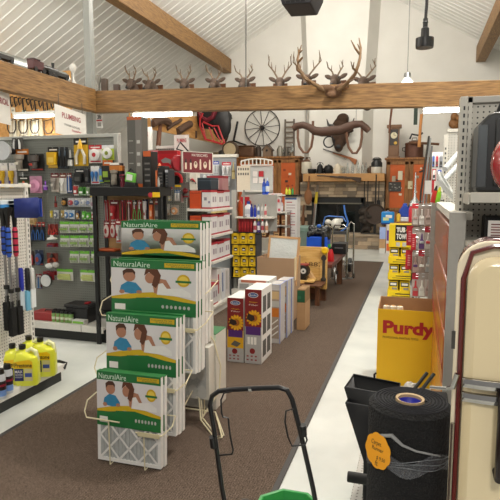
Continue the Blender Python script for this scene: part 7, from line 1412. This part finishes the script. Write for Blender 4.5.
# clear hanging packs (brushes and rollers) facing the aisle
RX = .06
t = thing('pegboard_gondola', 'low right hand gondola of hanging clear packs between yellow tower and dividers', 'shelving', (RX + .1, 4.7, 0)); G6 = t
MB().box(.02, .04, 0, 1.85, .1, 1.42, PEGW).build('pegboard', t); MB().box(-.2, .04, 0.1, 1.85, .0, .1, OFFW).build('base_deck', t); MB().box(.01, .05, 0, 1.85, 1.42, 1.45, OFFW).build('top_rail', t)
random.seed(21)
cols = ['#b9b2ac', '#a98c84', '#c8c2bc', '#8d7a70', '#bfa9a2', '#9a9d9c', '#c43a40', '#5a3a6a', '#d8d4cc']
rn = ['top', 'second', 'third', 'bottom']; cn = ['left', 'middle', 'right']
for cI, (px, Y0) in enumerate([(415.5, 6.3), (421.8, 5.7), (428.2, 5.1)]):
    for rI, (ya, yb) in enumerate([(204, 226), (228, 250), (252, 273), (275, 297)]):
        for dI in range(2):
            Y = Y0 + .2 * dI; xc, z0, W_, H_ = RR((px - 3.6, ya, px + 3.6, yb), Y0); h = W_ / 2
            t = thing('brush_pack', f'clear paint brush pack, {["front", "back"][dI]} one, {cn[cI]} column, {rn[rI]} row by far grey end panel', 'brush pack', (xc, Y, z0), 0, 'clear brush packs by the grey end panel')
            c1, c2 = cols[(rI * 5 + cI * 2 + dI) % 9], cols[(rI * 3 + cI + 1) % 9]
            MB().box(-h, h, 0, .003, 0, H_, M(['#a8948a', '#b3a6a0', '#8f8078', '#bdb4ae'][(rI + cI * 2 + dI) % 4], .25)).front(-h, h, H_ * .8, H_, mm(['#c8323a', '#d8d4cc', '#b8a8a0', '#b5293a'][(rI + cI) % 4]) if (rI + cI) % 3 == 0 else mm('#9a8f88')).build('card', t)
            MB().prism([(-h * .75, H_ * .06), (h * .75, H_ * .06), (h * .7, H_ * .4), (h * .25, H_ * .52), (h * .2, H_ * .76), (-h * .2, H_ * .76), (-h * .25, H_ * .52), (-h * .7, H_ * .4)], -.025, -.001, mm(c1)).box(-h * .6, h * .6, -.03, -.02, H_ * .3, H_ * .42, mm(c2)).build('brush', t, .004)
            o = MB().tube([(xc, Y - .005, z0 + H_ * .93), (RX + .12, Y - .005, z0 + H_ * .93)], .003, STEEL, 5).build('peg_hook'); o.parent = G6; o.location = (-G6.location.x, -G6.location.y, 0)
for k, (r, Y) in enumerate([((406.5, 226, 413, 245.5), 6.45), ((405.5, 250, 412.5, 269.5), 6.4), ((411, 234, 416, 250), 6.15)]):
    xc, z0, W_, H_ = RR(r, Y); t = thing('shelf_talker', ['upper', 'lower', 'nearer short'][k] + ' red vertical strip sign sticking out by the yellow tower', 'sign', (xc, Y, z0), 0, 'red strip signs by the yellow tower'); h = W_ / 2
    MB().box(-h, h, 0, .004, 0, H_, M('#b8202c', .4)).build('strip', t); MB().tube([(h - .005, .003, H_ * .8), (.2 - xc, .003, H_ * .8)], .006, STEEL, 5).build('clip_wire', t)
    mb = MB()
    for q in range(5): mb.box(-h * .4, h * .4, -.0015, 0, H_ * (.2 + .12 * q), H_ * (.27 + .12 * q), M('#d88a8c', .5))
    mb.build('white_print', t)
# divider panels (pale end panels) and the amber acrylic bins between them
def divider(px0, px1, ytop, Y, lab):
    xa, xb = P(px0, ytop, Y).x, P(px1, ytop, Y).x; zt = P(px0, ytop, Y).z
    return tag(MB().box(xa, xb, 0, .035, 0, zt, M('#a5a29b', .5)).box(xa, xb, -.002, .0, zt - .004, zt, WHITE).build('divider_panel', bevel=.003, loc=(0, Y, 0)), lab, 'panel'), xa, xb, zt
d1, x1a, x1b, z1 = divider(431.5, 440, 203, 4.5, 'pale grey upright end panel left of amber bins, behind the yellow bin')
d2, x2a, x2b, z2 = divider(450, 466.5, 212, 2.6, 'wider grey upright end panel just left of the cream pump')
AMB = M('#a8572c', .25, 0, .3, 5, 0, .3); t = thing('acrylic_bins', 'stack of amber tinted bins between the two grey end panels', 'bins', ((x2a + x2b) / 2, 2.64, 0))
for k in range(5): MB().box(x2a - (x2a + x2b) / 2 - .005, x2b - (x2a + x2b) / 2, .0, 1.8, .05 + .26 * k, .29 + .26 * k, M(['#b8701c', '#c07a22', '#b5622c', '#a8573a', '#9a5a44'][k], .3, 0, .2, 6, 0, .3)).build('bin', t, .01)
MB().box(x2a - (x2a + x2b) / 2 - .007, x2b - (x2a + x2b) / 2, .02, 1.78, .64, .67, M('#a02a1c', .4)).build('red_strip', t)
MB().box(x2a - (x2a + x2b) / 2, x2b - (x2a + x2b) / 2 + .05, 0, 1.8, 0, .05, OFFW).build('base', t); MB().box(x2a - (x2a + x2b) / 2, x2b - (x2a + x2b) / 2 + .03, .0, 1.8, 1.355, z2 + .0, OFFW).build('top_cover', t)
# tubes of glue and a white sign on top
zt = z1 + .002
for k, (p0, p1, c, lab) in enumerate([((433, 202), (436.5, 186), '#c8281c', 'red tube leaning on top of the far grey end panel'), ((436.5, 202), (440, 187), '#8ccc28', 'bright lime green tube right of the red one on the end panel')]):
    a, b_ = P(*p0, 4.52), P(*p1, 4.52); d = b_ - a; t = thing('glue_tube', lab, 'tube', (a.x, 4.515, zt)); MB().tube([(0, 0, 0), d * .4, d * .75], [.022, .024, .02], mm(c), 10).build('tube_body', t); MB().tube([d * .75, d * 1.05], [.014, .006], BLACK if k == 0 else M('#c8c828', .4), 8).build('nozzle', t)
xc, z0, W_, H_ = RR((425, 180.5, 433.5, 194), 4.9); t = thing('header_sign', 'small white sign with red edge above the clear brush packs', 'sign', (xc, 4.9, z0)); h = W_ / 2
MB().box(-h, h, 0, .01, 0, H_, M('#d8d6d2', .5)).box(h * .55, h * 1.15, -.002, .011, H_ * .1, H_, M('#c0303a', .5)).build('card', t); MB().box(h - .01, h, .01, .02, 1.45 - z0, H_, STEEL).build('post', t)
# leaning metal bars, oil can, blue jug
for k, (p0, p1, c) in enumerate([((421, 192), (429, 136), '#55534f'), ((424, 192), (430.5, 138), '#a9abac'), ((427, 190), (432, 146), '#8a8c8c')]):
    a, b_ = P(*p0, 7.1), P(*p1, 7.1); t = tag(MB().tube([(P(p0[0], 250, 7.1).x - .08, 7.15, .013), a, b_], .012, M(c, .3, .9), 8).build('metal_bar'), ['dark', 'bright silver', 'short grey'][k] + ' leaning metal bar of the three rising behind the brush packs', 'bar', 'leaning metal bars')
# shelf with oil can etc. beyond the tower
SY = 8.6; zsh = P(412, 222, SY).z; xa, xb = P(396, 222, SY).x, P(424, 222, SY).x
t = thing('display_shelf', 'brown wooden shelf unit behind the yellow towel tower', 'shelf', ((xa + xb) / 2, SY, 0)); h = (xb - xa) / 2; MB().box(-h, h, 0, .5, zsh - .03, zsh, OAK).build('shelf_board', t); MB().box(-h, h, .47, .5, 0, zsh - .03, M('#6b4a2c', .6)).build('back_board', t)
for s_ in (-1, 1): MB().box(s_ * h - .02, s_ * h + .02, 0, .47, 0, zsh - .03, OAK).build('side_board', t)
a = P(404.5, 222, SY); t = thing('blue_jug', 'deep blue plastic jug with white foot right of the bright blue pack', 'jug', (a.x, SY + .12, zsh)); H_ = P(405, 203.5, SY).z - zsh
MB().prism([(-.09, H_ * .25), (.08, H_ * .25), (.08, H_ * .7), (.03, H_ * .85), (.03, H_), (-.03, H_), (-.04, H_ * .85), (-.09, H_ * .6)], -.06, .06, M('#1c3f9c', .35)).build('jug_body', t, .015); MB().box(-.1, .09, -.065, .065, 0, H_ * .25, M('#c9ccd4', .4)).build('white_foot', t, .01)
a = P(414, 222, SY); t = thing('oil_can', 'tall silver oil can with long thin spout beside right wooden cabinet', 'oil can', (a.x - .0, SY + .16, zsh)); H_ = P(414, 172, SY).z - zsh
MB().lathe([(0, 0), (.11, 0), (.115, .03), (.11, .22), (.07, .3), (.03, .36), (.018, .4), (.008, H_)], M('#b9bcbe', .25, .9), n=20).build('can_body', t); MB().tube([(.08, 0, .3), (.17, 0, .34), (.17, 0, .12), (.11, 0, .06)], .012, M('#b9bcbe', .25, .9), 7).build('handle', t)
for k, (px, y0, c, cp) in enumerate([(398.5, 212, '#d8b030', '#1a1a1a'), (410.5, 203, '#c02c38', '#d8d8d8'), (419, 205, '#b8d8c8', '#38a060')]): bottle(px, y0, 222, SY + .05, zsh, c, cp, ['yellow bottle with black cap left of the deep blue jug', 'red bottle between deep blue jug and silver oil can', 'pale green bottle right of the silver oil can'][k], .03)
face_carton('flower_carton', 'small pink and yellow carton in front of the silver oil can', P(406.5, 196, 8.5).x, P(411, 196, 8.5).x, 8.62, 8.7, zsh, P(409, 200, 8.5).z, M('#d88aa8', .5), [(.1, .9, .1, .4, '#d8b03a')]) if False else None
# white pegboard uprights beyond
WPY = 5.6; xa, xb = P(446, 170, WPY).x, P(472, 170, WPY).x
t = thing('pegboard_gondola', 'white pegboard panel with clear tubes seen between the grey end panels', 'shelving', ((xa + xb) / 2, WPY, 0)); h = (xb - xa) / 2; G7 = t
zt = P(452, 132, WPY).z; MB().box(-h, h, 0, .03, .1, zt, PEGL).build('pegboard', t); MB().box(-h, h, -.01, .04, zt, zt + .03, OFFW).build('top_rail', t); MB().box(-h - .03, -h + .01, -.03, .05, 0, P(444, 135, WPY).z, OFFW).build('slotted_upright', t, .003); MB().box(-h, h, -.3, 0, .0, .1, OFFW).build('base_deck', t)
mb = MB(); zz = .2
while zz < 1.9: mb.box(-h - .018, -h - .006, -.032, -.03, zz, zz + .02, DGREY); zz += .045
mb.build('upright_slots', t)
WP2 = 6.6; xa, xb = P(432, 160, WP2).x, P(445, 160, WP2).x
t = thing('pegboard_gondola', 'small white panel with coloured small packs left of the white pegboard', 'shelving', ((xa + xb) / 2, WP2, 0)); h2 = (xb - xa) / 2; MB().box(-h2, h2, 0, .03, 0, P(438, 152, WP2).z, M('#d8d5ce', .5)).build('panel', t); G8 = t
for k, (r, c1, c2) in enumerate([((432, 155, 435, 168), '#d8dadc', '#4a68b0'), ((435.5, 155, 438.5, 168), '#e0dcd8', '#c0404a'), ((439, 155, 443, 168), '#d0d4d8', '#8a8c90'), ((432, 169, 436, 181), '#c43a44', '#d8d4d0'), ((437, 169, 442, 181), '#dcdad8', '#3a5cb8')]): hang(G8, WP2, r, WP2 - .06, 'small_pack', ['white pack with blue fitting', 'white pack with red fitting', 'white pack with grey fitting', 'red pack with white fitting', 'white pack with royal blue fitting'][k] + ' on small white panel at right', 'box', c1, c2)
for k, (p0, p1, Y, lab) in enumerate([((445.5, 168), (460, 151), 5.2, 'upper clear caulk tube slanting up before the white pegboard'), ((444, 180), (460, 163), 5.1, 'lower clear caulk tube slanting up before the white pegboard')]):
    a, b_ = P(*p0, Y), P(*p1, Y + .2); t = thing('clear_tube', lab, 'tube', a, 0, 'clear tubes on white pegboard'); d = b_ - a; MB().tube([(0, 0, 0), d], .022, M('#dfe4e6', .15, 0, .05), 10).build('tube_body', t); MB().tube([-d * .05, d * .02], .025, M('#c9ccce', .3), 10).build('end_cap', t)
    MB().tube([d * .8, d * .8 + Vector((.0, WPY - (a.y + d.y * .8), 0))], .004, STEEL, 5).build('hook_arm', t)
a = P(448, 203, 5.0); t = thing('wire_coil', 'coil of clear tubing lying on cover of the amber bins', 'coil', (a.x, 4.3, z2 + .005))
# coil of clear tubing
MB().tube([(.0 + .045 * math.sin(k * PI / 8), .07 * math.cos(k * PI / 8), .09 + .07 * math.cos(k * PI / 8 + 1.2) + .0007 * k) for k in range(64)], .008, M('#cfd2d2', .15, 0, .05), 6).build('tubing', t)
t.location = ((x2a + x2b) / 2, 3.9, z2 + .012)
# ---- near end cap gondola with the black appliance
EYc = 2.78; xa = P(461.5, 97, EYc).x; zt = P(462, 97, EYc).z
t = thing('pegboard_gondola', 'tall grey pegboard end cap at right edge carrying a black appliance', 'shelving', (xa, EYc, 0)); W_ = 1.1
MB().box(.05, W_, .02, .045, .1, zt - .03, PEGE).build('pegboard', t); MB().box(0, W_, 0, .06, zt - .03, zt, M('#b0ada5', .45)).build('top_rail', t, .003); MB().box(-.005, .03, -.015, .06, 0, zt, M('#bdb9ae', .45)).build('slotted_upright', t, .003); MB().box(.03, .05, .0, .05, 0, zt, M('#cac6bb', .45)).build('inner_channel', t)
mb = MB(); zz = .4
while zz < zt - .06: mb.box(.010, .018, -.017, -.014, zz, zz + .018, BLACK); mb.box(.028, .034, -.004, -.001, zz, zz + .018, BLACK); zz += .034
mb.build('upright_slots', t)
zs = P(470, 197, EYc - .2).z; 
mb = MB().box(.03, W_, -.33, .02, zs, zs + .018, M('#bfbbb0', .45)); mb.box(.03, W_, -.338, -.33, zs - .022, zs + .022, M('#bfbbb0', .45)); mb.build('shelf_board', t, .002)
MB().prism([(.024, zs + .018), (.03, zs + .018), (.03, zs - .09), (.024, zs - .09)], -.02, .0, M('#bfbbb0', .45)).box(.024, .03, -.32, 0, zs - .03, zs + .01, M('#bfbbb0', .45)).build('shelf_bracket', t)
zs2 = P(485, 241, EYc - .2).z; MB().box(.03, W_, -.3, .02, zs2 - .02, zs2, M('#bfbbb0', .45)).build('shelf_board', t)
MB().box(0, W_, -.3, .0, 0, .12, M('#bfbbb0', .45)).build('base_deck', t)
t = thing('steel_appliance', 'black boxy appliance with top handle and grey flank on the grey shelf', 'appliance', (xa + .06, EYc - .24, zs + .02)); H_ = P(490, 112, EYc - .24).z - zs - .02
MB().prism([(.0, .0), (.0, H_ * .86), (.035, H_ * .97), (.06, H_), (.5, H_), (.5, 0)], .0, .22, M('#18191a', .3, 0, .1, 10, 0, .3)).build('housing', t, .012)
MB().box(-.003, .04, -.004, .21, H_ * .06, H_ * .85, M('#54585b', .28, .5)).build('grey_flank', t, .006)
mb = MB(); mb.box(.065, .42, -.012, .0, H_ * .08, H_ * .92, M('#161717', .4))
for k in range(9): mb.box(.10, .40, -.02, -.011, H_ * (.12 + .07 * k), H_ * (.145 + .07 * k), M('#26282a', .35))
mb.build('vent_front', t, .004); MB().box(.11, .13, -.03, -.0, H_ * .45, H_ * .9, M('#3a3c3e', .3)).build('latch_bar', t); MB().tube([(.08, .08, H_), (.09, .08, H_ + .045), (.3, .08, H_ + .05), (.32, .08, H_)], .010, BLACK, 8).build('top_handle', t)
a = P(486, 239, EYc - .2); t = thing('dark_box', 'black box on the lower shelf of end cap below the appliance', 'box', (P(484.5, 230, EYc - .15).x, EYc - .15, zs2)); MB().box(0, .4, 0, .13, 0, P(490, 216.5, EYc - .15).z - zs2, M('#141414', .5)).build('box_body', t, .004)
t = thing('info_card', 'white printed card leaning on the black box on the end cap', 'card', (P(488.5, 230, EYc - .22).x, EYc - .2, zs2)); H_ = P(490, 220.5, EYc - .2).z - zs2
MB().box(0, .14, 0, .004, 0, H_, M('#d8d4cf', .5)).build('card', t)
mb = MB()
for k in range(5): mb.box(.012, .06 + .012 * (k % 3), -.001, 0, H_ * (.78 - .13 * k), H_ * (.84 - .13 * k), M('#8a5a56' if k % 2 else '#6a3a38', .5))
mb.build('printed_lines', t)
# ================================================================ upper left: signs, train, straps
def wsign(pts, Y0, Y1, name, label, lines, hang_to=None):
    """a sheet sign given by its left and right edges in the photo, standing at two distances"""
    (x0, yt, yb), (x1, yt1, yb1) = pts; a, b_ = P(x0, yt, Y0), P(x1, yt1, Y1); d = Vector((b_.x - a.x, b_.y - a.y, 0)); zb = P(x0, yb, Y0).z; H_ = a.z - zb; L_ = d.length
    t = thing(name, label, 'sign', (a.x, a.y, zb), math.atan2(d.y, d.x)); MB().box(0, L_, 0, .004, 0, H_, M('#d6d3cc', .6, noise=.03)).build('sign_sheet', t)
    for tx, (u0, u1, v0, v1), c in lines: lettering(t, tx, L_ * u0, L_ * u1, H_ * v0, H_ * v1, mm(c), -.002, bold=.02)
    if hang_to:
        for u in (.12, .88): MB().tube([(L_ * u, .002, H_), (L_ * u, .002, H_ + hang_to)], .004, DSTEEL, 5).build('hanger', t)
    return t
SLINE = [('YOUR LOCAL', (.25, .78, .34, .42), '#55504c'), ('Supplier', (.5, .82, .18, .28), '#b03a48')]
wsign([(54.5, 103.5, 133), (85.5, 110, 136.5)], 4.9, 5.75, 'hanging_sign', 'white sign lettered PLUMBING in red hanging from the left timber beam', [('PLUMBING', (.20, .80, .60, .80), '#8c1626')] + SLINE, .12)
wsign([(-14, 86, 120), (9.5, 94, 123.5)], 4.2, 4.62, 'hanging_sign', 'white sign cut by the left edge ending in a red L', [('ELECTRICAL', (.14, .93, .60, .80), '#8c1626')], .1)
wsign([(144, 127, 150), (152, 127.5, 150.5)], 6.2, 6.22, 'hanging_sign', 'narrow white sign right of the tall grey carton', [('NE', (.05, .5, .6, .78), '#a01c2c')], .33)
t_plumb = wsign([(174, 135, 153), (189, 138, 154)], 5.2, 5.21, 'hanging_sign', 'small white sign with red word behind the maroon tool sign', [('PLUMBING', (.2, .82, .58, .8), '#a01c2c')], 0)
MB().box(.03, .05, .003, .045, 0.0, .03, STEEL).build('clip', t_plumb)
# aisle number card on the post
a = P(95.5, 128, 6.08); H_ = P(98, 113.5, 6.08).z - a.z; t = thing('number_card', 'narrow card with number and red stripe fixed to the grey post', 'sign', (a.x, 6.1, a.z))
MB().box(0, .09, 0, .004, 0, H_, M('#d4d2cd', .5)).box(.005, .085, -.001, 0, H_ * .48, H_ * .58, RED).box(.02, .07, -.001, 0, H_ * .12, H_ * .4, M('#8f8c86', .5)).build('card', t); lettering(t, '3', .02, .045, H_ * .64, H_ * .9, BLACK, -.002, bold=.03); lettering(t, 'b', .05, .075, H_ * .64, H_ * .92, BLACK, -.002, bold=.03)
# toy train on the left beam
BT_ = 2.71
def beamz(px, py): return PX(px, py, -3.88)
a = PX(36, 66, -3.9)
t = thing('model_train', 'dark red and black model train engine standing on the left timber beam', 'train', (-3.9, a.y, BT_)); 
MB().box(-.04, .04, -.09, .08, .03, .12, M('#4a1f20', .5)).box(-.045, .045, -.09, .02, .12, .135, M('#3a1a1c', .5)).build('cab', t, .004); MB().lathe([(0, .06), (.035, .06), (.035, .34), (0, .35)], M('#26231f', .4), (0, 0, .075), 14, 'y').build('boiler', t); MB().lathe([(.012, .1), (.018, .16)], BLACK, (0, .28, 0), 10).build('smokestack', t)
for y in (-.05, .08, .18, .28):
    for s_ in (-1, 1): MB().lathe([(0, -.008), (.028, -.008), (.028, .008), (0, .008)], M('#1d1b1a', .4), (s_ * .035, y, .029), 12, 'x').build('wheel', t)
a = PX(53, 74, -3.9); t = thing('train_wagon', 'low dark model train wagon behind the dark red engine on the beam', 'train', (-3.9, a.y + .05, BT_)); MB().box(-.035, .035, -.16, .2, .03, .075, M('#2c2a26', .5)).build('wagon_body', t, .004)
for y in (-.1, .14):
    for s_ in (-1, 1): MB().lathe([(0, -.008), (.024, -.008), (.024, .008), (0, .008)], BLACK, (s_ * .035, y, .025), 12, 'x').build('wheel', t)
a = PX(3, 63, -3.9); t = thing('train_wagon', 'dark model train wagon cut by the left edge of the photo', 'train', (-3.9, a.y, BT_)); MB().box(-.035, .035, -.14, .12, .03, .075, M('#2a2724', .5)).build('wagon_body', t, .004)
for y in (-.09, .08):
    for s_ in (-1, 1): MB().lathe([(0, -.008), (.024, -.008), (.024, .008), (0, .008)], BLACK, (s_ * .035, y, .025), 12, 'x').build('wheel', t)
a = PX(75, 78, -3.9); t = thing('white_figurine', 'pale ornate figurine standing on the beam left of the grey post', 'ornament', (-3.92, a.y, BT_)); MB().lathe([(0, 0), (.035, 0), (.03, .02), (.012, .05), (.014, .13), (.035, .16), (.045, .19), (.03, .23), (0, .245)], M('#c9c7c0', .5, noise=.15, scale=60), n=12).build('figurine_body', t)
for k, (px, py0, c, lab) in enumerate([(101, 75, '#6f6a60', 'small grey trophy ornament on beam just right of grey post'), (106.5, 79, '#4a3a2e', 'small brown tin on beam near the grey post'), (118, 85, '#3a2519', 'small dark brown block on beam left of the first deer head')]):
    a = P(px, 91.5, 6.1); H_ = P(px, py0, 6.1).z - P(px, 91.5, 6.1).z; wz = 2.435 + .262 - .0142 * (a.x + 3.93) + .001
    ob = (MB().lathe([(0, 0), (.03, 0), (.012, .03), (.012, .08), (.035, H_ * .75), (.02, H_), (0, H_)], mm(c), n=12) if k == 0 else MB().box(-.035, .035, -.03, .03, 0, H_, mm(c))).build(['trophy', 'tin_box', 'wood_block'][k], loc=(a.x, 6.05 + (a.x + 3.93) * .079, wz), bevel=.003 if k else 0); tag(ob, lab, ['trophy', 'tin', 'block'][k])
# straps, ropes and tools hanging before the plywood partition
PYW = 8.58; random.seed(9)
for k in range(9):
    px = 10.5 + 3.7 * k; a, b_ = P(px, 119 + (k % 2), PYW - .06), P(px + (-1.5 if k % 3 else 1), 150, PYW - .06); L_ = a.z - b_.z
    t = thing('canvas_strap', f'{["first", "second", "third", "fourth", "fifth", "sixth", "seventh", "eighth", "ninth"][k]} from left of the pale straps hanging on the plywood partition', 'strap', (a.x, PYW - .05, b_.z), 0, 'pale straps on the plywood partition')
    MB().add([(-.03, 0, 0), (.035, .0, 0), (.045, .02, L_ * .5), (.03, 0, L_), (-.02, 0, L_), (-.035, -.02, L_ * .5)], [(0, 1, 2, 3, 4, 5)], M(['#cfc4ae', '#d8d0bf', '#c2b496'][k % 3], .8)).build('strap_web', t).modifiers.new('s', 'SOLIDIFY').thickness = .012
    MB().tube([(0, 0, L_), (0, .07, L_ + .02)], .008, DSTEEL, 6).build('nail', t)
for k in range(11):
    px = 9.5 + 4.1 * k; a = P(px, 96 + .55 * k, PYW - .06); L_ = random.uniform(.12, .28); t = thing('iron_hook', f'{["first", "second", "third", "fourth", "fifth", "sixth", "seventh", "eighth", "ninth", "tenth", "eleventh"][k]} from left in the row of dark iron hooks above the pale straps', 'hook', (a.x, PYW - .05, a.z - L_), 0, 'dark iron hooks on the plywood partition')
    MB().tube([(0, .07, L_), (0, 0, L_ - .02), (.01, 0, L_ * .4), (.03, 0, 0), (.06, 0, .03), (.055, 0, .09)], [.014, .016, .016, .014, .01, .005], M('#26211d', .6, .3), 6).build('hook_iron', t)
for k, px in enumerate((12, 23.5, 35, 49)):
    a = P(px, 121, PYW - .1); t = thing('iron_loop', f'{["first", "second", "third", "fourth"][k]} from left of the thin iron loops hanging among the straps', 'loop', (a.x, PYW - .12, a.z), 0, 'thin iron loops among the straps')
    MB().tube([(-.09, 0, .0), (-.09, 0, -.15), (-.05, 0, -.22), (.05, 0, -.22), (.09, 0, -.15), (.09, 0, .0)], .011, M('#3a322c', .5, .5), 6).build('loop_wire', t); MB().tube([(-.09, 0, 0), (0, .1, .04), (.09, 0, 0)], .008, DSTEEL, 6).build('hanger_wire', t)
for k, (px, py, c) in enumerate([(12, 110, '#d0c8b4'), (23, 113, '#8fa08c'), (36, 112, '#d4d0c0'), (49, 112, '#e0d8a0')]):
    xc, z0, W_, H_ = RR((px - 2, py - 3, px + 2, py + 3), PYW - .03); tag(MB().box(-W_ / 2, W_ / 2, 0, .02, 0, H_, mm(c)).front(-W_ * .3, W_ * .3, H_ * .3, H_ * .6, GREY).build('insulator', bevel=.01, loc=(xc, PYW - .01, z0)), f'{["first", "second", "third", "fourth"][k]} from left of the small pale tags on the plywood partition', 'tag', 'small tags on the plywood partition')
